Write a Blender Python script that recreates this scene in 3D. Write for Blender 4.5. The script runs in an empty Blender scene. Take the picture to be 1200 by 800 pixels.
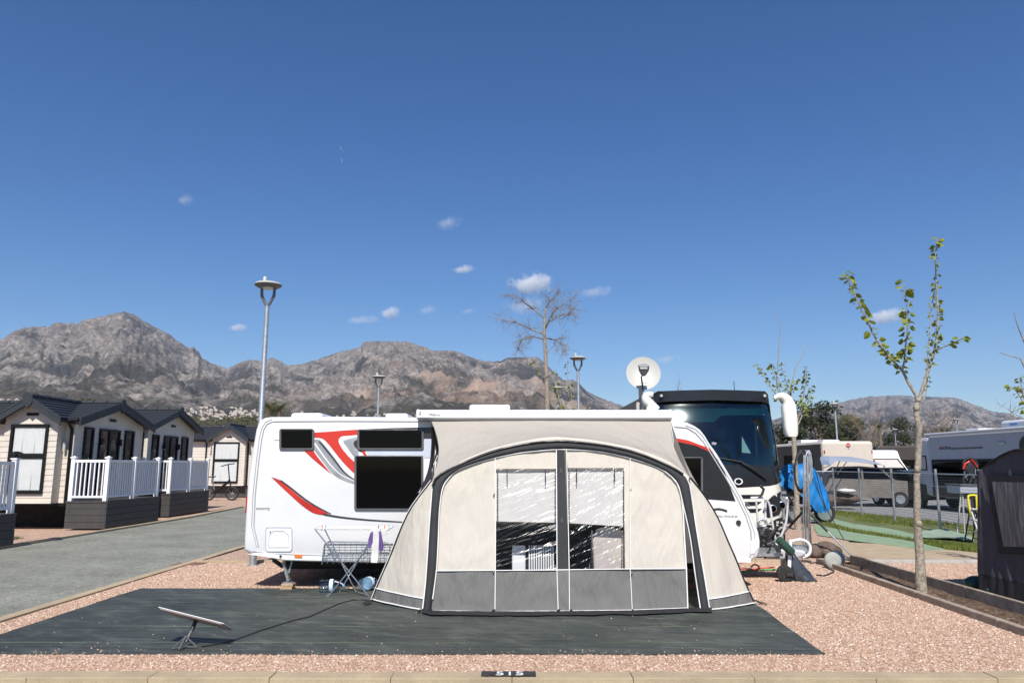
import bpy, bmesh, math, random
import numpy as np
from mathutils import Vector as V, Matrix, noise
from mathutils.geometry import delaunay_2d_cdt
from mathutils.bvhtree import BVHTree

random.seed(7)
R = math.radians
scene = bpy.context.scene
col = scene.collection

# ------------------------------------------------------------ survey: the photo's sight lines give world points
CAM_H, PITCH, FPX = 1.75, R(9.5), 867.0
def ray(px, py):
    x = (px - 600) / FPX; y = (400 - py) / FPX
    return V((x, math.cos(PITCH) - y * math.sin(PITCH), math.sin(PITCH) + y * math.cos(PITCH)))
def P(px, py, Y):
    d = ray(px, py); t = Y / d.y
    return V((d.x * t, Y, CAM_H + d.z * t))
def G(px, py, z=0.0):
    d = ray(px, py); t = (z - CAM_H) / d.z
    return V((d.x * t, d.y * t, z))
def X(px, py, x):
    d = ray(px, py); t = x / d.x
    return V((x, d.y * t, CAM_H + d.z * t))

# ------------------------------------------------------------ mesh collector
class MB:
    def __init__(s): s.v = []; s.f = []; s.m = []
    def add(s, vs, fs, m=0):
        b = len(s.v); s.v += [tuple(v) for v in vs]
        s.f += [tuple(b + i for i in f) for f in fs]; s.m += [m] * len(fs); return s
    def box(s, x0, x1, y0, y1, z0, z1, m=0):
        return s.add([(x0,y0,z0),(x1,y0,z0),(x1,y1,z0),(x0,y1,z0),(x0,y0,z1),(x1,y0,z1),(x1,y1,z1),(x0,y1,z1)],
                     [(0,3,2,1),(4,5,6,7),(0,1,5,4),(1,2,6,5),(2,3,7,6),(3,0,4,7)], m)
    def bar(s, a, b, w, h=None, up=(0,0,1), m=0):
        a, b = V(a), V(b); d = (b - a).normalized(); h = h or w
        u = V(up)
        if abs(d.dot(u)) > .98: u = V((0,1,0))
        r = d.cross(u).normalized(); u = r.cross(d).normalized()
        r *= w/2; u *= h/2
        return s.add([a-r-u,a+r-u,b+r-u,b-r-u,a-r+u,a+r+u,b+r+u,b-r+u],
                     [(0,3,2,1),(4,5,6,7),(0,1,5,4),(1,2,6,5),(2,3,7,6),(3,0,4,7)], m)
    def tube(s, pts, r, n=8, m=0, closed=False):
        pts = [V(p) for p in pts]; k = len(pts)
        rs = r if isinstance(r, (list, tuple)) else [r]*k
        u = None; rows = []
        for i, p in enumerate(pts):
            if closed: t = pts[(i+1) % k] - pts[i-1]
            else: t = pts[min(i+1,k-1)] - pts[max(i-1,0)]
            t.normalize()
            if u is None:
                u = t.orthogonal().normalized()
            u = (u - t*u.dot(t))
            if u.length < 1e-6: u = t.orthogonal()
            u.normalize(); w = t.cross(u)
            rows.append([p + (u*math.cos(2*math.pi*j/n) + w*math.sin(2*math.pi*j/n))*rs[i] for j in range(n)])
        vs = [v for row in rows for v in row]; fs = []
        for i in range(k if closed else k-1):
            a, b = i*n, ((i+1) % k)*n
            for j in range(n): fs.append((a+j, a+(j+1)%n, b+(j+1)%n, b+j))
        if not closed:
            fs.append(tuple(range(n))[::-1]); fs.append(tuple((k-1)*n + j for j in range(n)))
        return s.add(vs, fs, m)
    def cyl(s, a, b, r, r2=None, n=16, m=0): return s.tube([a, b], [r, r if r2 is None else r2], n, m)
    def lathe(s, c, prof, n=24, axis='z', m=0):
        c = V(c); vs = []; fs = []
        for (r, h) in prof:
            for j in range(n):
                a = 2*math.pi*j/n; x, y = r*math.cos(a), r*math.sin(a)
                vs.append(c + (V((x,y,h)) if axis=='z' else V((h,x,y)) if axis=='x' else V((x,h,y))))
        for i in range(len(prof)-1):
            for j in range(n): fs.append((i*n+j, i*n+(j+1)%n, (i+1)*n+(j+1)%n, (i+1)*n+j))
        fs.append(tuple(range(n))[::-1]); fs.append(tuple((len(prof)-1)*n+j for j in range(n)))
        return s.add(vs, fs, m)
    def prism(s, pts, vec, m=0):
        pts = [V(p) for p in pts]; vec = V(vec); n = len(pts)
        fs = [tuple(range(n))[::-1], tuple(range(n, 2*n))]
        fs += [(i, (i+1)%n, n+(i+1)%n, n+i) for i in range(n)]
        return s.add(pts + [p+vec for p in pts], fs, m)
    def loft(s, rows, m=0, closed=False):
        n = len(rows[0]); vs = [v for r in rows for v in r]; fs = []
        for i in range(len(rows)-1):
            for j in range(n if closed else n-1):
                k = (j+1) % n
                fs.append((i*n+j, i*n+k, (i+1)*n+k, (i+1)*n+j))
        return s.add(vs, fs, m)
    def poly(s, pts, m=0): return s.add(pts, [tuple(range(len(pts)))], m)
    def ball(s, c, rx, ry=None, rz=None, n=14, k=9, m=0):
        ry = rx if ry is None else ry; rz = rx if rz is None else rz; c = V(c); vs = []; fs = []
        for i in range(k+1):
            t = math.pi*(i+.001)/(k+.002)
            for j in range(n):
                a = 2*math.pi*j/n
                vs.append(c + V((rx*math.sin(t)*math.cos(a), ry*math.sin(t)*math.sin(a), rz*math.cos(t))))
        for i in range(k):
            for j in range(n): fs.append((i*n+j, (i+1)*n+j, (i+1)*n+(j+1)%n, i*n+(j+1)%n))
        return s.add(vs, fs, m)
    def sheet(s, outline, fn, step, thick=None, m=0, disp=None):
        """fill a 2D outline with a fine triangulation, mapped to 3D by fn"""
        pts = [V((p[0], p[1])) for p in outline]
        dense = []
        for i, p in enumerate(pts):
            q = pts[(i+1) % len(pts)]; k = max(1, int((q-p).length/step))
            dense += [p.lerp(q, j/k) for j in range(k)]
        n = len(dense)
        x0 = min(p.x for p in dense); x1 = max(p.x for p in dense)
        y0 = min(p.y for p in dense); y1 = max(p.y for p in dense)
        inner = []
        def inside(x, y):
            c = False; j = n-1
            for i in range(n):
                a, b = dense[i], dense[j]
                if (a.y > y) != (b.y > y) and x < (b.x-a.x)*(y-a.y)/(b.y-a.y)+a.x: c = not c
                j = i
            return c
        y = y0+step*.5; odd = 0
        while y < y1:
            x = x0+step*(.5 if odd else .25)
            while x < x1:
                if inside(x, y) and min((p.x-x)**2+(p.y-y)**2 for p in dense) > (step*.45)**2: inner.append(V((x, y)))
                x += step
            y += step*.87; odd ^= 1
        vs, es, fs, *_ = delaunay_2d_cdt(dense+inner, [(i, (i+1)%n) for i in range(n)], [], 1, 1e-6)
        out = [fn(v.x, v.y) for v in vs]
        if disp: out = [disp(p) for p in out]
        if thick is None: return s.add(out, [tuple(f) for f in fs], m)
        t = V(thick); k = len(out); ff = [tuple(f) for f in fs]
        cnt = {}
        for f in ff:
            for i in range(len(f)):
                e = (f[i], f[(i+1)%len(f)]); cnt[e] = 1
        bd = [e for e in cnt if (e[1], e[0]) not in cnt]
        return s.add(out+[p+t for p in out], ff+[tuple(k+i for i in reversed(f)) for f in ff]+[(b, a, k+a, k+b) for a, b in bd], m)
    def build(s, name, mats, parent=None, smooth=None, bevel=0, label=None, recalc=True):
        me = bpy.data.meshes.new(name); me.from_pydata(s.v, [], s.f)
        mats = mats if isinstance(mats, (list, tuple)) else [mats]
        for k in mats: me.materials.append(k)
        me.polygons.foreach_set('material_index', s.m)
        if recalc and len(s.f) < 60000:
            bm = bmesh.new(); bm.from_mesh(me); bmesh.ops.recalc_face_normals(bm, faces=bm.faces); bm.to_mesh(me); bm.free()
        if smooth is not None:
            me.shade_smooth()
            if smooth < 179: me.set_sharp_from_angle(angle=R(smooth))
        me.update()
        o = bpy.data.objects.new(name, me); col.objects.link(o)
        if parent is not None:
            o.parent = parent
            if parent.type == 'EMPTY': o.matrix_parent_inverse = Matrix.Translation(parent.location).inverted()
        if bevel:
            b = o.modifiers.new('bevel', 'BEVEL'); b.width = bevel; b.segments = 2; b.limit_method = 'ANGLE'; b.angle_limit = R(40)
        if label: o['label'] = label
        return o

def tag(o, label, cat, group=None):
    o['label'] = label; o['category'] = cat
    if group: o['group'] = group
    return o
def struct(o): o['kind'] = 'structure'; return o
def stuff(o, label, cat): o['kind'] = 'stuff'; o['label'] = label; o['category'] = cat; return o
def thing(name, loc, label, cat, group=None):
    o = bpy.data.objects.new(name, None); col.objects.link(o); o.location = V(loc); o.empty_display_size = .2
    return tag(o, label, cat, group)
def copy_tree(o, parent=None):
    c = o.copy(); col.objects.link(c)
    if parent is not None: c.parent = parent
    for ch in list(o.children): copy_tree(ch, c)
    return c
def dup(o, loc, label, scale=1.0, rz=0.0):
    c = copy_tree(o); c.location = V(loc); c.scale = (scale,)*3; c.rotation_euler = (0,0,rz); c['label'] = label
    return c
def text(name, body, loc, size, mat, parent, rot=(math.pi/2,0,0), align='LEFT', sx=1.0, ext=.002):
    cu = bpy.data.curves.new(name, 'FONT'); cu.body = body; cu.size = size; cu.extrude = ext; cu.align_x = align
    cu.materials.append(mat)
    tmp = bpy.data.objects.new('tmp_text', cu); col.objects.link(tmp)
    me = bpy.data.meshes.new_from_object(tmp.evaluated_get(bpy.context.evaluated_depsgraph_get()))
    bpy.data.objects.remove(tmp); me.name = name
    if not me.materials: me.materials.append(mat)
    o = bpy.data.objects.new(name, me); col.objects.link(o)
    o.location = V(loc); o.rotation_euler = rot; o.scale = (sx,1,1)
    if parent is not None:
        o.parent = parent
        if parent.type == 'EMPTY': o.matrix_parent_inverse = Matrix.Translation(parent.location).inverted()
    return o

# ------------------------------------------------------------ materials
def new_mat(name):
    m = bpy.data.materials.new(name); m.use_nodes = True
    nt = m.node_tree; nt.nodes.clear()
    out = nt.nodes.new('ShaderNodeOutputMaterial')
    return m, nt, out
class NT:
    """tiny node helper"""
    def __init__(s, nt): s.nt = nt; s.n = nt.nodes.new; s.l = nt.links.new
    def coord(s, kind='Object', scale=None, rot=None):
        c = s.n('ShaderNodeTexCoord').outputs[kind]
        if scale is None and rot is None: return c
        if rot is not None:
            m0 = s.n('ShaderNodeMapping'); s.l(c, m0.inputs[0]); m0.inputs['Rotation'].default_value = rot; c = m0.outputs[0]
        mp = s.n('ShaderNodeMapping'); s.l(c, mp.inputs[0])
        if scale is not None: mp.inputs['Scale'].default_value = scale if hasattr(scale,'__len__') else (scale,)*3
        return mp.outputs[0]
    def noise(s, vec, scale, detail=4, rough=.55, out=0):
        t = s.n('ShaderNodeTexNoise'); t.inputs['Scale'].default_value = scale; t.inputs['Detail'].default_value = detail
        t.inputs['Roughness'].default_value = rough; s.l(vec, t.inputs['Vector']); return t.outputs[out]
    def voro(s, vec, scale, out='Color', rnd=1.0, feature='F1'):
        t = s.n('ShaderNodeTexVoronoi'); t.feature = feature; t.inputs['Scale'].default_value = scale; t.inputs['Randomness'].default_value = rnd
        s.l(vec, t.inputs['Vector']); return t.outputs[out]
    def ramp(s, fac, stops, interp='LINEAR'):
        t = s.n('ShaderNodeValToRGB'); s.l(fac, t.inputs[0]); e = t.color_ramp.elements; t.color_ramp.interpolation = interp
        while len(e) < len(stops): e.new(.5)
        for k, (p, c) in enumerate(stops):
            e[k].position = p; e[k].color = (*c, 1) if hasattr(c, '__len__') else (c, c, c, 1)
        return t.outputs[0]
    def mix(s, fac, a, b, mode='MIX'):
        t = s.n('ShaderNodeMix'); t.data_type = 'RGBA'; t.blend_type = mode
        for sock, v in ((t.inputs[0], fac), (t.inputs[6], a), (t.inputs[7], b)):
            if hasattr(v, 'is_linked'): s.l(v, sock)
            elif hasattr(v, '__len__'): sock.default_value = (*v, 1)
            else: sock.default_value = v if sock.type == 'VALUE' else (v, v, v, 1)
        return t.outputs[2]
    def math(s, op, a, b=0.0, clamp=False):
        t = s.n('ShaderNodeMath'); t.operation = op; t.use_clamp = clamp
        for sock, v in zip(t.inputs, (a, b)):
            if hasattr(v, 'is_linked'): s.l(v, sock)
            else: sock.default_value = v
        return t.outputs[0]
    def bump(s, h, strength, dist=.01, normal=None):
        t = s.n('ShaderNodeBump'); t.inputs['Strength'].default_value = strength; t.inputs['Distance'].default_value = dist
        s.l(h, t.inputs['Height'])
        if normal is not None: s.l(normal, t.inputs['Normal'])
        return t.outputs[0]
    def sep(s, vec):
        t = s.n('ShaderNodeSeparateXYZ'); s.l(vec, t.inputs[0]); return t.outputs
    def bsdf(s, color, rough=.6, metal=0.0, normal=None, spec=.5, **kw):
        b = s.n('ShaderNodeBsdfPrincipled')
        for k, v in (('Base Color', color), ('Roughness', rough), ('Metallic', metal), ('Specular IOR Level', spec), *kw.items()):
            i = b.inputs[k]
            if hasattr(v, 'is_linked'): s.l(v, i)
            elif hasattr(v, '__len__'): i.default_value = (*v, 1)
            else: i.default_value = v
        if normal is not None: s.l(normal, b.inputs['Normal'])
        return b.outputs[0]

def mat(name, c, rough=.6, metal=0.0, var=.12, scale=4.0, bump=0.0, bscale=60.0, spec=.5, dirt=0.0, dirt_c=(.2,.16,.12), fine=.0, **kw):
    m, nt, out = new_mat(name); t = NT(nt); co = t.coord()
    n1 = t.noise(co, scale, 5)
    lo = tuple(x*(1-var) for x in c); hi = tuple(min(1, x*(1+var)) for x in c)
    colr = t.ramp(n1, [(.3, lo), (.7, hi)])
    if fine:
        n3 = t.noise(co, bscale, 3)
        colr = t.mix(1.0, colr, t.ramp(n3, [(.3, 1-fine), (.7, 1+0*fine)]), 'MULTIPLY')
    if dirt:
        n2 = t.noise(co, scale*1.7+.3, 8, .65)
        colr = t.mix(t.ramp(n2, [(.52, 0.0), (.8, dirt)]), colr, dirt_c)
    nm = t.bump(t.noise(co, bscale, 4), bump, .01) if bump else None
    rr = t.ramp(t.noise(co, scale*2.3, 4), [(.3, max(0, rough*.85)), (.7, min(1, rough*1.15))])
    nt.links.new(t.bsdf(colr, rr, metal, nm, spec, **kw), out.inputs[0])
    return m

M = {}
M['white_paint'] = mat('white_paint', (.725,.725,.725), .25, var=.03, scale=1.2, dirt=.16, dirt_c=(.45,.42,.38), spec=.5)
M['white_plastic'] = mat('white_plastic', (.76,.765,.77), .4, var=.03)
M['groove'] = mat('groove', (.46,.47,.48), .5, var=.05)
M['black_glass'] = mat('black_glass', (.002,.002,.0025), .05, var=.1, spec=.12)
M['black_plastic'] = mat('black_plastic', (.018,.018,.019), .45, var=.15, bump=.05)
M['rubber'] = mat('rubber', (.02,.02,.02), .8, var=.2, bump=.1)
M['grey_plastic'] = mat('grey_plastic', (.10,.10,.105), .5, var=.1)
M['alloy'] = mat('alloy', (.62,.62,.63), .32, 1.0, var=.08)
M['galv'] = mat('galv', (.44,.46,.47), .48, .75, var=.18, scale=14, bump=.05)
M['dark_steel'] = mat('dark_steel', (.05,.05,.055), .5, .4, var=.2, bump=.1)
M['red'] = mat('red', (.50,.022,.018), .3, var=.1)
M['orange_lens'] = mat('orange_lens', (.80,.18,.02), .25, var=.05)
M['red_lens'] = mat('red_lens', (.42,.01,.012), .15, var=.05)
M['silver_decal'] = mat('silver_decal', (.38,.385,.40), .3, .3, var=.25, scale=3)
M['dark_decal'] = mat('dark_decal', (.035,.036,.04), .3, var=.1)
M['pale_blue_decal'] = mat('pale_blue_decal', (.56,.60,.70), .3, var=.05)
M['siding'] = mat('siding', (.61,.555,.48), .55, var=.05, scale=3, bump=.05, bscale=90)
M['slate_roof'] = mat('slate_roof', (.018,.020,.025), .6, var=.2, scale=8, bump=.1, bscale=30)
M['fascia'] = mat('fascia', (.036,.042,.048), .5, var=.1, spec=.3)
M['anthracite'] = mat('anthracite', (.009,.0095,.0105), .5, var=.1, spec=.25)
M['upvc'] = mat('upvc', (.80,.80,.81), .35, var=.03)
M['deck_board'] = mat('deck_board', (.052,.048,.046), .65, var=.12, scale=6, bump=.15, bscale=40)
M['curtain'] = mat('curtain', (.80,.81,.79), .7, var=.04)
M['skirt_dark'] = mat('skirt_dark', (.006,.006,.007), .8, var=.2)
M['wood'] = mat('wood', (.42,.29,.17), .75, var=.2, scale=12, bump=.2)
M['weathered_wood'] = mat('weathered_wood', (.33,.265,.205), .8, var=.28, scale=7, bump=.3, bscale=35, dirt=.4, dirt_c=(.09,.06,.045))
M['concrete_tan'] = mat('concrete_tan', (.43,.335,.215), .85, var=.14, scale=3, bump=.3, bscale=70, dirt=.35, dirt_c=(.24,.19,.14), fine=.15)
M['concrete_grey'] = mat('concrete_grey', (.42,.40,.37), .85, var=.15, scale=5, bump=.25, bscale=60)
M['black_fabric'] = mat('black_fabric', (.016,.016,.018), .75, var=.2, bump=.2, bscale=30)
M['tent_fabric'] = mat('tent_fabric', (.062,.058,.070), .8, var=.12, scale=3, bump=.2, bscale=25)
M['tent_skirt'] = mat('tent_skirt', (.016,.015,.019), .8, var=.15, bump=.2, bscale=25)
M['purple_cloth'] = mat('purple_cloth', (.13,.075,.25), .85, var=.2, bump=.3)
M['white_cloth'] = mat('white_cloth', (.70,.69,.68), .85, var=.08, bump=.3)
M['blue_tarp'] = mat('blue_tarp', (.012,.175,.47), .45, var=.15, scale=6, bump=.35, bscale=14)
M['green_grip'] = mat('green_grip', (.02,.065,.045), .5, var=.2)
M['bin_plastic'] = mat('bin_plastic', (.045,.052,.062), .22, var=.2, bump=.5, bscale=18)
M['copper_brown'] = mat('copper_brown', (.20,.10,.065), .7, var=.2)
M['black_paint'] = mat('black_paint', (.03,.03,.03), .7, var=.6, scale=24, bump=.2)
M['white_mark'] = mat('white_mark', (.78,.78,.76), .7, var=.1, scale=40)
M['text_grey'] = mat('text_grey', (.33,.34,.36), .5, var=.1)
M['text_dark'] = mat('text_dark', (.03,.045,.06), .5, var=.1)
M['bus_white'] = mat('bus_white', (.74,.72,.65), .25, var=.03)
M['bus_dark'] = mat('bus_dark', (.020,.021,.024), .28, .2, var=.1)
M['teal'] = mat('teal', (.12,.42,.42), .6, var=.1)
M['cab_grey'] = mat('cab_grey', (.09,.10,.105), .8, var=.4, scale=2)
M['interior_dark'] = mat('interior_dark', (.012,.014,.017), .8, var=.2)
M['rv_beige'] = mat('rv_beige', (.60,.52,.43), .4, var=.04, dirt=.1)
M['rv_brown'] = mat('rv_brown', (.055,.043,.035), .45, var=.12)
M['rv_silver'] = mat('rv_silver', (.40,.42,.47), .38, .15, var=.04)
M['rv_light'] = mat('rv_light', (.52,.52,.54), .4, var=.05)
M['car_dark'] = mat('car_dark', (.035,.033,.032), .3, .2, var=.1)
M['car_cover'] = mat('car_cover', (.16,.14,.125), .65, var=.2, scale=5, bump=.3, bscale=12)
M['silver_foil'] = mat('silver_foil', (.50,.54,.60), .35, .45, var=.06, bump=.3, bscale=10)
M['yellow'] = mat('yellow', (.80,.66,.03), .4, var=.05)
M['bottle_label'] = mat('bottle_label', (.55,.68,.80), .5, var=.2, scale=30)
M['bottle_cap'] = mat('bottle_cap', (.16,.38,.70), .4, var=.05)
M['dish_white'] = mat('dish_white', (.47,.46,.42), .4, var=.03)
M['dish_top'] = mat('dish_top', (.72,.73,.74), .4, var=.03)
M['dish_under'] = mat('dish_under', (.42,.36,.34), .6, var=.08)
M['piping'] = mat('piping', (.80,.79,.77), .5, var=.05)
M['chair_beige'] = mat('chair_beige', (.52,.46,.42), .8, var=.1, bump=.2)
M['bark_pale'] = mat('bark_pale', (.40,.345,.27), .85, var=.45, scale=26, bump=1.0, bscale=60, dirt=.75, dirt_c=(.10,.075,.055), fine=.45)
M['twig'] = mat('twig', (.20,.18,.155), .85, var=.3, scale=10)
M['bark_brown'] = mat('bark_brown', (.19,.135,.10), .85, var=.3, scale=14, bump=.5, bscale=40)
M['stone_pale'] = mat('stone_pale', (.34,.36,.33), .8, var=.12, bump=.2)
M['brown_sack'] = mat('brown_sack', (.12,.085,.065), .85, var=.35, scale=9, bump=.4)
M['red_cable'] = mat('red_cable', (.62,.07,.04), .5, var=.1)
M['green_cable'] = mat('green_cable', (.10,.45,.12), .5, var=.1)

def leaf_mat(name, a, b, scale=.8, trans=.3):
    m, nt, out = new_mat(name); t = NT(nt); co = t.coord()
    c = t.ramp(t.noise(co, scale, 3), [(.3, a), (.7, b)])
    c = t.mix(.35, c, t.ramp(t.noise(co, scale*9, 2), [(.3, a), (.7, b)]))
    bs = t.bsdf(c, .55, 0, None, .3)
    tr = nt.nodes.new('ShaderNodeBsdfTranslucent'); t.l(c, tr.inputs[0])
    mx = nt.nodes.new('ShaderNodeMixShader'); mx.inputs[0].default_value = trans
    t.l(bs, mx.inputs[1]); t.l(tr.outputs[0], mx.inputs[2]); t.l(mx.outputs[0], out.inputs[0])
    return m
M['leaf'] = leaf_mat('leaf', (.11,.165,.018), (.33,.34,.045), 6)
M['pine'] = leaf_mat('pine', (.022,.030,.014), (.060,.066,.028), .5, .15)
M['olive'] = leaf_mat('olive', (.075,.075,.028), (.16,.14,.05), .5, .2)
M['palm'] = leaf_mat('palm', (.05,.06,.02), (.14,.13,.05), .8, .2)
M['grass'] = leaf_mat('grass', (.075,.13,.018), (.26,.26,.06), 1.2, .25)

def gravel_mat(name, stops, scale=70, bump=.6, big=.12):
    m, nt, out = new_mat(name); t = NT(nt); co = t.coord()
    v = t.voro(co, scale, 'Color'); s = t.sep(v)
    c = t.ramp(s[0], stops, 'LINEAR')
    v2 = t.sep(t.voro(co, scale*.45, 'Color'))
    c = t.mix(.3, c, t.ramp(v2[1], stops))
    c = t.mix(1.0, c, t.ramp(t.noise(co, .9, 6), [(.3, 1-big), (.7, 1.0)]), 'MULTIPLY')
    c = t.mix(1.0, c, t.ramp(t.noise(co, 7, 4), [(.3, 1-big*.7), (.65, 1.0)]), 'MULTIPLY')
    d = t.voro(co, scale, 'Distance')
    nm = t.bump(d, -bump if False else bump, .012)
    t.l(t.bsdf(c, .9, 0, nm, .2), out.inputs[0]); return m
M['pink_gravel'] = gravel_mat('pink_gravel', [(0,(.24,.14,.095)),(.2,(.39,.24,.16)),(.5,(.50,.32,.225)),(.8,(.60,.42,.32)),(.93,(.72,.57,.46)),(1,(.85,.75,.63))], 50, .9)
def pebble_mat():
    m, nt, out = new_mat('pink_pebbles'); t = NT(nt)
    at = nt.nodes.new('ShaderNodeAttribute'); at.attribute_name = 'tone'
    c = t.ramp(at.outputs['Fac'], [(0,(.26,.155,.105)),(.2,(.40,.25,.17)),(.5,(.47,.31,.22)),(.8,(.54,.385,.29)),(.94,(.64,.51,.42)),(1,(.76,.68,.58))])
    t.l(t.bsdf(c, .85, 0, None, .25), out.inputs[0]); return m
M['pink_pebbles'] = pebble_mat()
M['grey_gravel'] = gravel_mat('grey_gravel', [(0,(.16,.16,.16)),(.5,(.27,.27,.27)),(1,(.42,.42,.42))], 30)
M['asphalt'] = gravel_mat('asphalt', [(0,(.19,.192,.16)),(.3,(.255,.258,.218)),(.75,(.30,.302,.255)),(.92,(.37,.37,.31)),(1,(.55,.54,.46))], 60, .4, .3)
M['soil'] = gravel_mat('soil', [(0,(.075,.045,.028)),(.5,(.14,.09,.058)),(.9,(.20,.14,.095)),(1,(.42,.32,.24))], 35, .8, .3)
M['dry_earth'] = gravel_mat('dry_earth', [(0,(.20,.15,.10)),(.6,(.30,.24,.16)),(1,(.40,.34,.25))], 12, .3, .3)
M['green_surface'] = mat('green_surface', (.235,.325,.20), .9, var=.15, scale=4, bump=.15, bscale=60, fine=.2)
M['turf'] = mat('turf', (.10,.12,.035), .95, var=.5, scale=1.3, bump=.5, bscale=40, dirt=.95, dirt_c=(.33,.25,.13))
M['sheet_green'] = mat('sheet_green', (.24,.31,.23), .8, var=.15, bump=.3, bscale=12)

# woven ground mat: fine ribs, mower-like stripes of a few green threads, dusty scuffs
def mat_weave():
    m, nt, out = new_mat('woven_mat'); t = NT(nt); co = t.coord()
    stretch = t.coord('Object', (.6, 14, 1))
    c = t.ramp(t.noise(stretch, 3, 5, .7), [(.25, (.021,.027,.025)), (.75, (.060,.068,.060))])
    xyz = t.sep(co)
    ln = t.math('ABSOLUTE', t.math('SUBTRACT', t.math('FRACT', t.math('MULTIPLY', xyz[1], 1.35)), .5))
    lnm = t.math('LESS_THAN', ln, .016)
    lnm = t.math('MULTIPLY', lnm, t.ramp(t.noise(t.coord('Object', (.5, 3, 1)), 1.4, 2), [(.45, 0.0), (.6, .8)]))
    c = t.mix(lnm, c, (.15,.21,.10))
    cr = t.math('LESS_THAN', t.math('ABSOLUTE', t.math('SUBTRACT', t.math('FRACT', t.math('MULTIPLY', xyz[0], .92)), .5)), .006)
    c = t.mix(t.math('MULTIPLY', cr, .5), c, (.012,.016,.015))
    dust = t.ramp(t.noise(co, .55, 7, .62), [(.42, 0.0), (.68, .55)])
    dust2 = t.ramp(t.noise(t.coord('Object', (1, 2.2, 1), (0, 0, .6)), 2.1, 8, .7), [(.5, 0.0), (.72, .6)])
    c = t.mix(dust, c, (.115,.125,.105)); c = t.mix(dust2, c, (.15,.16,.135))
    wr = t.ramp(t.noise(t.coord('Object', (.35, 5, 1), (0,0,.03)), 2.2, 6, .7), [(.35, .62), (.6, 1.12)]); c = t.mix(1.0, c, wr, 'MULTIPLY')
    h = t.noise(t.coord('Object', (6, 90, 1)), 2, 3)
    nm = t.bump(h, .35, .004); nm = t.bump(t.noise(t.coord('Object', (.5, 3, 1)), 1.7, 5), .8, .05, nm)
    t.l(t.bsdf(c, .62, 0, nm, .35), out.inputs[0]); return m
M['woven_mat'] = mat_weave()

def fabric(name, c, trans=.18, wr=.5, var=.06):
    m, nt, out = new_mat(name); t = NT(nt); co = t.coord()
    base = t.ramp(t.noise(co, 2.2, 5), [(.3, tuple(x*(1-var) for x in c)), (.7, tuple(min(1, x*(1+var*.5)) for x in c))])
    w1 = t.noise(t.coord('Object', (4.5, 4, .6), (0, .12, 0)), 1.3, 3, .5)
    w2 = t.noise(t.coord('Object', (6, 5, .8), (0, -.42, 0)), 1.2, 3, .5)
    msk = t.ramp(t.noise(co, 1.1, 2), [(.45, 0.0), (.65, .8)])
    h = t.math('ADD', w1, t.math('MULTIPLY', w2, msk))
    nm = t.bump(h, wr, .075); nm = t.bump(t.noise(co, 160, 2), .12, .004, nm)
    bs = t.bsdf(base, .75, 0, nm, .25)
    tr = nt.nodes.new('ShaderNodeBsdfTranslucent'); t.l(base, tr.inputs[0])
    mx = nt.nodes.new('ShaderNodeMixShader'); mx.inputs[0].default_value = trans
    t.l(bs, mx.inputs[1]); t.l(tr.outputs[0], mx.inputs[2]); t.l(mx.outputs[0], out.inputs[0]); return m
M['cream_fabric'] = fabric('cream_fabric', (.725,.668,.58), .28, .62, .02)
M['roof_fabric'] = fabric('roof_fabric', (.625,.57,.50), .40, .5, .03)
M['blind_fabric'] = fabric('blind_fabric', (.70,.66,.62), .2, .5)
M['grey_fabric'] = fabric('grey_fabric', (.168,.163,.156), .05, 1.0)
M['beam_fabric'] = fabric('beam_fabric', (.040,.040,.042), .0, .3, .15)

def vinyl(name, r1=.62, r2=.85, r3=.3, amp=.12):
    m, nt, out = new_mat(name); t = NT(nt)
    n1 = t.noise(t.coord('Object', (.10, 1, 4.2), (0, r1, 0)), 1.6, 2, .4)
    n2 = t.noise(t.coord('Object', (.12, 1, 15), (0, r2, 0)), 2.0, 2, .5)
    n3 = t.noise(t.coord('Object', (.14, 1, 10), (0, r3, 0)), 2.0, 1, .5)
    h = t.math('ADD', t.math('ADD', n1, t.math('MULTIPLY', n2, .22)), t.math('MULTIPLY', n3, .25))
    nm = t.bump(h, 1.0, amp)
    gl = nt.nodes.new('ShaderNodeBsdfGlossy'); gl.inputs['Roughness'].default_value = .17; t.l(nm, gl.inputs['Normal'])
    tr = nt.nodes.new('ShaderNodeBsdfTransparent'); tr.inputs[0].default_value = (.93,.94,.95,1)
    lw = nt.nodes.new('ShaderNodeLayerWeight'); lw.inputs[0].default_value = .35; t.l(nm, lw.inputs['Normal'])
    fac = t.math('MULTIPLY_ADD', lw.outputs['Fresnel'], .13); fac.node.inputs[2].default_value = .012
    mx = nt.nodes.new('ShaderNodeMixShader'); t.l(fac, mx.inputs[0]); t.l(tr.outputs[0], mx.inputs[1]); t.l(gl.outputs[0], mx.inputs[2])
    t.l(mx.outputs[0], out.inputs[0]); return m
M['clear_vinyl'] = vinyl('clear_vinyl', .20, .42, .30, .085); M['creased_vinyl'] = vinyl('creased_vinyl', .55, .8, .35)
def tinted(name, tint, gloss=.12, rough=.03):
    m, nt, out = new_mat(name); t = NT(nt)
    gl = nt.nodes.new('ShaderNodeBsdfGlossy'); gl.inputs['Roughness'].default_value = rough
    tr = nt.nodes.new('ShaderNodeBsdfTransparent'); tr.inputs[0].default_value = (*tint, 1)
    lw = nt.nodes.new('ShaderNodeLayerWeight'); lw.inputs[0].default_value = .3
    fac = t.math('MULTIPLY_ADD', lw.outputs['Fresnel'], .32); fac.node.inputs[2].default_value = gloss*.06
    mx = nt.nodes.new('ShaderNodeMixShader'); t.l(fac, mx.inputs[0]); t.l(tr.outputs[0], mx.inputs[1]); t.l(gl.outputs[0], mx.inputs[2])
    t.l(mx.outputs[0], out.inputs[0]); return m
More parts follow.
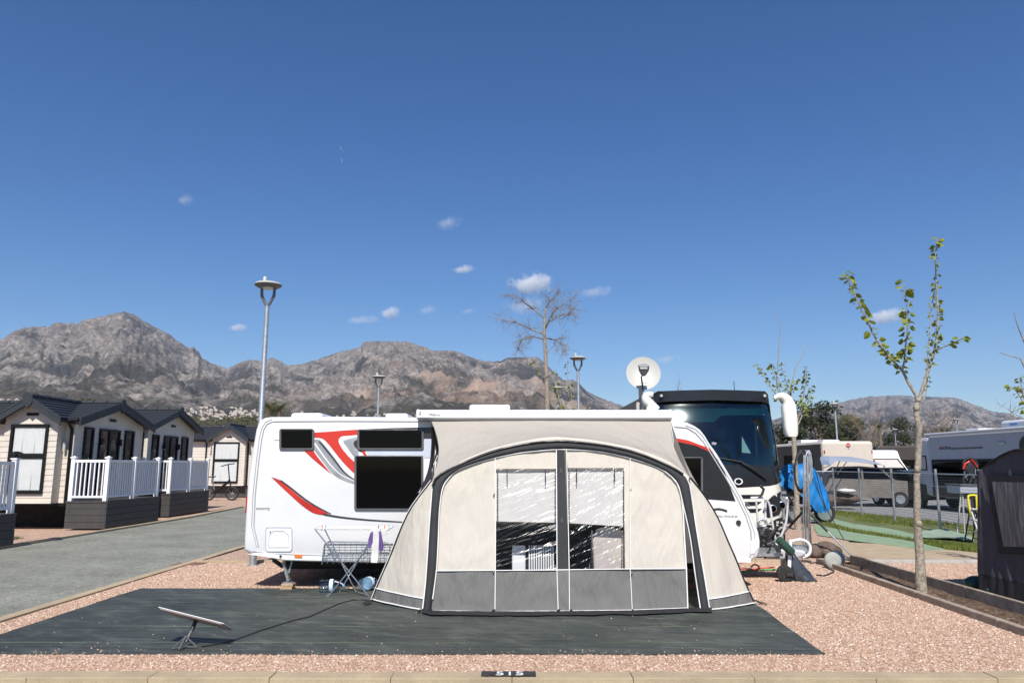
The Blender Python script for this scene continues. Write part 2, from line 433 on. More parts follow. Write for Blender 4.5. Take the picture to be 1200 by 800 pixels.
M['bus_glass'] = tinted('bus_glass', (.66,.80,.79), 1.0, .075)
M['home_glass'] = tinted('home_glass', (.985,.988,.988), .06, .02)
M['bottle_pet'] = tinted('bottle_pet', (.62,.74,.82), 1.2, .06)
M['tent_cloth'] = fabric('tent_cloth', (.075,.070,.084), .03, 1.0, .15)
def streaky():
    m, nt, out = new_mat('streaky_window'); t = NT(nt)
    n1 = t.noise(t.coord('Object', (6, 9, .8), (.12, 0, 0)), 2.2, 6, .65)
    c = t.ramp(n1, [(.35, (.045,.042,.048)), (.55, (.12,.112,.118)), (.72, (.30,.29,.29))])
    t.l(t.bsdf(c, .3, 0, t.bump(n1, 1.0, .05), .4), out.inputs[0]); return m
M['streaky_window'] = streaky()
M['mesh_window'] = mat('mesh_window', (.10,.095,.105), .35, var=.45, scale=7, bump=.6, bscale=16)
def fence_net():
    m, nt, out = new_mat('wire_mesh'); t = NT(nt); co = t.coord()
    x = t.sep(co)
    u = t.math('ADD', x[0], x[1])
    a = t.math('LESS_THAN', t.math('FRACT', t.math('MULTIPLY', u, 14)), .10)
    b = t.math('LESS_THAN', t.math('FRACT', t.math('MULTIPLY', x[2], 14)), .10)
    k = t.math('MAXIMUM', a, b)
    tr = nt.nodes.new('ShaderNodeBsdfTransparent'); bs = t.bsdf((.18,.19,.19), .5, .5)
    mx = nt.nodes.new('ShaderNodeMixShader'); t.l(k, mx.inputs[0]); t.l(tr.outputs[0], mx.inputs[1]); t.l(bs, mx.inputs[2])
    t.l(mx.outputs[0], out.inputs[0]); return m
M['wire_mesh'] = fence_net()
def tyre_red_grad():
    """vehicle graphic: red film fading to black towards its far end"""
    m, nt, out = new_mat('red_film'); t = NT(nt); x = t.sep(t.coord())
    f = t.math('MULTIPLY_ADD', x[0], 1.0); f.node.inputs[2].default_value = 0
    c = t.ramp(t.noise(t.coord('Object', (1, 1, 1)), 1.6, 2), [(.3, (.36,.012,.010)), (.6, (.60,.04,.025))])
    t.l(t.bsdf(c, .3, 0, None, .5), out.inputs[0]); return m
M['red_film'] = tyre_red_grad()
def hill_mat():
    m, nt, out = new_mat('mountain_rock'); t = NT(nt)
    geo = nt.nodes.new('ShaderNodeNewGeometry'); pos = geo.outputs['Position']; nz = t.sep(geo.outputs['Normal'])[2]
    z = t.sep(pos)[2]
    n1 = t.noise(pos, .0016, 8, .62); n2 = t.noise(pos, .009, 8, .7); n3 = t.noise(pos, .045, 5, .7)
    n4 = t.noise(pos, .11, 4, .7)
    at = nt.nodes.new('ShaderNodeAttribute'); at.attribute_name = 'rockiness'
    tex = t.math('ADD', t.math('MULTIPLY', n2, .55), t.math('MULTIPLY', n3, .45))
    rock = t.ramp(tex, [(.36, (.10,.088,.078)), (.5, (.19,.165,.145)), (.64, (.36,.315,.275))])
    scrub = t.ramp(t.math('ADD', t.math('MULTIPLY', n2, .5), t.math('MULTIPLY', n4, .5)), [(.38, (.036,.034,.030)), (.62, (.095,.085,.072))])
    spk = t.ramp(t.math('ADD', t.math('MULTIPLY', n4, .5), t.math('MULTIPLY', n3, .5)), [(.42, 1.0), (.50, 0.0)])
    f = t.math('ADD', at.outputs['Fac'], t.math('MULTIPLY', t.math('SUBTRACT', n2, .5), 1.1))
    f = t.math('ADD', f, t.math('MULTIPLY', t.math('SUBTRACT', n3, .5), 1.0))
    k = t.ramp(f, [(.34, 0.0), (.74, 1.0)])
    c = t.mix(k, scrub, rock)
    c = t.mix(t.math('MULTIPLY', spk, .42), c, (.04,.042,.034))
    # ochre cliff band on one face of the ridge
    sub = nt.nodes.new('ShaderNodeVectorMath'); sub.operation = 'DISTANCE'; t.l(pos, sub.inputs[0])
    sub.name = 'ochre_spot'
    near = t.ramp(t.math('DIVIDE', sub.outputs['Value'], 1100.0), [(.2, 1.0), (1, 0.0)])
    och = t.math('MULTIPLY', near, t.ramp(t.noise(pos, .004, 6, .65), [(.45, 0.0), (.60, .7)]))
    c = t.mix(och, c, (.40,.27,.19))
    t.l(t.bsdf(c, .95, 0, t.bump(n2, .6, 25.0, t.bump(n3, .7, 8.0)), .1), out.inputs[0]); return m
M['mountain_rock'] = hill_mat()
M['far_wall'] = mat('far_wall', (.62,.56,.48), .8, var=.2, scale=.02)
M['far_roof'] = mat('far_roof', (.36,.20,.13), .8, var=.2)
# ============================================================ GROUND
def flat(name, outline, z, m, step=None, jit=0.0, label=None):
    mb = MB()
    if step:
        rnd = random.Random(name)
        dense = []
        for i, p in enumerate(outline):
            q = outline[(i+1) % len(outline)]; L = math.hypot(q[0]-p[0], q[1]-p[1]); k = max(1, int(L/step))
            for j in range(k):
                f = j/k; x, y = p[0]+(q[0]-p[0])*f, p[1]+(q[1]-p[1])*f
                nx, ny = -(q[1]-p[1])/L, (q[0]-p[0])/L
                d = (noise.noise((x*1.7, y*1.7, 3))*.7 + rnd.uniform(-.4, .4))*jit if j else 0
                dense.append((x+nx*d, y+ny*d))
        outline = dense
    mb.poly([(x, y, z) for x, y in outline])
    return struct(mb.build(name, M[m]))
def gpx(*pts): return [tuple(G(*p))[:2] for p in pts]

ring = [(460*math.cos(2*math.pi*i/64), 460*math.sin(2*math.pi*i/64)) for i in range(64)]
flat('ground', ring, -.06, 'dry_earth')
flat('front_road', [(-70,-40),(70,-40),(70,6.5),(-70,6.5)], -.03, 'asphalt')
flat('side_road', [(-11.0,6.5),(-5.9,6.5),(-5.9,16.0),(-5.7,22),(-4.6,27),(20,28),(20,33.6),(-9.4,35),(-11.5,32.4),(-11.0,26)], -.026, 'asphalt')
flat('gravel_pitch', [(-5.78,6.68),(5.5,6.68),(5.5,14.02),(-5.78,14.02)], 0, 'pink_gravel')
flat('rear_gravel', [(-5.78,14.12),(10.5,14.12),(7.6,17.0),(8.6,20),(9.6,24),(8,27.0),(-4.6,27),(-5.6,22)], -.004, 'pink_gravel')
flat('tent_gravel', [(6.16,6.7),(16,6.7),(16,13.9),(6.16,13.9)], 0, 'pink_gravel')
flat('home_gravel', [(-40,-20),(-11.15,-20),(-11.15,26),(-11.65,32.4),(-9.5,35.1),(6,33.8),(6,52),(-40,52)], -.008, 'pink_gravel', .4, .05)
flat('path', [(6.3,14.14),(18,14.0),(18,15.0),(9.6,15.1),(8.6,16.9),(7.3,17.9),(6.3,17.6)], .012, 'concrete_tan', .3, .03)
flat('motorbike_hardstanding', [(5.5,24),(11.5,23.2),(11.8,29.5),(5.2,30)], -.01, 'asphalt')
flat('gravel_lot', [(12.1,14.5),(70,14.5),(70,70),(8,70),(8,29.6),(12.1,29.6)], -.012, 'grey_gravel')
flat('turf_strip', gpx((948,603),(960,597),(1000,600),(1075,609),(1150,618),(1190,624),(1190,652),(1150,651),(1100,646),(1040,640),(1000,632),(965,622)), -.002, 'turf', .3, .05)
flat('green_path', gpx((946,607),(962,604),(1000,614),(1040,619),(1072,626),(1074,633),(1040,627),(1000,621),(958,611)), .014, 'green_surface', .2, .05)
flat('green_surface', gpx((952,614),(1000,624),(1050,631),(1075,636),(1108,644),(1082,645),(1050,640),(1000,634),(958,627)), .014, 'green_surface', .2, .05)

def kerb(name, pts, w, z0, z1, m, seg=1.0):
    mb = MB()
    for a, b in zip(pts, pts[1:]):
        a, b = V((*a, 0)), V((*b, 0)); L = (b-a).length; k = max(1, round(L/seg))
        for i in range(k):
            p, q = a.lerp(b, i/k), a.lerp(b, (i+1)/k); d = (q-p).normalized()*.0018
            zz = z1 + random.uniform(-.004, .004); o = V((0,0,(z0+zz)/2))
            mb.bar(p+d+o, q-d+o, w*random.uniform(.985,1.015), zz-z0)
    return struct(mb.build(name, M[m], bevel=.005))
kerb('front_kerb', [(-14,6.57),(14,6.57)], .21, -.06, .025, 'concrete_tan')
kerb('road_kerb', [(-5.86,6.7),(-5.86,16),(-5.68,22)], .15, -.06, .02, 'concrete_tan')
kerb('far_road_kerb', [(-11.08,0),(-11.08,26),(-11.58,32.4),(-9.45,35.05),(4,33.9)], .15, -.06, .03, 'concrete_tan')
kerb('cross_kerb', [(-5.78,14.07),(5.5,14.07)], .10, -.06, .035, 'concrete_tan')
kerb('path_kerb', [(6.3,13.98),(16,13.98)], .14, -.06, .05, 'concrete_grey')

# planting bed with two edging kerbs
bed = MB().poly([(5.55,6.7,.035),(6.1,6.7,.035),(6.16,13.9,.02),(5.62,13.9,.02)]); bed = MB()
def bedz(x, y): return V((x, y, .03 + .05*noise.noise((x*3, y*1.5, 0)) - 2.2*abs(x-5.84)**2*.3))
bed.sheet([(5.53,6.7),(6.10,6.7),(6.14,13.95),(5.62,13.95)], bedz, .12)
struct(bed.build('planting_soil', M['soil'], smooth=180))
for nm, x0, x1, top, lab in (('bed_edging', 5.33, 5.63, .085, 'low weathered timber edging between the pink gravel and the soil of the tree bed'),
                             ('bed_edging', 6.02, 6.22, .15, 'taller weathered timber edging on the dark tent side of the tree bed')):
    mb = MB(); k = 4
    for i in range(k):
        a = V((5.24 + (x1-5.33) if False else x0 + (x1-x0)*0, 0, 0))
    y0, y1 = 6.7, 13.95
    for i in range(k):
        p = V((5.30 + (x0-5.33) + (0.0+.28*i/k), y0+(y1-y0)*i/k, 0)) if x0 < 5.5 else V((6.02+.16*i/k, y0+(y1-y0)*i/k, 0))
        q = V((5.30 + (x0-5.33) + (.28*(i+1)/k), y0+(y1-y0)*(i+1)/k, 0)) if x0 < 5.5 else V((6.02+.16*(i+1)/k, y0+(y1-y0)*(i+1)/k, 0))
        d = (q-p).normalized()*.003
        mb.bar(p+d+V((0,0,top/2-.02)), q-d+V((0,0,top/2-.02)), .085 if x0 < 5.5 else .055, top+.04)
    tag(mb.build(nm, M['weathered_wood'], bevel=.01), lab, 'edging', 'timber edgings of the tree bed')

# real loose stones over the near gravel, uncountable
def stone_bed(name, regions, dens, label):
    rs = np.random.RandomState(12); xs, ys = [], []
    for x0, x1, y0, y1, ok in regions:
        n = int((x1-x0)*(y1-y0)*dens); x = rs.uniform(x0, x1, n); y = rs.uniform(y0, y1, n); k = ok(x, y); xs.append(x[k]); ys.append(y[k])
    x = np.concatenate(xs); y = np.concatenate(ys); n = len(x)
    r = rs.uniform(.006, .0125, n)*(1+.35*(rs.rand(n) > .93)); a0 = rs.uniform(0, 6.28, n)
    vs = np.zeros((n, 6, 3), np.float32)
    for j in range(5):
        a = a0+j*2*np.pi/5+rs.uniform(-.3,.3,n); q = r*rs.uniform(.75,1.2,n)
        vs[:, j, 0] = x+q*np.cos(a); vs[:, j, 1] = y+q*np.sin(a); vs[:, j, 2] = r*rs.uniform(-.1,.35,n)
    vs[:, 5, 0] = x+rs.uniform(-.3,.3,n)*r; vs[:, 5, 1] = y+rs.uniform(-.3,.3,n)*r; vs[:, 5, 2] = r*rs.uniform(.75,1.25,n)
    base = (np.arange(n)*6)[:, None]
    f = np.stack([np.concatenate([base+j, base+(j+1) % 5, base+5], 1) for j in range(5)], 1).reshape(-1, 3)
    me = bpy.data.meshes.new(name); me.vertices.add(n*6); me.vertices.foreach_set('co', vs.ravel())
    me.loops.add(f.size); me.loops.foreach_set('vertex_index', f.astype(np.int32).ravel()); me.polygons.add(len(f))
    me.polygons.foreach_set('loop_start', np.arange(0, f.size, 3, dtype=np.int32)); me.polygons.foreach_set('loop_total', np.full(len(f), 3, np.int32))
    at = me.attributes.new('tone', 'FLOAT', 'POINT'); at.data.foreach_set('value', np.repeat(rs.rand(n), 6).astype(np.float32))
    me.materials.append(M['pink_pebbles']); me.update(calc_edges=True)
    o = bpy.data.objects.new(name, me); col.objects.link(o); return stuff(o, label, 'gravel')
mx = lambda y: 2.93+(y-7.32)*.068
stone_bed('gravel', [(-5.75,5.2,6.69,7.33,lambda x,y: x == x), (2.9,5.6,7.33,14.0,lambda x,y: (x > mx(y)) & (x < 5.24+(y-6.7)*.038)), (-5.75,-5.34,7.3,11.06,lambda x,y: x == x),
    (-5.75,3.4,11.07,13.9,lambda x,y: (x < -2.2) | (x > 2.9)), (6.25,9,10.6,13.85,lambda x,y: x == x)], 2600, 'pink gravel of small loose stones around the ground mat')
# grass tufts
mb = MB(); rnd = random.Random(3)
def tri_in(poly, n):
    xs = [p[0] for p in poly]; ys = [p[1] for p in poly]; out = []
    while len(out) < n:
        x, y = rnd.uniform(min(xs), max(xs)), rnd.uniform(min(ys), max(ys)); c = False; j = len(poly)-1
        for i in range(len(poly)):
            a, b = poly[i], poly[j]
            if (a[1] > y) != (b[1] > y) and x < (b[0]-a[0])*(y-a[1])/(b[1]-a[1])+a[0]: c = not c
            j = i
        if c: out.append((x, y))
    return out
for poly, n in ((gpx((960,597),(1000,600),(1073,608),(1150,617),(1150,623),(1073,613),(1000,606),(958,601)), 4200),
                (gpx((960,611),(1000,621),(1073,633),(1150,640),(1188,646),(1188,651),(1105,643),(1073,635),(1000,624),(958,613)), 5200),
                (gpx((1000,607),(1072,614),(1072,617),(1000,610)), 900), ([(-14.6,17.3),(-12.2,17.3),(-11.9,18.6),(-14.6,18.6)], 2500)):
    for x, y in tri_in(poly, n):
        a = rnd.uniform(0, 6.28); h = rnd.uniform(.03, .10); w = .012
        dx, dy = math.cos(a)*w, math.sin(a)*w
        mb.add([(x-dx,y-dy,-.01),(x+dx,y+dy,-.01),(x+rnd.uniform(-.04,.04),y+rnd.uniform(-.04,.04),h)], [(0,1,2)])
stuff(mb.build('grass', M['grass'], recalc=False), 'short green grass growing in strips beside the green paths', 'grass')
flat('artificial_turf', [(-14.6,17.3),(-12.2,17.3),(-11.9,18.6),(-14.6,18.6)], .004, 'turf')

# ============================================================ MOUNTAINS (one polar height field)
def perlin(x, y, seed):
    rs = np.random.RandomState(seed); perm = rs.permutation(512); ang = rs.rand(512)*2*np.pi
    xi = np.floor(x).astype(int); yi = np.floor(y).astype(int); xf = x-xi; yf = y-yi
    def g(ix, iy, fx, fy):
        h = perm[(perm[ix & 511] + iy) & 511]; a = ang[h]; return np.cos(a)*fx + np.sin(a)*fy
    u = xf**3*(xf*(xf*6-15)+10); v = yf**3*(yf*(yf*6-15)+10)
    a = g(xi,yi,xf,yf)*(1-u)+g(xi+1,yi,xf-1,yf)*u; b = g(xi,yi+1,xf,yf-1)*(1-u)+g(xi+1,yi+1,xf-1,yf-1)*u
    return (a*(1-v)+b*v)*1.5
def fbm(x, y, seed, oct=6, ridged=False, lac=2.03, gain=.5):
    s = 0; a = 1; f = 1; tot = 0
    for o in range(oct):
        n = perlin(x*f+o*17.3, y*f-o*9.1, seed+o)
        s = s + a*((1-np.abs(n)*2) if ridged else n); tot += a; a *= gain; f *= lac
    return s/tot
sky_px = [(-260,470),(-120,430),(-40,408),(0,398),(12,389),(23,384),(40,381),(54,380.4),(55,384),(62,377.5),(77,376.5),(90,377.5),(100,373),(115,370),(129,367),(146,363.3),
 (156,366),(165,372.5),(175,378),(187,384.6),(198,389),(208,398),(221,406),(227,404.6),(233,411),(237,419),(250,425.4),(267,431),(279,424.6),(287,420.4),(300,421),(310,422),(319,418),(329,422),(337,427.5),(354,425.4),(375,419),(396,411.6),(410,408.8),(423,404.5),(425,400),(431,399),(442,398.4),(458,399),(475,398.4),(487,402.5),
 (500,406),(508,410),(532,409.8),(543,413.7),(556,419),(571,422.4),(587,422.3),(595,418),(613,417.6),(630,417.4),(636,422.4),(647,433),(655,440),(662,446),(670,443.5),(678,448),(688,458),(701,464.6),(717,470),(730,475),(760,486),(800,498),(860,503),(900,494),(940,480),
 (974,473),(992,469),(1008,465.4),(1020,463.8),(1038,463),(1060,462.4),(1071,464),(1104,464.6),(1119,464.7),(1140,473),(1164,482),(1182,484),(1200,489.5),(1240,498),(1320,508),(1450,514)]
def azel(px, py):
    d = ray(px, py); return math.atan2(d.x, d.y), d.z/math.hypot(d.x, d.y)
sky_ae = [azel(*p) for p in sky_px]
NA, NR = 1150, 230
az = np.linspace(R(-47), R(47), NA)
te = np.interp(az, [a for a, e in sky_ae], [e for a, e in sky_ae])
te = te + .0022*fbm(az*110, az*0+3.3, 40, 5, True, 2.2, .6) - .0008
dg = np.degrees(az)
Rr = np.interp(dg, [-47,-20,-14,-8,4,8,14,20,47], [6200,6000,6300,5600,5300,5600,8500,10500,11000])
u = np.linspace(0, 1.35, NR)[:, None]
r0 = 330.0
r = r0 + (Rr[None, :]-r0)*(u**1.35)
s = (r-r0)/(Rr[None, :]-r0)
Hh = (Rr*te + CAM_H)[None, :]
X_, Y_ = r*np.sin(az)[None, :], r*np.cos(az)[None, :]
low = np.interp(dg, [-47,-6,2,12,47], [.052,.050,.03,.006,.006])[None, :]*np.clip(r-330, 0, 850)
low = np.minimum(low, Hh*.45)
body = .10*s + .90*np.clip(s,0,1)**2.1
h = low + (Hh-low)*np.clip(body, 0, 1)
rid = fbm(X_/900, Y_/900, 5, 7, True)
rid3 = fbm(X_/95, Y_/95, 25, 4, True)
rid2 = fbm(X_/260+rid*.6, Y_/260, 15, 6, True)
env = np.clip(s*s*(1.04-s)*6.5, 0, 1)
h = h + Hh*.26*env*(rid-.42) + Hh*.085*np.clip(s*2.5,0,1)*np.clip((1.02-s)*6,0,1)*(rid2-.45) + Hh*.022*np.clip(s*2.5,0,1)*np.clip((1.02-s)*6,0,1)*(rid3-.45)
lim = te[None, :]*r*.992 + CAM_H
h = np.where(s < 1, np.minimum(h, lim - np.abs(rid2)*6*np.clip(s,0,1)), h)
h = np.where(s >= 1, Hh*(1-(s-1)*2.2) , h)
h = h - .1*(r < r0+2) - .2
vs = np.stack([X_, Y_, h], -1).reshape(-1, 3)
ii = (np.arange(NR-1)[:, None]*NA + np.arange(NA-1)[None, :]).reshape(-1)
fs = np.stack([ii, ii+1, ii+NA+1, ii+NA], -1)
me = bpy.data.meshes.new('mountains')
me.vertices.add(len(vs)); me.vertices.foreach_set('co', vs.astype(np.float32).ravel())
me.loops.add(fs.size); me.loops.foreach_set('vertex_index', fs.astype(np.int32).ravel())
me.polygons.add(len(fs)); me.polygons.foreach_set('loop_start', np.arange(0, fs.size, 4, dtype=np.int32))
me.polygons.foreach_set('loop_total', np.full(len(fs), 4, dtype=np.int32))
me.materials.append(M['mountain_rock'])
gul = fbm(X_/420+rid*.9, Y_/700, 33, 5, True)
rk = .30 + 1.3*(rid-.47) + 1.1*(gul-.45) + .6*(rid2-.45) + .95*(h/np.maximum(Hh, 80)-.50)
att = me.attributes.new('rockiness', 'FLOAT', 'POINT'); att.data.foreach_set('value', np.clip(rk, 0, 1).astype(np.float32).ravel())
me.update(calc_edges=True); me.validate()
me.shade_smooth()
hills = bpy.data.objects.new('mountains', me); col.objects.link(hills); struct(hills)
hb = BVHTree.FromPolygons([tuple(v) for v in vs], [tuple(f) for f in fs.tolist()])
def on_hill(px, py):
    # sight line to the slope
    hit = hb.ray_cast(V((0,0,CAM_H)), ray(px, py).normalized())
    return hit[0]

M['mountain_rock'].node_tree.nodes['ochre_spot'].inputs[1].default_value = on_hill(598, 446)
# ============================================================ FAR TOWN on the hillside
def far_house(k):
    rnd = random.Random(k); mb = MB(); w, d, hh = (9,8,6) if k == 0 else (12,8,5) if k == 1 else (8,9,9)
    mb.box(-w/2, w/2, -d/2, d/2, -3, hh)
    for zz in ((2.4,) if hh < 6 else (1.8, 4.6) if hh < 9 else (1.6, 4.4, 7.2)):
        for i in range(3):
            x = -w/2 + w*(i+.5)/3; mb.box(x-.7, x+.7, -d/2-.03, -d/2+.1, zz-.8, zz+.8, 1)
    if k == 1:
        mb.add([(-w/2-.4,-d/2-.4,hh+.01),(w/2+.4,-d/2-.4,hh+.01),(w/2+.4,d/2+.4,hh+.01),(-w/2-.4,d/2+.4,hh+.01),(-w/2+2,0,hh+2),(w/2-2,0,hh+2)],
               [(0,1,5,4),(2,3,4,5),(1,2,5),(3,0,4),(0,3,2,1)], 2)
    else: mb.box(-w/2+1, w/2-2, -1, d/2, hh, hh+2.2)
    return mb.build('far_house', [M['far_wall'], M['interior_dark'], M['far_roof']])
protos = [far_house(k) for k in range(3)]
labs = ('small flat topped white house stacked on the far mountain slope', 'small white house with a terracotta hipped roof on the far slope', 'tall narrow white apartment house on the far mountain slope')
rnd = random.Random(11); spots = []
for k in range(125): spots.append((min(302, max(196, rnd.gauss(256, 26))), max(477.5, rnd.gauss(485.5, 3.6))))
for k in range(22): spots.append((rnd.uniform(340, 500), rnd.gauss(487, 1.2)))
for k in range(10): spots.append((rnd.uniform(0, 30), rnd.gauss(470, 1.0)))
for k in range(14): spots.append((rnd.uniform(990, 1080), rnd.gauss(503, 3)))
used = set()
for px, py in spots:
    if 205 < px < 300 and py < 480 and not 225 < px < 285: py += 5
    p = on_hill(px, py)
    if p is None: continue
    k = rnd.choice((0,0,1,2)); src = protos[k]
    if k in used: o = src.copy(); col.objects.link(o)
    else: o = src; used.add(k)
    sc = rnd.uniform(.38, .75)*min(1.0, p.length/1700)
    o.location = p; o.scale = (sc*rnd.uniform(.8,1.3), sc, sc*rnd.uniform(.5,.85)); o.rotation_euler = (0,0,-math.atan2(p.x, p.y)+rnd.uniform(-.5,.5))
    tag(o, labs[k], 'house', ('flat white houses of the far town','hipped roof houses of the far town','tall houses of the far town')[k])

# ============================================================ TREES
def leaf_clump(mb, c, rad, n, size, rnd, squash=1.0, m=0):
    for _ in range(n):
        while True:
            d = V((rnd.uniform(-1,1), rnd.uniform(-1,1), rnd.uniform(-1,1)))
            if .15 < d.length < 1: break
        p = c + V((d.x*rad, d.y*rad, d.z*rad*squash))
        a = V((rnd.gauss(0,1), rnd.gauss(0,1), rnd.gauss(0,1))).normalized(); b = a.orthogonal().normalized(); s_ = size*rnd.uniform(.6,1.3)
        mb.add([p-a*s_, p+b*s_*.5, p+a*s_, p-b*s_*.5], [(0,1,2,3)], m)
def bushy_tree(px, pytop, Y, w, label, m='pine', seed=0, name='pine_tree', base_z=0.0, group='evergreen trees past the vehicles'):
    rnd = random.Random(seed); top = P(px, pytop, Y); x = top.x; H = top.z-base_z
    t = thing(name, (x, Y, base_z), label, 'tree', group)
    mb = MB(); mb.tube([(x,Y,base_z-.1),(x+.1,Y,base_z+H*.4),(x-.05,Y,base_z+H*.75)], [w*.035,w*.028,w*.012], 8)
    crown = MB()
    for k in range(int(26)):
        a = rnd.uniform(0, 6.28); q = rnd.random()**.5; hz = rnd.uniform(.28, .93)
        rr = w*.5*q*(1.0-.75*max(0, hz-.5)*1.6)
        c = V((x+math.cos(a)*rr, Y+math.sin(a)*rr, base_z+H*hz))
        if k % 3 == 0: mb.tube([(x,Y,base_z+H*min(.7,hz*.7)), c], [w*.012, w*.004], 5)
        leaf_clump(crown, c, w*.15*rnd.uniform(.7,1.25), 150, w*.026, rnd, .75)
    leaf_clump(crown, V((x,Y,base_z+H*.93)), w*.13, 120, w*.024, rnd, .6)
    mb.build('trunk', M['bark_brown'], t); crown.build('crown', M[m], t, recalc=False)
    return t
bushy_tree(957, 472, 82, 8.6, 'broad dark evergreen tree between the bus mirror and the street lamp', seed=1)
bushy_tree(992, 484, 95, 6.5, 'low olive evergreen tree just past the grey street lamp', 'olive', seed=2)
bushy_tree(1056, 487, 90, 5.4, 'round dark evergreen tree above the white van', seed=3)
bushy_tree(1107, 499, 110, 5.0, 'small dark evergreen tree next to the foreground tree trunk', seed=4)
bushy_tree(1150, 500, 120, 6.0, 'wide low evergreen tree above the grey motorhome roof', seed=5)
bushy_tree(1170, 502, 125, 6.0, 'lower evergreen tree beside the white roof box', 'olive', seed=6)
bushy_tree(1130, 503, 115, 5.2, 'squat evergreen tree in the gap above the long grey motorhome', seed=13)
bushy_tree(925, 496, 75, 6.5, 'dark evergreen tree half hidden by the bus mirror', seed=15)
bushy_tree(96, 463.5, 60, 3.8, 'olive treetop rising above the slate roof of the nearest mobile home', 'olive', seed=7, group='trees around the mobile homes')
bushy_tree(690, 474, 60, 3.2, 'dark shrub top seen over the awning box near the lamp posts', 'pine', seed=12, group='trees around the mobile homes')
bushy_tree(650, 477, 62, 2.8, 'small dark shrub top at the foot of the bare tree', 'pine', seed=13, group='trees around the mobile homes')

def palm(px, py, Y, label, seed):
    rnd = random.Random(seed); c = P(px, py, Y)
    t = thing('palm_tree', (c.x, Y, 0), label, 'palm', 'palm trees behind the caravan')
    MB().tube([(c.x,Y,-.1),(c.x+.08,Y,c.z*.5),(c.x,Y,c.z)], [.24,.17,.15], 8).build('trunk', M['bark_brown'], t)
    fr = MB()
    for k in range(26):
        a = rnd.uniform(0,6.28); up = rnd.uniform(-.4, 1.1); L = rnd.uniform(1.0,1.5); pr = c.copy(); prev = None
        d = V((math.cos(a)*math.cos(up), math.sin(a)*math.cos(up), math.sin(up)))
        for i in range(6):
            q = pr + d*L/6; d.z -= .26; d.normalize(); side = d.cross(V((0,0,1))).normalized()
            for sg in (-1,1):
                for j in range(3):
                    b = pr.lerp(q, j/3); e = b + side*sg*(.26-.02*i) + d*.16 + V((0,0,-.07))
                    fr.add([b, b+d*.04, e], [(0,1,2)])
            pr = q
    fr.build('crown', M['palm'], t, recalc=False)
palm(315, 476, 52, 'palm crown just past the tall street lamp post', 1)
palm(327, 479, 54, 'lower palm crown farther from the tall street lamp post', 2)
palm(1030, 500, 78, 'palm crown above the beige motorhome', 3)

# wooded belt below the town, uncountable
wb = MB(); rnd = random.Random(21)
for k in range(430):
    px = rnd.choice((rnd.uniform(190, 345), rnd.uniform(190, 345), rnd.uniform(340, 520))); py = rnd.uniform(489, 506)
    p = on_hill(px, py)
    if p is None or p.length > 2200: continue
    sc = p.length/700
    leaf_clump(wb, p+V((0,0,1.2*sc)), rnd.uniform(1.8,3.6)*sc, 26, .75*sc, rnd, .6)
stuff(wb.build('woodland', [M['olive']], recalc=False), 'belt of low olive woodland below the white town', 'woodland')
wb = MB()
for k in range(260):
    px = rnd.uniform(905, 1230); py = rnd.uniform(506, 520)
    d = ray(px, 530); Y = rnd.uniform(130, 240); x = d.x/d.y*Y
    leaf_clump(wb, V((x, Y, rnd.uniform(.5, 3.8))), rnd.uniform(1.4,2.6), 30, .6, rnd, .7)
stuff(wb.build('woodland', [M['pine']], recalc=False), 'dark low woodland past the parked motorhomes', 'woodland')

def spray(mb, p, d, L, r, depth, rnd, spread=.75, droop=0.0):
    """recursive bare twigs"""
    pts = [p]; q = p.copy(); d = d.normalized(); n = 5
    for i in range(n):
        d = (d + V((rnd.gauss(0,.14), rnd.gauss(0,.14), rnd.gauss(0,.10)-droop))).normalized(); q = q + d*L/n; pts.append(q)
    mb.tube(pts, [r*(1-.75*i/n) for i in range(n+1)], 5 if r > .012 else 4)
    if depth:
        for k in range(rnd.randint(4, 6)):
            f = rnd.uniform(.25, 1.0); i = min(n, int(f*n)); b = pts[i]
            side = V((rnd.gauss(0,1), rnd.gauss(0,1), rnd.gauss(0,1)-.15)).normalized()
            spray(mb, b, d*(1-spread)+side*spread, L*rnd.uniform(.38,.62), max(.004, r*.45), depth-1, rnd, spread, droop)
def trunk_limbs(mb, pts, r0, r1, n=9):
    k = len(pts)-1
    mb.tube(pts, [r0+(r1-r0)*i/k for i in range(k+1)], n)

# tall bare tree behind the caravan
Yb = 21.0; rnd = random.Random(5)
bp = lambda x, y, dy=0: P(x, y, Yb+dy)
base = P(642, 545, Yb); base.z = 0
t = thing('bare_tree', base, 'tall bare leafless tree with a tangle of twigs rising behind the awning box', 'tree')
tr = MB(); trunk_limbs(tr, [V((base.x, Yb, -.1)), bp(642,500), bp(641,460), bp(639.5,420), bp(638,395), bp(638,372)], .078, .040)
cr = MB()
for pts in ([(638,392),(622,386),(606,378),(590,375)], [(637,372),(625,362),(612,353),(600,346)], [(639,385),(645,372),(652,362),(668,352)], [(638,372),(640,360),(645,352),(652,345)],
            [(639,398),(625,394),(612,398),(607,408)], [(640,396),(650,398),(657,402),(662,409)], [(642,378),(655,370),(666,368),(672,362)]):
    w = [bp(x, y, (i*.28)*rnd.uniform(-1.6,1.6)) for i, (x, y) in enumerate(pts)]
    trunk_limbs(cr, w, .026, .008, 6)
    for i in (1, 2, 3):
        for k in range(9): spray(cr, w[i], (w[i]-w[i-1]).normalized()*.6+V((rnd.gauss(0,.6), rnd.gauss(0,.6), rnd.gauss(0,.5))), rnd.uniform(.25,.62), .007, 1, rnd, .75, .02)
tr.build('trunk', M['bark_pale'], t, smooth=60); cr.build('branches', M['twig'], t)

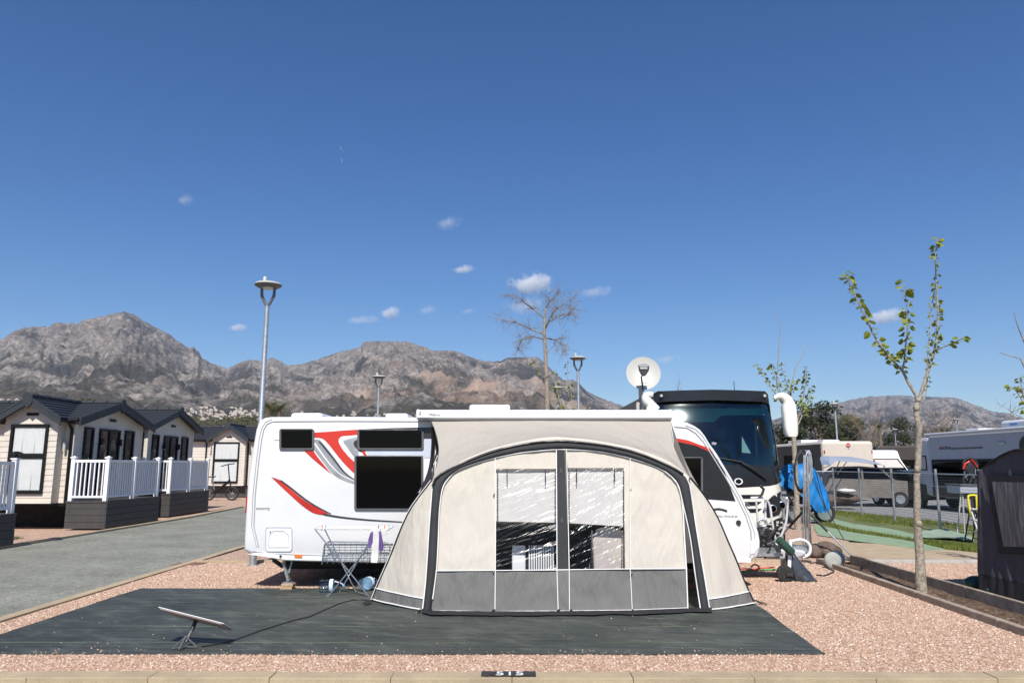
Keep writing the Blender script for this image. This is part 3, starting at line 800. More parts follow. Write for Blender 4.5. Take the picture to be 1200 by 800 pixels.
# mulberry style pruned trees with leafy shoots
def leaf_card(mb, p, out, size, rnd):
    out = out.normalized(); side = out.cross(V((rnd.gauss(0,1), rnd.gauss(0,1), rnd.gauss(0,1)))).normalized(); up = side.cross(out)
    L, W = size, size*.42; dr = V((0,0,-size*.35))
    a = p; b = p+out*L*.28+side*W+up*W*.25+dr*.15; c = p+out*L*.65+side*W*.8+up*W*.2+dr*.5; e = p+out*L+dr; f = p+out*L*.65-side*W*.8+up*W*.2+dr*.5; g = p+out*L*.28-side*W+up*W*.25+dr*.15; mid = p+out*L*.5+dr*.35-up*W*.1
    mb.add([a,b,c,e,f,g,mid], [(0,1,6),(1,2,6),(2,3,6),(3,4,6),(4,5,6),(5,0,6)])
def shoot(wood, leaf, pts, r0, r1, dens, size, rnd, l0=.25):
    k = len(pts)-1; trunk_limbs(wood, pts, r0, r1, 7)
    L = sum((pts[i+1]-pts[i]).length for i in range(k)); n = int(L*dens)
    for j in range(n):
        f = l0+(1-l0)*(j+.5+rnd.uniform(-.4,.4))/n; i = min(k-1, int(f*k)); p = pts[i].lerp(pts[i+1], f*k-i)
        for q in range(rnd.choice((1,2,2,3))):
            a = rnd.uniform(0, 6.28); out = V((math.cos(a), math.sin(a), rnd.uniform(-.5,.6)))
            b = p+out.normalized()*size*.35
            wood.tube([p, b], [.003,.002], 3)
            leaf_card(leaf, b, out, size*rnd.uniform(.55,1.15)*(1.25 if f > .93 else 1), rnd)
def leafy_tree(name, Y, base_px, trunk_px, shoots, r, label, seed, size=.075, dens=9, group=None, bz=.03):
    rnd = random.Random(seed); w = lambda q, dy=0: P(q[0], q[1], Y+dy)
    b = w(trunk_px[0]); b.z = bz
    t = thing(name, b, label, 'tree', group)
    tk = MB(); pts = [V((b.x, Y, bz-.08))]+[w(q, .03*math.sin(i*2.1)) for i, q in enumerate(trunk_px)]
    k = len(pts)-1; fine = []
    for i in range(k):
        m_ = max(1, int((pts[i+1]-pts[i]).length/.12))
        fine += [pts[i].lerp(pts[i+1], j/m_) + V((rnd.gauss(0,.004), rnd.gauss(0,.004), 0)) for j in range(m_)]
    fine.append(pts[-1]); m_ = len(fine)-1
    tk.tube(fine, [r*(1.35-.45*min(1, i/6.0) if i < 6 else .92-.22*i/m_)*rnd.uniform(.94,1.07) for i in range(m_+1)], 12)
    for z_ in (.35, .62, .97): # pruning knuckles
        i = int(m_*z_); tk.ball(fine[i]+V((rnd.uniform(-.5,.5)*r, -r*.4, 0)), r*.85, r*.8, r*1.0, 9, 6)
    wd, lf = MB(), MB()
    for sh in shoots:
        dy = rnd.uniform(-.35,.35); q = sh['p']; n = len(q)-1
        shoot(wd, lf, [w(p_, dy*i/n) for i, p_ in enumerate(q)], sh.get('r', .02), .005, sh.get('d', dens), sh.get('s', size), rnd, sh.get('l0', .25))
    tk.build('trunk', M['bark_pale'], t, smooth=70); wd.build('branches', M['bark_pale'], t, smooth=60); lf.build('leaves', M['leaf'], t, recalc=False)
    return t
z3 = lambda *p: [(960+x/3.3333, 260+y/3.3333) for x, y in p]
leafy_tree('young_tree', 10.7, 1080, [(1079,680),(1077,640),(1074.5,600),(1074.5,560),(1077,520),(1076.5,500),(1073,478),(1075,473)],
  [dict(p=z3((385,700),(378,675),(350,630),(325,580),(290,545),(255,505),(215,445),(180,370),(150,310),(120,250),(105,195)), r=.026, l0=.30, d=24, s=.095),
   dict(p=z3((325,580),(333,540),(335,500),(345,430),(345,350),(330,230)), r=.014, d=26, s=.10, l0=.2),
   dict(p=z3((390,700),(400,660),(420,600),(445,520),(460,450),(465,360),(457,250),(453,130),(463,60)), r=.026, l0=.3, d=24, s=.07),
   dict(p=z3((400,705),(415,680),(421,640),(424,520),(432,430),(440,320),(455,240)), r=.012, d=18, s=.05),
   dict(p=z3((460,497),(500,483),(530,470),(562,452)), r=.009, d=22, s=.09, l0=.3)], .055, 'young pruned tree with a pale knobbly trunk and leafy shoots in the timber edged bed', 4)
z7 = lambda *p: [(880+x/5, 360+y/5) for x, y in p]
leafy_tree('young_tree', 21.0, 934, [(934,600),(933,560),(931,530),(930,505),(928,490)],
  [dict(p=z7((240,650),(180,560),(120,470),(75,400),(40,330)), d=13), dict(p=z7((230,640),(190,540),(150,430),(105,320)), d=12),
   dict(p=z7((250,640),(225,520),(205,430),(172,335)), d=13), dict(p=z7((250,640),(235,540),(240,470),(270,425)), d=12), dict(p=z7((270,680),(300,560),(320,450),(330,345)), d=12),
   dict(p=z7((275,690),(315,600),(340,540),(360,455)), d=15), dict(p=z7((225,600),(150,470),(160,300),(172,120),(145,0)), d=.4, s=.03), dict(p=z7((235,620),(230,480),(260,360),(310,260),(338,205)), d=.4, s=.03)],
  .085, 'pruned tree with green leafy shoots standing beyond the white bus mirror', 9, .11, 7, bz=0)
leafy_tree('young_tree', 26.0, 668, [(667,560),(667,530),(666,510)],
  [dict(p=[(666,512),(655,470),(640,445),(622,423)], d=5), dict(p=[(666,512),(658,480),(652,452),(650,430)], d=5), dict(p=[(667,512),(670,480),(664,450),(665,421)], d=4),
   dict(p=[(667,512),(660,495),(656,475),(657,447)], d=6), dict(p=[(667,512),(672,480),(669,460),(668,449)], d=6)], .07, 'young leafy tree whose shoots show over the awning box beside the lamp post', 10, .11, 4, bz=0)
leafy_tree('young_tree', 12.5, 1216, [(1216,600),(1215,560),(1214,520)],
  [dict(p=[(1214,520),(1208,490),(1200,472),(1190,456),(1184,453)], d=10), dict(p=[(1214,520),(1206,485),(1199,462),(1195,442)], d=10), dict(p=[(1214,500),(1205,440),(1196,420),(1178,415),(1171,413)], d=.3, s=.03), dict(p=[(1214,500),(1210,420),(1200,400),(1192,380),(1188,366)], d=.3, s=.03)],
  .06, 'leafy young tree at the picture edge above the dark tent', 14, .085, 8, bz=0)
def small_bare(px, pytop, Y, label, seed):
    rnd = random.Random(seed); top = P(px, pytop, Y)
    t = thing('bare_tree', (top.x, Y, 0), label, 'tree', 'small bare trees past the fence')
    a = MB(); a.tube([(top.x,Y,-.1),(top.x+.05,Y,top.z*.35),(top.x,Y,top.z*.55)], [.11,.09,.06], 7)
    b = MB()
    for k in range(7): spray(b, V((top.x, Y, top.z*rnd.uniform(.42,.55))), V((rnd.gauss(0,.5), rnd.gauss(0,.4), .9)), top.z*rnd.uniform(.28,.48), .035, 2, rnd, .55)
    a.build('trunk', M['bark_pale'], t, smooth=60); b.build('branches', M['bark_brown'], t)
small_bare(1013, 470, 44, 'bare branching tree standing beyond the beige motorhome', 1)
small_bare(1168, 468, 48, 'bare thin tree above the white roof box of the grey motorhome', 2)
small_bare(1102, 462, 46, 'bare thin tree near the foreground tree fork', 3)
small_bare(785, 446, 34, 'bare tree tips showing behind the satellite dish on the bus', 4)
small_bare(534, 466, 40, 'faint bare tree behind the white roof hatch of the caravan', 5)

# ============================================================ STREET LAMPS
def street_lamp(base, top_z, label):
    x, y = base; t = thing('street_lamp', (x, y, 0), label, 'street lamp', 'grey street lamps of the campsite')
    H = top_z
    pole = MB(); pole.tube([(x,y,-.05),(x,y,1.0),(x,y,1.02),(x,y,H-.42)], [.066,.066,.052,.042], 14); pole.lathe((x,y,-.02), [(.13,0),(.13,.02),(.08,.03)], 12)
    pole.build('pole', M['galv'], t, smooth=50)
    for sg in (-1, 1):
        pts = [V((x, y, H-.44)), V((x+sg*.05, y+.01, H-.36)), V((x+sg*.115, y+.01, H-.22)), V((x+sg*.12, y+.01, H-.08)), V((x+sg*.10, y, H-.02))]
        MB().tube(pts, [.026,.028,.03,.028,.022], 8).build('lamp_arm', M['grey_plastic'], t, smooth=60)
    hd = MB().lathe((x,y,H), [(.05,-.075),(.20,-.06),(.245,-.03),(.25,-.02)], 28).build('lamp_underside', M['grey_plastic'], t, smooth=50)
    MB().lathe((x,y,H), [(.25,-.02),(.252,-.008),(.225,.018),(.14,.04),(.02,.048)], 28).build('lamp_hood', M['dish_white'], t, smooth=50)
    MB().lathe((x-.07,y,H+.04), [(.036,-.02),(.036,.09),(.028,.105)], 12).build('light_sensor', M['dish_white'], t, smooth=50)
    MB().lathe((x,y,H), [(.12,-.085),(.12,-.072)], 20).build('diffuser', M['dish_white'], t)
    return t
street_lamp((-4.61,13.63), P(318,333,13.63).z, 'tallest grey street lamp right behind the rear corner of the caravan')
street_lamp((P(443,480,27.5).x,27.5), P(443,441,27.5).z, 'distant lamp post rising over the white caravan roof')
street_lamp((P(678,480,22.7).x,22.7), P(678,419,22.7).z, 'lamp post beyond the awning box near the bare tree, against the sky')
street_lamp((P(654,480,31.6).x,31.6), P(654,454,31.6).z, 'smaller lamp post between the bare tree and the taller lamp')
street_lamp((P(980,500,40).x,40), P(980,473,40).z, 'lamp post standing above the beige motorhome roof')
street_lamp((P(1121,500,53).x,53), P(1121,491,53).z, 'lamp post above the long grey motorhome')
street_lamp((P(1049,510,69).x,69), P(1049,503,69).z, 'farthest tiny lamp post above the white van')

# ============================================================ CLOUDS
def cloud_mat(name, dens, sc, lo, hi):
    m, nt, out = new_mat(name); t = NT(nt)
    gen = t.coord('Generated'); nz = t.noise(t.coord('Object'), sc, 6, .65)
    sub = nt.nodes.new('ShaderNodeVectorMath'); sub.operation = 'DISTANCE'; t.l(gen, sub.inputs[0]); sub.inputs[1].default_value = (.5,.5,.42)
    edge = t.math('SUBTRACT', 1.0, t.math('MULTIPLY', sub.outputs['Value'], 2.0))
    f = t.math('ADD', t.math('MULTIPLY', edge, .62), t.math('MULTIPLY', t.math('SUBTRACT', nz, .5), 1.7))
    d = t.math('MULTIPLY', t.ramp(f, [(lo, 0.0), (hi, 1.0)]), dens)
    v = nt.nodes.new('ShaderNodeVolumePrincipled'); v.inputs['Color'].default_value = (.97,.97,.98,1); t.l(d, v.inputs['Density']); v.inputs['Anisotropy'].default_value = -.1
    t.l(v.outputs[0], out.inputs['Volume']); return m
CY = 17000.0
thick = cloud_mat('cloud_vapour', .0055, .0042, .14, .50); thin = cloud_mat('cloud_wisp', .0026, .0045, .22, .75)
def cloud(px, py, w, hgt, m, label):
    c = P(px, py, CY); k = CY/850
    o = MB().ball((0,0,0), w*k*.5, w*k*.45, hgt*k*.5, 20, 12).build('cloud', m)
    o.location = c; tag(o, label, 'cloud', 'small white clouds')
for a in ((623,331,62,28,thick,'largest white puffy cloud above the bare tree'), (615,357,66,24,thin,'pale cloud patch tangled in the bare treetop'), (1038,369,48,22,thick,'white puffy cloud between the leafy shoots of the young tree'),
          (458,365,30,18,thick,'small bright cloud puff above the mountain ridge'), (525,260,40,20,thin,'feathery wisp of cloud high above the caravan'), (544,315,32,11,thick,'thin lens of cloud over the ridge'),
          (218,233,32,16,thin,'faint wisp of cloud high above the mobile homes'), (280,383,28,10,thick,'small flat cloud beside the lamp post over the mountain'), (697,341,56,16,thin,'wispy cloud just past the bare treetop'),
          (502,362,34,14,thin,'faint thin cloud beside the small bright puff'), (780,420,40,14,thin,'faint cloud next to the satellite dish'), (549,364,26,9,thin,'tiny faint cloud fleck above the ridge'), (424,374,60,12,thin,'long faint cloud streak above the mountain saddle')):
    cloud(*a)

# ============================================================ HAZE, SKY, SUN, CAMERA
m, nt, out = new_mat('haze_air'); v = nt.nodes.new('ShaderNodeVolumePrincipled')
v.inputs['Color'].default_value = (.55,.72,1,1); v.inputs['Density'].default_value = 2.7e-5; v.inputs['Anisotropy'].default_value = 0
nt.links.new(v.outputs[0], out.inputs['Volume'])
hz = MB().box(-13500, 13500, -600, 16000, -40, 1750).build('haze', m); stuff(hz, 'thin bluish air haze over the valley', 'haze')

SUN_EL, SUN_AZ = 49.0, 1.0
w = bpy.data.worlds.new('World'); scene.world = w; w.use_nodes = True
nt = w.node_tree; nt.nodes.clear()
sk = nt.nodes.new('ShaderNodeTexSky'); sk.sky_type = 'NISHITA'; sk.sun_disc = False; sk.sun_elevation = R(SUN_EL); sk.sun_rotation = R(180+SUN_AZ)
sk.altitude = 0; sk.air_density = 1.0; sk.dust_density = .15; sk.ozone_density = 4.0
bg = nt.nodes.new('ShaderNodeBackground'); bg.inputs[1].default_value = .087
wo = nt.nodes.new('ShaderNodeOutputWorld'); hs = nt.nodes.new('ShaderNodeHueSaturation'); hs.inputs['Hue'].default_value = .509; hs.inputs['Saturation'].default_value = 1.27; nt.links.new(sk.outputs[0], hs.inputs['Color']); nt.links.new(hs.outputs[0], bg.inputs[0]); nt.links.new(bg.outputs[0], wo.inputs[0])
ld = bpy.data.lights.new('sun', 'SUN'); ld.energy = 4.8; ld.angle = R(.53); ld.color = (1, .955, .89)
sun = bpy.data.objects.new('sun', ld); col.objects.link(sun); sun.rotation_euler = (R(90-SUN_EL), 0, R(-SUN_AZ)); sun.location = (0,-20,30)
cd = bpy.data.cameras.new('camera'); cam = bpy.data.objects.new('camera', cd); col.objects.link(cam)
cam.location = (0,0,CAM_H); cam.rotation_euler = (R(90)+PITCH, 0, 0); cd.sensor_width = 36; cd.sensor_fit = 'HORIZONTAL'; cd.lens = FPX/1200*36
cd.clip_start = .05; cd.clip_end = 60000; scene.camera = cam
vs_ = scene.view_settings; vs_.view_transform = 'Standard'; vs_.look = 'None'; vs_.exposure = 0.3; vs_.gamma = 1
scene.cycles.max_bounces = 8; scene.cycles.transparent_max_bounces = 16; scene.cycles.volume_bounces = 6; scene.cycles.sample_clamp_indirect = 6
scene.cycles.use_denoising = True
# ============================================================ GROUND MAT
def wavy(pts, amp=.03, step=.25):
    out = []
    for i, p in enumerate(pts):
        q = pts[(i+1) % len(pts)]; L = math.hypot(q[0]-p[0], q[1]-p[1]); k = max(1, int(L/step)); nx, ny = -(q[1]-p[1])/L, (q[0]-p[0])/L
        for j in range(k):
            f = j/k; d = noise.noise((i*9+f*L*1.3, 5.5, 0))*amp + noise.noise((i*9+f*L*5, 9.5, 0))*amp*.35
            out.append((p[0]+(q[0]-p[0])*f+nx*d, p[1]+(q[1]-p[1])*f+ny*d))
    return out
mb = MB()
mb.sheet(wavy([(-5.36,7.32),(2.93,7.32),(3.02,8.5),(3.10,9.7),(3.18,11.05),(-5.33,11.06)]),
         lambda x, y: V((x, y, .012 + .006*noise.noise((x*1.1, y*1.6, 2)) + .004*noise.noise((x*4, y*4, 1)))), .22, thick=(0,0,-.009))
tag(mb.build('ground_mat', M['woven_mat'], smooth=60), 'large dark green woven ground mat spread over the pink gravel under the awning', 'ground mat')

# ============================================================ CARAVAN
CVY = 10.95
Cv = lambda px, py, dy=0.0: P(px, py, CVY-dy)
cv = thing('caravan', (0,12.2,0), 'long white touring caravan with red and grey swoosh graphics beside the awning', 'caravan')
prof_px = [(291,648.5),(284.6,645),(285.2,630),(286,616),(287.3,592),(289,567),(293,538),(296,520),(299,503),(301.5,496),(304.5,491.5),(309,489),(316,488),
           (400,487.6),(500,488.5),(600,489.5),(700,490.5),(780,491),(795,492),(807.5,495),(815,498.5),(821.5,503),(827,510),(832,518.5),(841,531),(856.5,557),(869,578),(876,592),(883,606),(890,623.5),
           (892,635),(891.5,645),(889,653),(882,658),(870,661),(780,660.5),(600,660),(460,660.5),(400,659.5),(332,657.5)]
prof = [Cv(*p) for p in prof_px]
body = MB(); c0 = V((sum(p.x for p in prof)/len(prof), 0, 1.45))
def ring_at(y, inset):
    out = []
    for p in prof:
        d = (V((p.x-c0.x, 0, p.z-c0.z))); k = 1
        out.append(V((c0.x+d.x*(1-inset/max(.6, abs(c0.x-3.6))), y, c0.z+d.z*(1-inset/1.05))))
    return out
rows = [ring_at(CVY+.0, .045), ring_at(CVY+.012, .022), ring_at(CVY+.04, .006), ring_at(CVY+.09, 0), ring_at(CVY+2.36, 0), ring_at(CVY+2.41, .006), ring_at(CVY+2.45, .045)]
body.loft(rows, closed=True); n = len(prof)
body.f.append(tuple(range(n))); body.m.append(0); body.f.append(tuple(range(len(body.v)-n, len(body.v)))); body.m.append(0)
cvb = body.build('body', M['white_paint'], cv, smooth=35)
SK = .004
def on_side(name, px, m, proud=SK, parent=None, step=.0, z=None):
    pts = [Cv(x, y, proud) for x, y in px]; mb = MB(); mb.prism(pts, (0, .010+proud*0, 0)); return mb.build(name, M[m], parent or cv)
def rrect(x0, y0, x1, y1, r, sk=0.0):
    out = []
    for cx, cy, a0 in ((x1-r, y0+r, -90), (x1-r, y1-r, 0), (x0+r, y1-r, 90), (x0+r, y0+r, 180)):
        for k in range(5):
            a = R(a0+k*22.5); out.append((cx+r*math.cos(a), cy+r*math.sin(a)))
    return out
def strip(name, pts, w, m, proud=.004, parent=None):
    """thin raised band following a pixel polyline on the caravan side"""
    mb = MB(); q = [Cv(x, y, proud) for x, y in pts]
    mb.tube(q, w, 6); return mb.build(name, M[m], parent or cv, smooth=60)
# seams of the moulded end caps and skirt rail
strip('trim_line', [(303,640),(297.5,616),(299,580),(303,540),(306.5,515),(309,503),(313,496.5),(320,493.5),(400,493),(505,493.5)], .009, 'groove')
strip('trim_line', [(300.5,640),(294.8,616),(296.3,580),(300.3,540),(304,512),(307,501),(311.5,494),(319,491)], .006, 'groove')
strip('trim_line', [(790,499.5),(805,501),(815,507),(824,517),(836,536),(852,562),(864,583),(874,604),(880,622),(881,640),(879,652)], .010, 'groove')
strip('trim_line', [(803,498),(815,502.5),(823,510),(834,528),(850,553),(866,580),(878,606),(884.5,625),(885,645),(883,655)], .006, 'groove')
strip('trim_line', [(297,645),(312,648),(400,651),(470,652)], .006, 'groove')
on_side('skirt_rail', [(290,649),(300,647),(335,650),(460,653.5),(800,654),(880,653.5),(880,658.5),(780,659),(460,658.5),(335,655.5)], 'white_plastic', .016)
# rear lamp, marker, hatch
MB().box(-3.865,-3.80,CVY+.02,CVY+.10,Cv(287,601).z,Cv(288,581).z).build('tail_lamp', M['red_lens'], cv, bevel=.01)
on_side('marker_lamp', [(345,649.6),(354,649.8),(354,653),(345,652.8)], 'orange_lens', .028)
MB().cyl(Cv(328.7,651.3,.03), Cv(328.7,651.3,-.02), .017).build('socket', M['black_plastic'], cv)
ht = MB(); ht.prism([Cv(x,y,.008) for x,y in rrect(311.5,617.5,342,645.5,3)], (0,.012,0)); hatch = ht.build('service_hatch', M['white_plastic'], cv, bevel=.004)
for pts in (rrect(311.5,617.5,342,645.5,3),):
    mb = MB(); mb.tube([Cv(x,y,.010) for x,y in pts], .006, 6, closed=True); mb.build('hatch_seal', M['groove'], hatch, smooth=60)
mb = MB(); mb.tube([Cv(x,y,.010) for x,y in [(314.5,641),(315.5,626),(318,624.5),(320,622),(333,622),(335,624.5),(338,626),(338.5,641)]], .005, 6, closed=True); mb.build('hatch_flap', M['groove'], hatch, smooth=60)
MB().cyl(Cv(316.7,622.8,.016), Cv(316.7,622.8,0), .010).build('hatch_lock', M['black_plastic'], hatch)
# windows
def caravan_window(px, r=2.5, hinge=True):
    x0,y0,x1,y1 = px
    mb = MB(); mb.prism([Cv(x,y,.026) for x,y in rrect(x0,y0,x1,y1,r)], (0,.03,0)); wnd = mb.build('window', M['grey_plastic'], cv, bevel=.006)
    mb = MB(); mb.prism([Cv(x,y,.032) for x,y in rrect(x0+2.4,y0+2.2,x1-2.4,y1-2.6,r*.7)], (0,.012,0)); mb.build('pane', M['black_glass'], wnd, bevel=.004)
    if hinge:
        a, b = Cv(x0+2,y0+.6,.036), Cv(x1-2,y0+.6,.036); MB().tube([a,b], .012, 8).build('hinge_rail', M['black_plastic'], wnd)
    return wnd
for w_ in ((327,502.5,368,527), (418.5,503,496.5,527), (415,533.8,496,597.8)): caravan_window(w_)

# swoosh graphics: coloured films on the side wall
def film(px, m, proud): 
    o = on_side('graphic_film', px, m, proud); return o
def curve(pts, n=5):
    out = []
    for i in range(len(pts)-1):
        p0 = pts[max(0,i-1)]; p1 = pts[i]; p2 = pts[i+1]; p3 = pts[min(len(pts)-1,i+2)]
        for k in range(n):
            t = k/n
            out.append(tuple(.5*((2*p1[j])+(-p0[j]+p2[j])*t+(2*p0[j]-5*p1[j]+4*p2[j]-p3[j])*t*t+(-p0[j]+3*p1[j]-3*p2[j]+p3[j])*t**3) for j in (0,1)))
    return out+[pts[-1]]
Z = lambda *p: [(280+x/5, 470+y/5) for x, y in p]
film(curve(Z((380,288),(430,335),(490,385),(540,425)))+curve(Z((540,425),(500,375),(460,325),(435,288))), 'red_film', .005)
film(curve(Z((400,185),(520,178),(620,170),(700,165)))+curve(Z((700,195),(640,200),(600,205),(583,230),(600,270),(640,320),(690,368))) + curve(Z((690,432),(650,398),(600,345),(560,295),(520,245),(480,215),(400,212))), 'red_film', .005)
film(curve(Z((440,225),(470,225),(500,255),(560,330),(620,410),(690,462)))+curve(Z((690,486),(620,465),(550,425),(490,350),(440,285))), 'silver_decal', .0055)
film(curve(Z((470,232),(500,262),(560,338),(620,414),(680,462)))+curve(Z((680,466),(615,420),(552,342),(492,268),(465,236))), 'dark_decal', .0068)
film(curve(Z((445,240),(480,290),(540,370),(600,428),(690,470)))+curve(Z((690,474),(600,434),(534,374),(472,294),(440,250))), 'white_plastic', .0068)
film(curve(Z((700,195),(640,210),(598,216),(592,232),(615,270),(660,325),(700,362)))+curve(Z((700,352),(668,318),(632,268),(612,236),(640,222),(700,208))), 'white_plastic', .0064)
film(curve(Z((700,208),(640,218),(608,222),(604,236),(630,275),(700,350)))+Z((700,290)), 'silver_decal', .0062)
film(curve(Z((690,225),(672,240),(680,268),(720,300)))+Z((720,240)), 'dark_decal', .0075)
film(Z((715,285),(732,285),(750,318),(735,320)), 'red_film', .0078)
film(Z((740,286),(1130,286),(1130,320),(762,322)), 'pale_blue_decal', .006)
film(Z((1085,220),(1150,220),(1130,330),(1085,330)), 'pale_blue_decal', .0066)
film(curve(Z((700,165),(850,158),(1000,154),(1130,152)))+Z((1130,222),(1070,222),(1070,170),(700,178)), 'dark_decal', .0058)
film(curve(Z((190,443),(250,462),(320,520),(400,585),(470,635),(540,662),(640,678),(760,692),(880,700),(965,704)))+curve(Z((965,708),(760,697),(600,684),(520,668),(440,655),(370,610),(300,548),(240,490))), 'silver_decal', .005)
film(curve(Z((190,444),(240,464),(300,513),(370,570),(440,614),(520,656)))+curve(Z((520,668),(440,655),(370,610),(300,548),(240,492))), 'red_film', .0062)
film(curve(Z((235,462),(300,511),(380,574),(450,618),(540,662)))+curve(Z((540,657),(455,612),(385,566),(305,503),(250,462))), 'dark_decal', .0071)
film(curve(Z((480,655),(600,674),(760,690),(965,704)))+curve(Z((965,709),(760,699),(600,684),(500,668))), 'dark_decal', .0073)
film(Z((208,225),(236,225),(236,229),(208,229)), 'silver_decal', .005)
text('lettering', 'caravanning', Cv(300,596.5,.006), .055, M['text_grey'], cv, sx=.75)
# front dark side panel with red upper line and small black window
film([(789.5,515),(815,520.5),(833,528.5),(841.5,538),(850,555),(862,587),(820,584),(792,570)], 'bus_dark', .005)
film([(789.5,512.5),(806,515.5),(830,524.5),(836,529),(832,529.3),(815,521.8),(789.5,516.5)], 'red_film', .007)
wf = caravan_window((760,535.5,824,580), 2.5)
strip('trim_line', [(836,596.6),(842,595.8),(848,597),(852,598.5)], .014, 'dark_decal')
text('lettering', 'IDEAL TRAVELLER 560', Cv(841,605.4,.006), .036, M['text_grey'], cv, sx=.82)
MB().cyl(Cv(865.5,612,.02), Cv(865.5,612,-.02), .035).build('water_filler', M['black_plastic'], cv)
mb = MB(); mb.bar(Cv(874,588,.02)+V((0,0,0)), Cv(878,593,.02), .05, .03); mb.build('corner_handle', M['grey_plastic'], cv, bevel=.01)
mb = MB(); mb.prism([Cv(*p,.0) for p in ((835,517.5),(840,518.5),(839,521),(835,520.5))], (0,.05,0)); mb.build('roof_lamp', M['galv'], cv)
film([(880,634),(889,628),(889.5,641),(883,648.5),(879.5,649)], 'white_plastic', .014)
# roof: hatches and the awning cassette
for x0, x1, zc in ((347,383,.06), (455,481,.055)):
    a, b = P(x0,487,11.9), P(x1,487,11.9)
    MB().box(a.x,b.x,11.6,12.3,2.44,2.50+zc).build('roof_hatch', M['white_plastic'], cv, bevel=.04)
MB().box(P(551,480,12).x,P(598,480,12).x,11.7,12.4,2.47,2.70).build('roof_hatch', M['white_plastic'], cv, bevel=.04)
ca = MB(); a, b = P(488.5,478.5,10.80), P(787,491,10.80)
pf = [(10.95,.005),(10.78,-.0),(10.755,.02),(10.75,.07),(10.765,.115),(10.80,.135),(10.98,.14)]
z0 = P(600,490.6,10.75).z
ca.loft([[V((x, y, z0+dz)) for y, dz in pf] for x in (a.x+.03, b.x-.03)], closed=True)
cas = ca.build('awning_cassette', M['white_paint'], cv, smooth=40)
for xx in (a.x, b.x-.03):
    mb = MB(); mb.prism([V((xx, y, z0+dz+(-.006 if dz < .05 else .006))) for y, dz in pf], (.032,0,0)); mb.build('end_cap', M['white_plastic'], cas, bevel=.006)
MB().box(a.x+.04, b.x-.03, 10.80, 10.95, z0-.016, z0-.003).build('cassette_rail', M['groove'], cas)
text('lettering', 'THULE', (P(502.5,485,10.745).x, 10.746, z0+.052), .040, M['text_dark'], cas, sx=.80)
text('lettering', 'omnistor', (P(511,485,10.745).x, 10.746, z0+.050), .028, M['text_grey'], cas, sx=.6)
mb = MB()
for y_, r_ in ((482,.010),(484.5,.013)): mb.cyl(P(492.3,y_,10.742), P(492.3,y_,10.77), r_)
mb.build('end_screws', M['text_grey'], cas)
# running gear
un = MB(); un.box(-3.3,3.1,11.25,13.2,.30,.44); un.box(-3.4,3.3,11.5,11.62,.22,.34); un.box(-3.4,3.3,12.75,12.87,.22,.34); un.build('chassis', M['skirt_dark'], cv)
for x_ in (.15, .95):
    for y_ in (11.05, 13.1):
        wh = MB().lathe((x_, y_, .32), [(.20,0),(.30,.0),(.325,.03),(.325,.15),(.30,.18),(.20,.18)], 24, 'y').build('wheel', M['rubber'], cv, smooth=40)
        MB().lathe((x_, y_, .32), [(.02,.01),(.12,.02),(.195,.015),(.195,.16)], 20, 'y').build('rim', M['alloy'], wh, smooth=40)
st = MB(); s0 = G(327,688,.09); s0.y = 11.03; s0.z = .085
st.bar(Cv(332,657,-.12), s0+V((.01,.02,.03)), .05, .035); st.bar(Cv(342,657,-.12), s0+V((.0,.02,.14)), .022); st.box(s0.x-.07,s0.x+.07,10.99,11.10,.085,.10)
st.build('corner_steady', M['galv'], cv)
a_, b_ = P(322,657,11.6), G(306,661,.25)
MB().bar(Cv(321,656,-.25), V((-3.55,11.9,.20)), .05, .04).build('corner_steady', M['dark_steel'], cv)
# A-frame in front
dr = MB(); dr.bar((3.25,11.75,.43),(4.42,12.12,.43),.07,.11); dr.bar((3.25,12.65,.43),(4.42,12.22,.43),.07,.11); dr.box(4.3,4.75,12.10,12.24,.40,.50); dr.box(3.45,4.2,11.85,12.5,.36,.40)
dr.build('drawbar', M['galv'], cv)
cvr = MB()
q = [(891,622),(898,616),(905,622),(905,632),(912,640),(918,640),(915,647),(895,648)]
cvr.sheet(q, lambda x, y: P(x, y, 12.0)+V((0,-.06*noise.noise((x*.11,y*.13,0)),0)), 2.2, thick=(0,.22,0)); cvr.build('stabiliser', M['dark_steel'], cv)
noise_bits = MB(); rnd = random.Random(4)
for k in range(16):
    x, y = rnd.uniform(892,922), rnd.uniform(626,648); p = P(x, y, 11.95+rnd.uniform(-.1,.3)); a = V((rnd.gauss(0,1), rnd.gauss(0,.4), rnd.gauss(0,1))).normalized()*rnd.uniform(.05,.14)
    noise_bits.cyl(p-a, p+a, rnd.uniform(.012,.03), n=8)
noise_bits.build('coupling_parts', M['black_plastic'], cv, smooth=50)
wp = [P(x, y, 12.05) for x, y in curve([(927,634),(938,632),(946,635),(949.5,641),(948,649),(940,653)],5)]
MB().tube(wp, .024, 10).build('white_pipe', M['white_plastic'], cv, smooth=60)
wc = MB(); wc.prism([P(x,y,12.0) for x,y in ((897,643),(925,643),(944,645),(946,650),(932,655),(900,655),(891,651))], (0,.28,0)); wc.build('drawbar_cover', M['rv_light'], cv, bevel=.03)
jw = MB().lathe((G(912,678,0).x, 11.72, .125), [(.05,-.03),(.10,-.035),(.125,-.02),(.125,.03),(.10,.045),(.05,.04)], 22, 'y').build('jockey_wheel', M['rubber'], cv, smooth=40)
MB().box(G(912,678).x+.0, G(912,678).x+.10, 11.655, 11.685, .095, .14).build('wheel_bracket', M['dark_steel'], jw)
MB().cyl((G(914,678).x+.05,11.74,.2),(G(914,678).x+.12,11.8,.62),.028).build('jockey_stem', M['white_plastic'], cv)
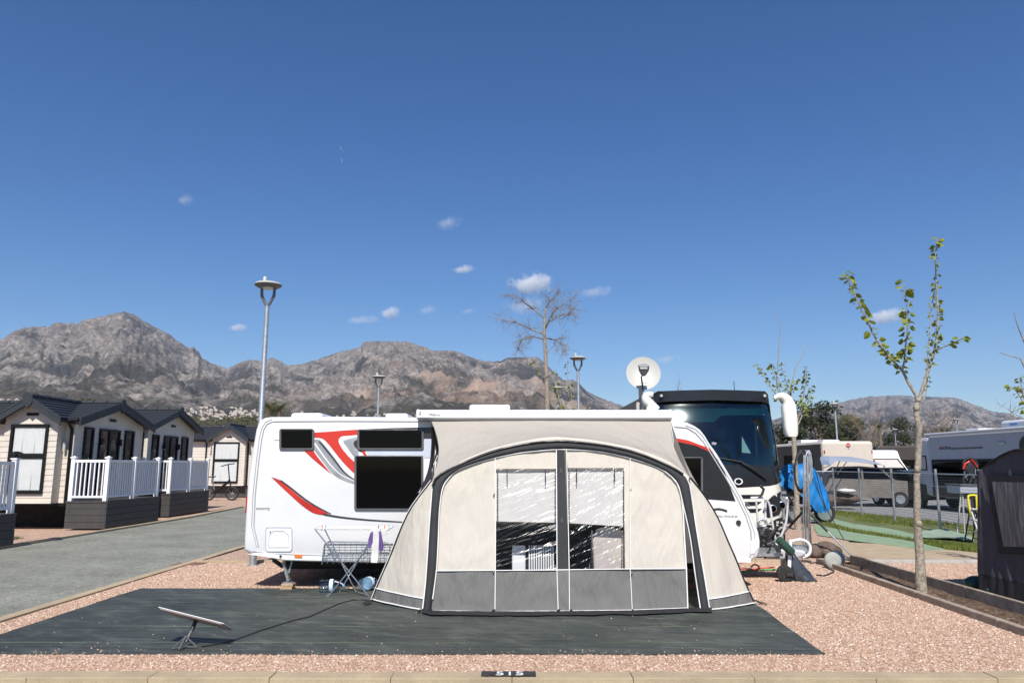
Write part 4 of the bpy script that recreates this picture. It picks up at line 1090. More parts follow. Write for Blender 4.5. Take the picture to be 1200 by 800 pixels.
# bike carrier of bent white tube standing on the drawbar
bc = MB()
for pts in ([(880,583),(896,583),(897,586),(897,607),(898,625),(903,646)], [(897,584),(902,592),(905,612),(908,628),(912,640),(918,647),(926,646)], [(922,583),(923,590),(921,612),(915,628),(908,634)], [(886,586),(888,612),(887,628)], [(887,612),(897,608)], [(888,628),(900,634),(916,640)]):
    bc.tube([P(x,y,12.1+.1*i/len(pts)) for i,(x,y) in enumerate(curve(pts,4))], .018, 8)
bc.build('bike_carrier', M['white_plastic'], cv, smooth=60)
mb = MB(); mb.tube([P(x,y,12.08) for x,y in ((891,569),(895,573),(893,579),(889,582))], .022, 8); mb.build('carrier_strap', M['black_plastic'], cv, smooth=60)
mb = MB(); mb.tube([P(x,y,12.06) for x,y in curve([(888,611),(892,608),(898,611),(897,616),(891,616),(888,612)],3)], .02, 8); mb.build('carrier_clamp', M['galv'], cv, smooth=60)

# timber blocks under the steady
for k, (z_, dx, lab) in enumerate(((0.012,0,'lower of two pale timber blocks stacked under the caravan corner steady'),(.05,.008,'upper of two pale timber blocks stacked under the caravan corner steady'))):
    tag(MB().box(s0.x-.085+dx, s0.x+.085+dx, 10.95+.01*k, 11.13, z_, z_+.034).build('timber_block', M['wood'], bevel=.004), lab, 'block', 'timber blocks under the steady')

# ============================================================ AWNING
aw = thing('awning', (.6,10.2,0), 'cream and grey inflatable caravan awning with clear wrinkled windows', 'awning')
def A(px, py, dy=0.0):
    d = ray(px, py); t = (9.40-dy+.22*CAM_H)/(d.y-.22*d.z); p = d*t; return V((p.x, p.y, CAM_H+p.z))
def wrinkle(p, a=.012):
    return p + V((0, a*(noise.noise((p.x*2.2, p.z*.9, 1.3)) + .5*noise.noise((p.x*6+p.z*2, p.z*1.6, 4.1))), 0))
za = lambda *p: [(430+x/2.963, 460+y/2.963) for x, y in p]
zb = lambda *p: [(640+x/2.963, 460+y/2.963) for x, y in p]
inner = curve(za((222,755),(232,690),(243,600),(248,500),(251,420),(256,370),(262,335),(275,308),(310,271),(370,246),(445,226),(530,209),(600,201),(655,197))+zb((70,197),(130,199),(200,206),(270,221),(340,241),(400,266),(440,296),(462,331),(474,400),(480,500),(487,620),(492,752)),3)
outer = curve(za((193,752),(205,640),(214,500),(221,400),(228,320),(238,300),(262,280),(300,262),(350,238),(430,207),(520,184),(600,173),(660,169))+zb((50,169),(100,172),(200,184),(300,205),(380,235),(440,262),(475,283),(494,304),(504,350),(514,420),(533,540),(552,650),(568,752)),3)
inner_beam = curve(za((222,755),(232,690),(243,600),(248,500),(251,420),(256,370),(262,335),(275,308),(310,271),(370,246),(445,226),(530,209),(600,201),(655,197))+zb((70,197),(130,199),(200,206),(270,221),(340,241),(400,266),(440,296),(462,331),(478,400),(500,500),(516,620),(536,752)),3)
def resample(pts, n):
    d = [0]
    for i in range(1, len(pts)): d.append(d[-1]+math.hypot(pts[i][0]-pts[i-1][0], pts[i][1]-pts[i-1][1]))
    out = []
    for k in range(n):
        t = d[-1]*k/(n-1); i = max(j for j in range(len(d)) if d[j] <= t+1e-9); i = min(i, len(pts)-2)
        f = (t-d[i])/max(1e-9, d[i+1]-d[i]); out.append((pts[i][0]+(pts[i+1][0]-pts[i][0])*f, pts[i][1]+(pts[i+1][1]-pts[i][1])*f))
    return out
NB = 90
oi, ii_ = resample(outer, NB), resample(inner_beam, NB)
bm_ = MB(); rows = []
for k, f in enumerate((0,.12,.3,.5,.7,.88,1)):
    pr = .05*math.sin(math.pi*f)**.7
    rows.append([A(o[0]+(i[0]-o[0])*f, o[1]+(i[1]-o[1])*f, pr+.012+.004*noise.noise((o[0]*.2,o[1]*.2,k))) for o, i in zip(oi, ii_)])
rows += [[p+V((0,.06,0)) for p in r] for r in (rows[-1], rows[0])]
bm_.loft(rows, closed=False); beam = bm_.build('arch_beam', M['beam_fabric'], aw, smooth=60)
def piping(pts, r=.009, parent=None, name='piping', dy=.02):
    mb = MB(); mb.tube([A(x,y,dy) for x,y in pts], r, 6); return mb.build(name, M['piping'], parent or aw, smooth=60)
piping(inner[2:], .009, beam)
piping(resample(outer, 60)[:22], .009, beam); piping(resample(outer, 60)[40:], .009, beam); piping(resample(inner_beam, 60)[42:], .008, beam, dy=.03)
# black zip tape along the arch top
mb = MB(); mb.tube([A(x,y+ -.6,.05) for x,y in resample(outer, 70)[16:52]], .016, 6); mb.build('zip_tape', M['black_plastic'], beam, smooth=60)
# front panels
def panel(name, px, m, dy=0.0, step=6.0, a=.012, sub=aw):
    mb = MB(); mb.sheet(px, lambda x, y: A(x, y, dy), step, disp=lambda p: wrinkle(p, a)); return mb.build(name, M[m], sub, smooth=180)
xl = lambda y: np.interp(y, [q[1] for q in inner[:14]][::-1], [q[0] for q in inner[:14]][::-1])
li = [q for q in inner if q[0] < 580.5 and q[1] < 668]; ri = [q for q in inner if q[0] > 738.5 and q[1] < 667]
top_l = [q for q in inner if 580.5 <= q[0] < 652]; top_r = [q for q in inner if 664 < q[0] <= 738.5]
panel('front_panel', [(580.5,668)]+[(512,668)]+li+[(580.5,536.2)], 'cream_fabric')
panel('front_panel', [(738.5,666)]+[(738.5,535.4)]+ri+[(805.2,666)], 'cream_fabric')
panel('front_panel', [(580.5,549)]+[(580.5,536.2)]+top_l+[(652.5,526.6),(652.3,549)], 'cream_fabric', a=.02)
panel('front_panel', [(665.5,548)]+[(663.5,526.6)]+top_r+[(738.5,535.4),(738.5,548)], 'cream_fabric', a=.02)
panel('front_panel', [(731,548),(738.5,548),(738.5,666),(732.5,666)], 'cream_fabric')
blinds = [panel('inner_blind', q, 'blind_fabric', dy=-.06) for q in ([(579,542),(653,541),(653,612),(580,610.5)], [(665,541),(733,541),(733.5,616.5),(666,612.5)])]
wl = panel('window', [(580.5,549),(652.3,549),(653,667),(580.5,668)], 'clear_vinyl', a=.004)
wr = panel('window', [(665.5,548),(731.5,548),(733,666),(667,667)], 'creased_vinyl', a=.004)
sk_px = [(510.5,668.5),(580.5,668),(653,667.4),(667,667.2),(738.5,666.4),(805.2,666),(806.3,711.8),(738,714.3),(660,715.3),(580,715.8),(505.5,714.8)]
panel('skirt_panel', sk_px, 'grey_fabric', dy=.004)
mf = resample([(494,712),(505,714.4),(580,715.6),(660,715),(738,714.2),(806,711.5),(834,711)], 60)
MB().loft([[A(x,y,.004) for x,y in mf], [A(x,y,.004).lerp(G(x,y+5.5,.03),.55)+V((0,-.01*math.sin(x*.5),.008*math.sin(x*.37)+.006)) for x,y in mf], [G(x,y+5.2+1.3*noise.noise((x*.03,1,1))+.7*noise.noise((x*.11,4,1)),.030) for x,y in mf]]).build('mud_flap', M['black_fabric'], aw, smooth=180)
cs = MB(); cs.sheet([(652,527),(661.5,527),(663.8,600),(665.8,667.3),(666.5,714.8),(653.8,715),(653,667.4),(652.6,600)], lambda x, y: A(x,y,.014), 4, thick=(0,.01,0)); cst = cs.build('centre_strip', M['beam_fabric'], aw, smooth=60)
cs = MB(); cs.sheet([(653,668),(666,667.6),(666.6,714.6),(653.8,714.8)], lambda x, y: A(x,y,.020), 4, thick=(0,.004,0)); cs.build('strip_hem', M['grey_fabric'], cst)
for x_, y_ in ((657.5,551),(658.5,609)):
    mb = MB(); mb.tube([A(x,y,.02) for x,y in ((x_-.8,y_-3),(x_-.8,y_+3),(x_+.8,y_+3),(x_+.8,y_-3))], .004, 5, closed=True); mb.build('zip_tab', M['grey_plastic'], cst)
for pts in ([(580.5,536),(580.7,600),(580.5,668),(580,718)], [(652.6,667),(654.2,716)], [(667,667),(667.4,716)], [(738.5,535),(738.6,600),(738.5,666),(741,716)], [(510,668.4),(580.5,668),(653,667.3),(667,667.1),(738.5,666.2),(805.2,665.9)],
            [(505,715),(580,715.9),(660,715.4),(738,714.4),(806.4,711.8)], [(663.8,527),(665.6,600),(667,667)], [(652,527),(652.4,600),(652.8,667)]): piping(pts, .006)
# black toggle tapes hanging in the windows and along their edges
for x_, y0_, y1_, par in ((594,550,565,wl),(639,550,566,wl),(675.5,549,565,wr),(720,549,564,wr)):
    mb = MB(); mb.tube([A(x_,y0_,.02),A(x_+.3,y1_,.02)], .007, 6); mb.build('toggle_tape', M['black_plastic'], par)
for x_, y0_, y1_, par in ((583,550,613,wl),(650.5,550,612,wl),(666.8,550,612,wr),(730.8,552,666,wr)):
    mb = MB(); y = y0_
    rnd = random.Random(int(x_))
    while y < y1_: mb.tube([A(x_,y,.014),A(x_+.2,y+2.2,.014)], .008, 5); y += rnd.uniform(2.6,3.6)
    mb.build('window_zip', M['dark_decal'], par)
for x_, y_ in ((579.5,578),(739.5,572),(579,668.5),(741,670)):
    mb = MB(); mb.tube([A(x_,y_,.015),A(x_-1,y_+2,.02),A(x_-.6,y_+4,.015)], .008, 5); mb.build('zip_pull', M['black_plastic'], aw)
# roof: from the rail to the arch
NR_ = 48
arch = resample(curve(za((228,302),(250,286),(300,255),(335,232),(400,206),(450,189),(520,172),(560,164),(610,156),(660,153))+zb((60,154),(100,157),(150,162),(200,170),(250,179),(300,190),(350,206),(400,226),(440,247),(480,276),(497,292)),3), NR_)
ro = MB(); rows = []
for v in [i/14 for i in range(15)]:
    row = []
    for k in range(NR_):
        f = k/(NR_-1); top = P(504.5+f*(786.5-504.5), 490.6, 10.86); bot = A(*arch[k])
        p = top.lerp(bot, v); edge = abs(f*2-1)**6
        p.z -= .05*math.sin(math.pi*v)*(1-edge) ; p.x += (.10 if f < .5 else -.08)*edge*math.sin(math.pi*v)
        p.z += .006*noise.noise((p.x*3, p.y*2, 3))
        row.append(p)
    rows.append(row)
ro.loft(rows); roof = ro.build('roof_panel', M['roof_fabric'], aw, smooth=180)
oi2 = resample(outer, NR_)
hd = MB(); hb_ = resample([q for q in outer if q[1] < 566], NR_)
hd.loft([[A(*q) for q in arch], [A((a[0]+b[0])/2, (a[1]+b[1])/2, .03) for a, b in zip(arch, hb_)], [A(*q, .02) for q in hb_]]); hd.build('arch_hem', M['cream_fabric'], aw, smooth=180)
# side panels (splayed wings)
def wing(leg_px, out_px, ybot, nm):
    n = 24; lg, ou = resample(leg_px, n), resample(out_px, n); top_y = A(*out_px[0]).y
    L = [A(*q, .005) for q in lg]; O = []
    gb = P(out_px[-1][0], out_px[-1][1], ybot); 
    for i, q in enumerate(ou):
        f = i/(n-1); O.append(P(q[0], q[1], top_y+(ybot-top_y)*f))
    m_ = 10; grid = []
    for j in range(m_+1):
        f = j/m_; grid.append([L[i].lerp(O[i], f)+V((0,-.035*math.sin(math.pi*f)*min(1,i/6)+.016*noise.noise((f*5, i*.11, 2+ybot)),0)) for i in range(n)])
    cut = int(n*.895)
    up = MB().loft([g[:cut+1] for g in grid]).build('side_panel', M['cream_fabric'], aw, smooth=180)
    lo = MB().loft([g[cut:] for g in grid]).build('side_skirt', M['grey_fabric'], aw, smooth=180)
    mb = MB(); mb.tube([g[cut]+V((0,-.006,0)) for g in grid], .008, 6); mb.build('piping', M['piping'], lo, smooth=60)
    mb = MB(); mb.tube([g[-1]+V((0,-.006,0)) for g in grid], .009, 6); mb.build('piping', M['piping'], lo, smooth=60)
    mb = MB(); mb.tube(O, .012, 6); mb.build('edge_seam', M['black_plastic'], up, smooth=60)
    mb = MB(); mb.tube([p+V((.015 if nm else -.015,-.012,0)) for p in O], .006, 6); mb.build('piping', M['piping'], up, smooth=60) if not nm else None
    bl = MB().loft([[g[-1] for g in grid], [V((g[-1].x, g[-1].y+.0, .012)) for g in grid]]).build('mud_flap', M['black_fabric'], aw, smooth=180)
    return O
OL = wing([q for q in resample(outer, 80) if q[0] < 508 and q[1] > 560][::-1]+[], curve(za((226,303),(205,330),(180,362),(155,398),(140,425),(115,480),(90,545),(65,605),(45,650),(18,716)),3), 10.02, 0)
OR = wing([q for q in resample(outer, 80) if q[0] > 808 and q[1] > 560], curve(zb((500,294),(520,318),(545,350),(570,388),(600,442),(630,512),(660,580),(685,645),(705,690),(722,728)),3), 9.80, 1)
# rear returns that run back to the caravan wall
def back(O, px, m='beam_fabric'):
    n = len(O); q = resample(px, n); B = [P(x, y, 10.925) for x, y in q]
    MB().loft([[O[i].lerp(B[i], j/5) for i in range(n)] for j in range(6)]).build('return_panel', M[m], aw, smooth=180)
    return B
BL = back(OL, [(505,493),(510,520),(508,545),(497,572),(488,592),(478,620),(468,650),(452,700)])
BR = back(OR, [(786,493),(790,520),(796,545),(806,566),(816,585),(828,610),(842,645),(862,690)], 'roof_fabric')
mb = MB(); mb.tube([P(507,500,10.9),P(513,527,10.85),P(510,540,10.8)], .02, 6); mb.tube([P(511,537,10.8),P(500,560,10.8),P(489,578,10.8)], .012, 6); mb.build('edge_pad', M['black_plastic'], aw, smooth=60)
mb = MB(); mb.tube([P(513,533,10.78),P(503,557,10.78),P(491,577,10.78)], .007, 6); mb.build('edge_strap', M['piping'], aw, smooth=60)
# sewn maker's tag
tg = MB(); tg.sheet([(838.5,696),(849.5,693.5),(850,697.5),(839,700.3)], lambda x, y: P(x,y,9.60), 3, thick=(0,.01,0)); tg = tg.build('sewn_tag', M['white_cloth'], aw)
mb = MB(); mb.cyl(P(846.8,696.2,9.592), P(846.8,696.2,9.60), .018); mb.build('tag_emblem', M['bottle_cap'], tg)
# pegging loops
for x_ in (493,506,580,656,668,741,806,822,829):
    p = A(x_,714,.02); q = V((p.x+random.uniform(-.05,.03), p.y-.10, .015))
    mb = MB(); mb.tube([p, p.lerp(q,.5)+V((0,0,.01)), q, q+V((.03,-.04,.01))], .009, 6); mb.build('peg_loop', M['black_plastic'], aw, smooth=60)
for x_, s_ in ((437,-1),(884,1)):
    q = G(x_,708); mb = MB()
    for k in range(5): mb.tube([q+V((0,0,.06)), q+V((s_*random.uniform(.02,.14), random.uniform(-.16,.02), .02))], .008, 5)
    mb.build('peg_loop', M['black_plastic'], aw)
# things inside the awning
cab = thing('camp_cupboard', (.35,10.72,0), 'low dark cupboard standing inside the awning against the caravan wall', 'cupboard')
MB().box(-1.0,1.95,10.5,10.9,.02,.90).build('carcass', M['interior_dark'], cab)
MB().box(-1.03,1.98,10.47,10.9,.90,.935).build('worktop', M['black_plastic'], cab)
ht_ = thing('radiator', (.12,10.2,.40), 'white slatted electric heater seen through the awning window', 'heater')
hx0, hx1 = P(600,650,10.1).x, P(650,650,10.1).x
MB().box(hx0,hx0+.18,10.08,10.2,.30,.70).build('housing', M['white_plastic'], ht_, bevel=.02)
for k in range(11):
    x = hx0+.22+k*(hx1-hx0-.22)/11; MB().box(x, x+.018, 10.06, 10.2, .32, .70).build('fin', M['white_plastic'], ht_)
MB().box(hx0,hx1,10.1,10.19,.02,.30).build('stand', M['interior_dark'], ht_)
MB().box(hx0+.19,hx1,10.12,10.19,.32,.69).build('back_plate', M['interior_dark'], ht_)
ch = thing('camping_chair', (1.4,9.9,0), 'beige padded camping chair back seen through the awning window', 'chair')
c0_, c1_ = P(696,650,9.82).x, P(733,650,9.82).x
mb = MB(); mb.prism([V((x,9.82,z)) for x, z in ((c0_,.30),(c0_-.01,.80),(c0_+.04,.94),(c0_+.2,.965),(c1_-.04,.93),(c1_+.01,.8),(c1_,.30))], (0,.06,0)); mb.build('backrest', M['chair_beige'], ch, bevel=.02)
MB().box(c0_,c1_,9.85,10.24,.40,.46).build('seat', M['chair_beige'], ch, bevel=.02)
mb = MB()
for x in (c0_-.02,c1_+.02): mb.tube([(x,10.2,.02),(x,9.86,.45),(x,9.83,.92)], .013, 8); mb.tube([(x,9.87,.02),(x,10.2,.45)], .013, 8)
mb.build('chair_frame', M['alloy'], ch, smooth=60)

# ============================================================ DRYING RACK with washing
dk = thing('drying_rack', (-2.2,10.55,0), 'folding wire clothes drying rack standing before the caravan on crossed legs', 'drying rack')
y0, y1 = 10.38, 10.72
def bars(name, segs, r, m='alloy'):
    mb = MB()
    for s_ in segs: mb.tube(s_, r, 8)
    return mb.build(name, M[m], dk, smooth=60)
tL, tR = P(369,619,y0).x, P(456,619,y0).x; tz = P(412,619.5,y0).z
bars('top_frame', [[V((tL,y0,tz)),V((tR,y0,tz))],[V((tL,y1,tz)),V((tR,y1,tz))],[V((tL,y0,tz)),V((tL,y1,tz))],[V((tR,y0,tz)),V((tR,y1,tz))]], .009)
for k in range(9):
    y = y0+.035+k*.034; bars('hanging_wire', [[V((tL,y,tz)),V((tR,y,tz))]], .0035, 'white_plastic')
for k,(yy,xa,xb) in enumerate(((y0,369,430),(y1,379,422))):
    a, b = V((P(xa,619,yy).x,yy,tz)), G(xb,701 if k == 0 else 690,.012); b.y = yy; bars('leg', [[a,b]], .010)
for k,(yy,xa,xb) in enumerate(((y0,449,391),(y1,443,397))):
    a, b = V((P(xa,622,yy).x,yy,tz)), G(xb,694,.012); b.y = yy; bars('leg', [[a,b]], .010)
bars('foot_bar', [[V((G(430,701).x,y0,.022)),V((G(422,690).x,y1,.022))],[V((G(391,694).x,y0,.022)),V((G(397,690).x,y1,.022))]], .010)
wx0, wx1, wz0, wz1 = P(377,658,10.8).x, P(457,658,10.8).x, P(400,659,10.8).z, P(400,634.5,10.8).z
fr = [V((wx0,10.82,wz0-.02)),V((wx0+.03,10.8,wz1-.04)),V((wx0+.08,10.8,wz1)),V((wx1-.06,10.8,wz1)),V((wx1-.01,10.8,wz1-.04)),V((wx1,10.82,wz0-.02))]
bars('wing_frame', [fr], .011, 'galv')
sg = []
for k in range(5): z = wz0+(wz1-wz0)*(k+.3)/5; sg.append([V((wx0+.02,10.805,z)),V((wx1-.02,10.805,z))])
for k in range(1,12): x = wx0+(wx1-wx0)*k/12; sg.append([V((x,10.808,wz0-.01)),V((x,10.805,wz1))])
bars('wing_wires', sg, .0045, 'galv')
def cloth(px, Y, m, nm, lab, cat, seed):
    rnd = random.Random(seed); mb = MB()
    mb.sheet(px, lambda x, y: P(x, y, Y)+V((0,.02*noise.noise((x*.22, y*.07, seed)),0)), 2.0, thick=(0,.012,0)); o = mb.build(nm, M[m], smooth=60); tag(o, lab, cat); return o
cloth([(436,619),(446,618.5),(444,632),(443.5,652),(442,659),(434.5,658.5),(436,640),(435,630)], 10.36, 'white_cloth', 'towel', 'pale towel hanging from the end of the drying rack', 'towel', 1)
cloth([(434,624),(437,622),(436.5,634),(433.5,643),(431,640),(431.5,632)], 10.34, 'purple_cloth', 'garment', 'purple garment strip hanging in front of the pale towel', 'garment', 2)
cloth([(444,622),(447,625),(449.5,639),(449,644),(446,647),(443.8,643),(444,632)], 10.34, 'purple_cloth', 'garment', 'purple garment hanging on the caravan awning side of the towel', 'garment', 3)
cloth([(446.5,619),(453,619),(453.5,627),(451,629.5),(447.5,627)], 10.37, 'white_cloth', 'cloth', 'small cream cloth at the very end of the drying rack', 'cloth', 4)
for k,(px,py,mm,lab) in enumerate(((377,616,'orange_lens','orange clothes peg on the rack corner'),(381,615.5,'bottle_cap','blue clothes peg beside the orange one on the rack corner'),(443,616,'purple_cloth','purple clothes peg above the pale towel'),(450,616.5,'orange_lens','orange clothes peg near the cream cloth'),(455,618,'bottle_cap','blue clothes peg at the far tip of the rack'))):
    p = P(px,py,10.4); p.z = tz
    tag(MB().bar(p+V((0,0,-.02)), p+V((.012,0,.045)), .016, .01).build('clothes_peg', M[mm]), lab, 'clothes peg', 'clothes pegs on the drying rack')

# water bottles
def water_bottle(p, rz, label, cap_dir=1):
    t = thing('water_bottle', (0,0,0), label, 'water bottle', 'big plastic water bottles lying on the ground mat')
    L = .30
    prof_ = [(.02,-L/2),(.075,-L/2),(.085,-L/2+.02),(.082,-L/2+.05),(.086,-L/2+.08),(.082,-.03),(.086,0),(.082,.03),(.085,.06),(.07,.10),(.03,.14),(.022,.165)]
    MB().lathe((0,0,.088), prof_, 24, 'x').build('body', M['bottle_pet'], t, smooth=50)
    MB().lathe((0,0,.088), [(.0845,-.01),(.0875,-.01),(.0875,.04),(.0845,.04)], 24, 'x').build('label', M['bottle_label'], t, smooth=50)
    MB().lathe((0,0,.088), [(.005,.165),(.027,.166),(.027,.195),(.02,.2)], 14, 'x').build('cap', M['bottle_cap'], t, smooth=40)
    hn = MB(); hn.tube([(.06,-.06,.15),(.13,-.03,.13),(.175,.0,.10)], .008, 6); hn.build('carry_strap', M['white_plastic'], t, smooth=60)
    t.location = p; t.rotation_euler = (0,0,rz)
    return t
q = G(387,695); q.z = .018; water_bottle(q, .08, 'clear water bottle with white label lying at the feet of the drying rack')
q = G(431,692); q.z = .018; water_bottle(q, 1.15, 'clear water bottle tucked beside the awning corner')

# ============================================================ SATELLITE TERMINAL on the mat
sd = thing('satellite_terminal', (-3.17,7.56,.012), 'flat rectangular satellite internet panel tilted on a short stand on the mat', 'antenna')
b = G(217,758,.02); ctr = P(226,719.5,7.62)
n1, n2 = P(184.5,711,7.50), P(262,730.5,7.50); far = V((-.004,.31,-.125))
pn = MB(); up_n = (n2-n1).cross(far).normalized()
if up_n.z < 0: up_n = -up_n
out = []
e1, e2 = (n2-n1), far
for cx, cy, a0 in ((.96,.06,-90),(.96,.94,0),(.04,.94,90),(.04,.06,180)):
    for k in range(5):
        a = R(a0+k*22.5); out.append(n1+e1*(cx+.04*math.cos(a))+e2*(cy+.06*math.sin(a)))
pn.prism(out, up_n*.007); pan = pn.build('panel', M['dish_top'], sd, bevel=.002)
un_ = MB(); un_.prism([p-up_n*.010+(n1+e1*.5+e2*.5-p)*.05 for p in out], up_n*.0095); un_.build('back_shell', M['dish_under'], sd, bevel=.006)
pt = n1+e1*.5+e2*.5-up_n*.012
MB().tube([pt, pt.lerp(b, .38)], .020, 12).build('mast_collar', M['black_plastic'], sd, smooth=60)
MB().tube([pt.lerp(b,.36), b+V((0,0,.045))], .0155, 12).build('mast', M['grey_plastic'], sd, smooth=60)
ft = MB(); hub = b+V((0,0,.10))
for dx, dy in ((-.10,-.06),(-.02,-.09),(.115,.0),(.02,.14)):
    e = V((b.x+dx, b.y+dy, .022)); ft.bar(hub, e, .013); ft.bar(V((b.x,b.y,.03)), e, .022, .012)
ft.build('stand', M['grey_plastic'], sd, bevel=.002)
mb = MB(); pts = [(236,757),(255,754),(275,749),(300,740),(325,732),(345,726),(362,722),(380,714),(400,706),(420,702),(436,704)]
mb.tube([G(*p,.022) for p in curve(pts,4)], .006, 6); tag(mb.build('cable', M['black_plastic'], smooth=60), 'thin black cable running across the mat from the flat antenna to the awning', 'cable')

# manhole, kerb number
mc = G(222,661); tag(MB().box(mc.x-.26,mc.x+.24,mc.y-.16,mc.y+.2,-.02,.014).build('inspection_cover', M['copper_brown'], bevel=.006), 'rusty brown inspection cover set in the pink gravel near the side road', 'cover')
np_ = thing('pitch_number', (0,6.56,.03), 'black painted kerb patch with the white pitch number 515', 'pitch number')
def patch(x0,x1,y0,y1,seed):
    o = []
    for i in range(24): o.append((x0+(x1-x0)*i/23, y0+.016*noise.noise((i*.6,seed,0))))
    for i in range(24): o.append((x1-(x1-x0)*i/23, y1+.016*noise.noise((i*.6,seed+5,0))))
    return o
k0, k1 = G(564,794).x, G(628,794).x
MB().prism([(x,y,.0325) for x,y in patch(k0,k1,6.505,6.64,1)], (0,0,.002)).build('paint_patch', M['black_paint'], np_)
text('lettering', '515', (G(580,794).x, 6.518, .0352), .150, M['white_mark'], np_, rot=(0,0,0), sx=1.1, ext=.001)
# ============================================================ MOBILE HOMES
def siding(mb, o, d, nrm, width_fn, z0, z1, bh=.155):
    o, d, nrm = V(o), V(d), V(nrm); z = z0
    while z < z1-.005:
        zt = min(z+bh, z1); a0, b0 = width_fn(z); a1, b1 = width_fn(zt)
        if b0-a0 > .03:
            lo = nrm*.016
            p = [o+d*a0+lo+V((0,0,z)), o+d*b0+lo+V((0,0,z)), o+d*b1+nrm*.003+V((0,0,zt)), o+d*a1+nrm*.003+V((0,0,zt))]
            q = [o+d*a0+V((0,0,z)), o+d*b0+V((0,0,z))]
            b = len(mb.v); mb.add(p+q, [(0,1,2,3),(4,5,1,0)])
        z = zt
def gable_roof(mb, a, b, half, zr, ze, thick=.10, over=.0, courses=9):
    """a,b: ridge ends; half: horizontal half width to the eave"""
    a, b = V(a), V(b); ax = (b-a).normalized(); sd = V((-ax.y, ax.x, 0))
    for sg in (-1, 1):
        pts = []
        for i in range(courses):
            f0, f1 = i/courses, (i+1)/courses
            pts.append((half*(1-f0), ze+(zr-ze)*f0+.028)); pts.append((half*(1-f1), ze+(zr-ze)*f1))
        poly = [a+sd*(sg*h)+V((0,0,z-a.z+a.z*0)) if False else V((a.x+sd.x*sg*h, a.y+sd.y*sg*h, z)) for h, z in pts]
        poly += [V((a.x, a.y, zr-thick)), V((a.x+sd.x*sg*half, a.y+sd.y*sg*half, ze-thick))]
        mb.prism(poly, b-a)
    # ridge capping tiles
    k = max(2, int((b-a).length/.42))
    for i in range(k):
        p, q = a.lerp(b, i/k), a.lerp(b, (i+.94)/k); mb.tube([V((p.x,p.y,zr+.015)), V((q.x,q.y,zr+.022))], .07, 8)
def rake_boards(name, c, half, zr, ze, ax, parent, h=.24, m='fascia'):
    """two sloping fascia boards and the apex finial; c: apex plan point, ax: outward axis"""
    c = V((c[0], c[1], 0)); ax = V(ax); sd = V((-ax.y, ax.x, 0)); fb = []
    for sg in (-1, 1):
        p = c+V((0,0,zr+.03)); q = c+sd*(sg*half)+V((0,0,ze+.03))
        mb = MB(); mb.prism([p, q, q+V((0,0,-h)), p+V((0,0,-h))], ax*.035)
        mb.prism([p+V((0,0,-.005))+ax*.036, q+V((0,0,-.005))+ax*.036, q+V((0,0,-.07))+ax*.036, p+V((0,0,-.07))+ax*.036], ax*.012)
        mb.build('fascia_board', M[m], parent)
    p = c+V((0,0,zr+.03)); mb = MB()
    mb.prism([p+sd*.0+V((0,0,.09)), p+sd*.13+V((0,0,.03)), p+sd*.13+V((0,0,-.22)), p+V((0,0,-.36)), p-sd*.13+V((0,0,-.22)), p-sd*.13+V((0,0,.03))], ax*.06); mb.build('finial', M[m], parent, bevel=.008)
def home_window(parent, o, d, nrm, w, z0, z1, name='window', transom=None, mullion=None, curtain=True, handle=False):
    """o: centre of the opening on the wall, d: along the wall, nrm: outward"""
    o, d, nrm = V((o[0],o[1],0)), V(d), V(nrm); fw = .07
    def bx(mb, a0, a1, za, zb, n0, n1):
        p = o+d*a0; q = o+d*a1
        mb.prism([V((*(p+nrm*n0).xy, za)), V((*(q+nrm*n0).xy, za)), V((*(q+nrm*n0).xy, zb)), V((*(p+nrm*n0).xy, zb))], nrm*(n1-n0))
    fr = MB(); n0, n1 = -.02, .055
    bx(fr,-w/2,w/2,z0,z0+fw,n0,n1); bx(fr,-w/2,w/2,z1-fw,z1,n0,n1); bx(fr,-w/2,-w/2+fw,z0+fw,z1-fw,n0,n1); bx(fr,w/2-fw,w/2,z0+fw,z1-fw,n0,n1)
    if transom: bx(fr,-w/2+fw,w/2-fw,transom-.045,transom+.045,n0,n1)
    if mullion: bx(fr,-.055,.055,z0+fw,z1-fw,n0,n1)
    f = fr.build(name, M['anthracite'], parent)
    gl = MB(); bx(gl,-w/2+fw,w/2-fw,z0+fw,z1-fw,.018,.024); gl.build('pane', M['home_glass'], f)
    bk = MB(); bx(bk,-w/2+fw,w/2-fw,z0+fw,z1-fw,.0035,.006); bk.build('dark_interior', M['interior_dark'], f)
    if curtain:
        halves = [(z0+fw, (transom or z1)-.05)]+([(transom+.05, z1-fw)] if transom else [])
        for za, zb in halves:
            rows = []; nn = 44
            for zz, am in ((za+.03,1.0),(zb-.02,.75)):
                rows.append([o+d*(-w/2+fw+.03+(w-2*fw-.06)*i/nn)+nrm*(.010+.0035*am*math.sin(i*1.15+zz))+V((0,0,zz)) for i in range(nn+1)])
            cm = MB(); cm.loft(rows)
            for q in (.33,.66):
                p = o+d*(-w/2+w*q)+nrm*.015; cm.bar(p+V((0,0,za+.04)), p+V((0,0,zb-.03)), .012, .002)
            cm.build('curtain', M['curtain'], f, smooth=180)
    if handle: hm = MB(); bx(hm,.06,.085,(z0+z1)/2-.3,(z0+z1)/2-.15,.055,.09); hm.build('handle', M['alloy'], f)
    return f
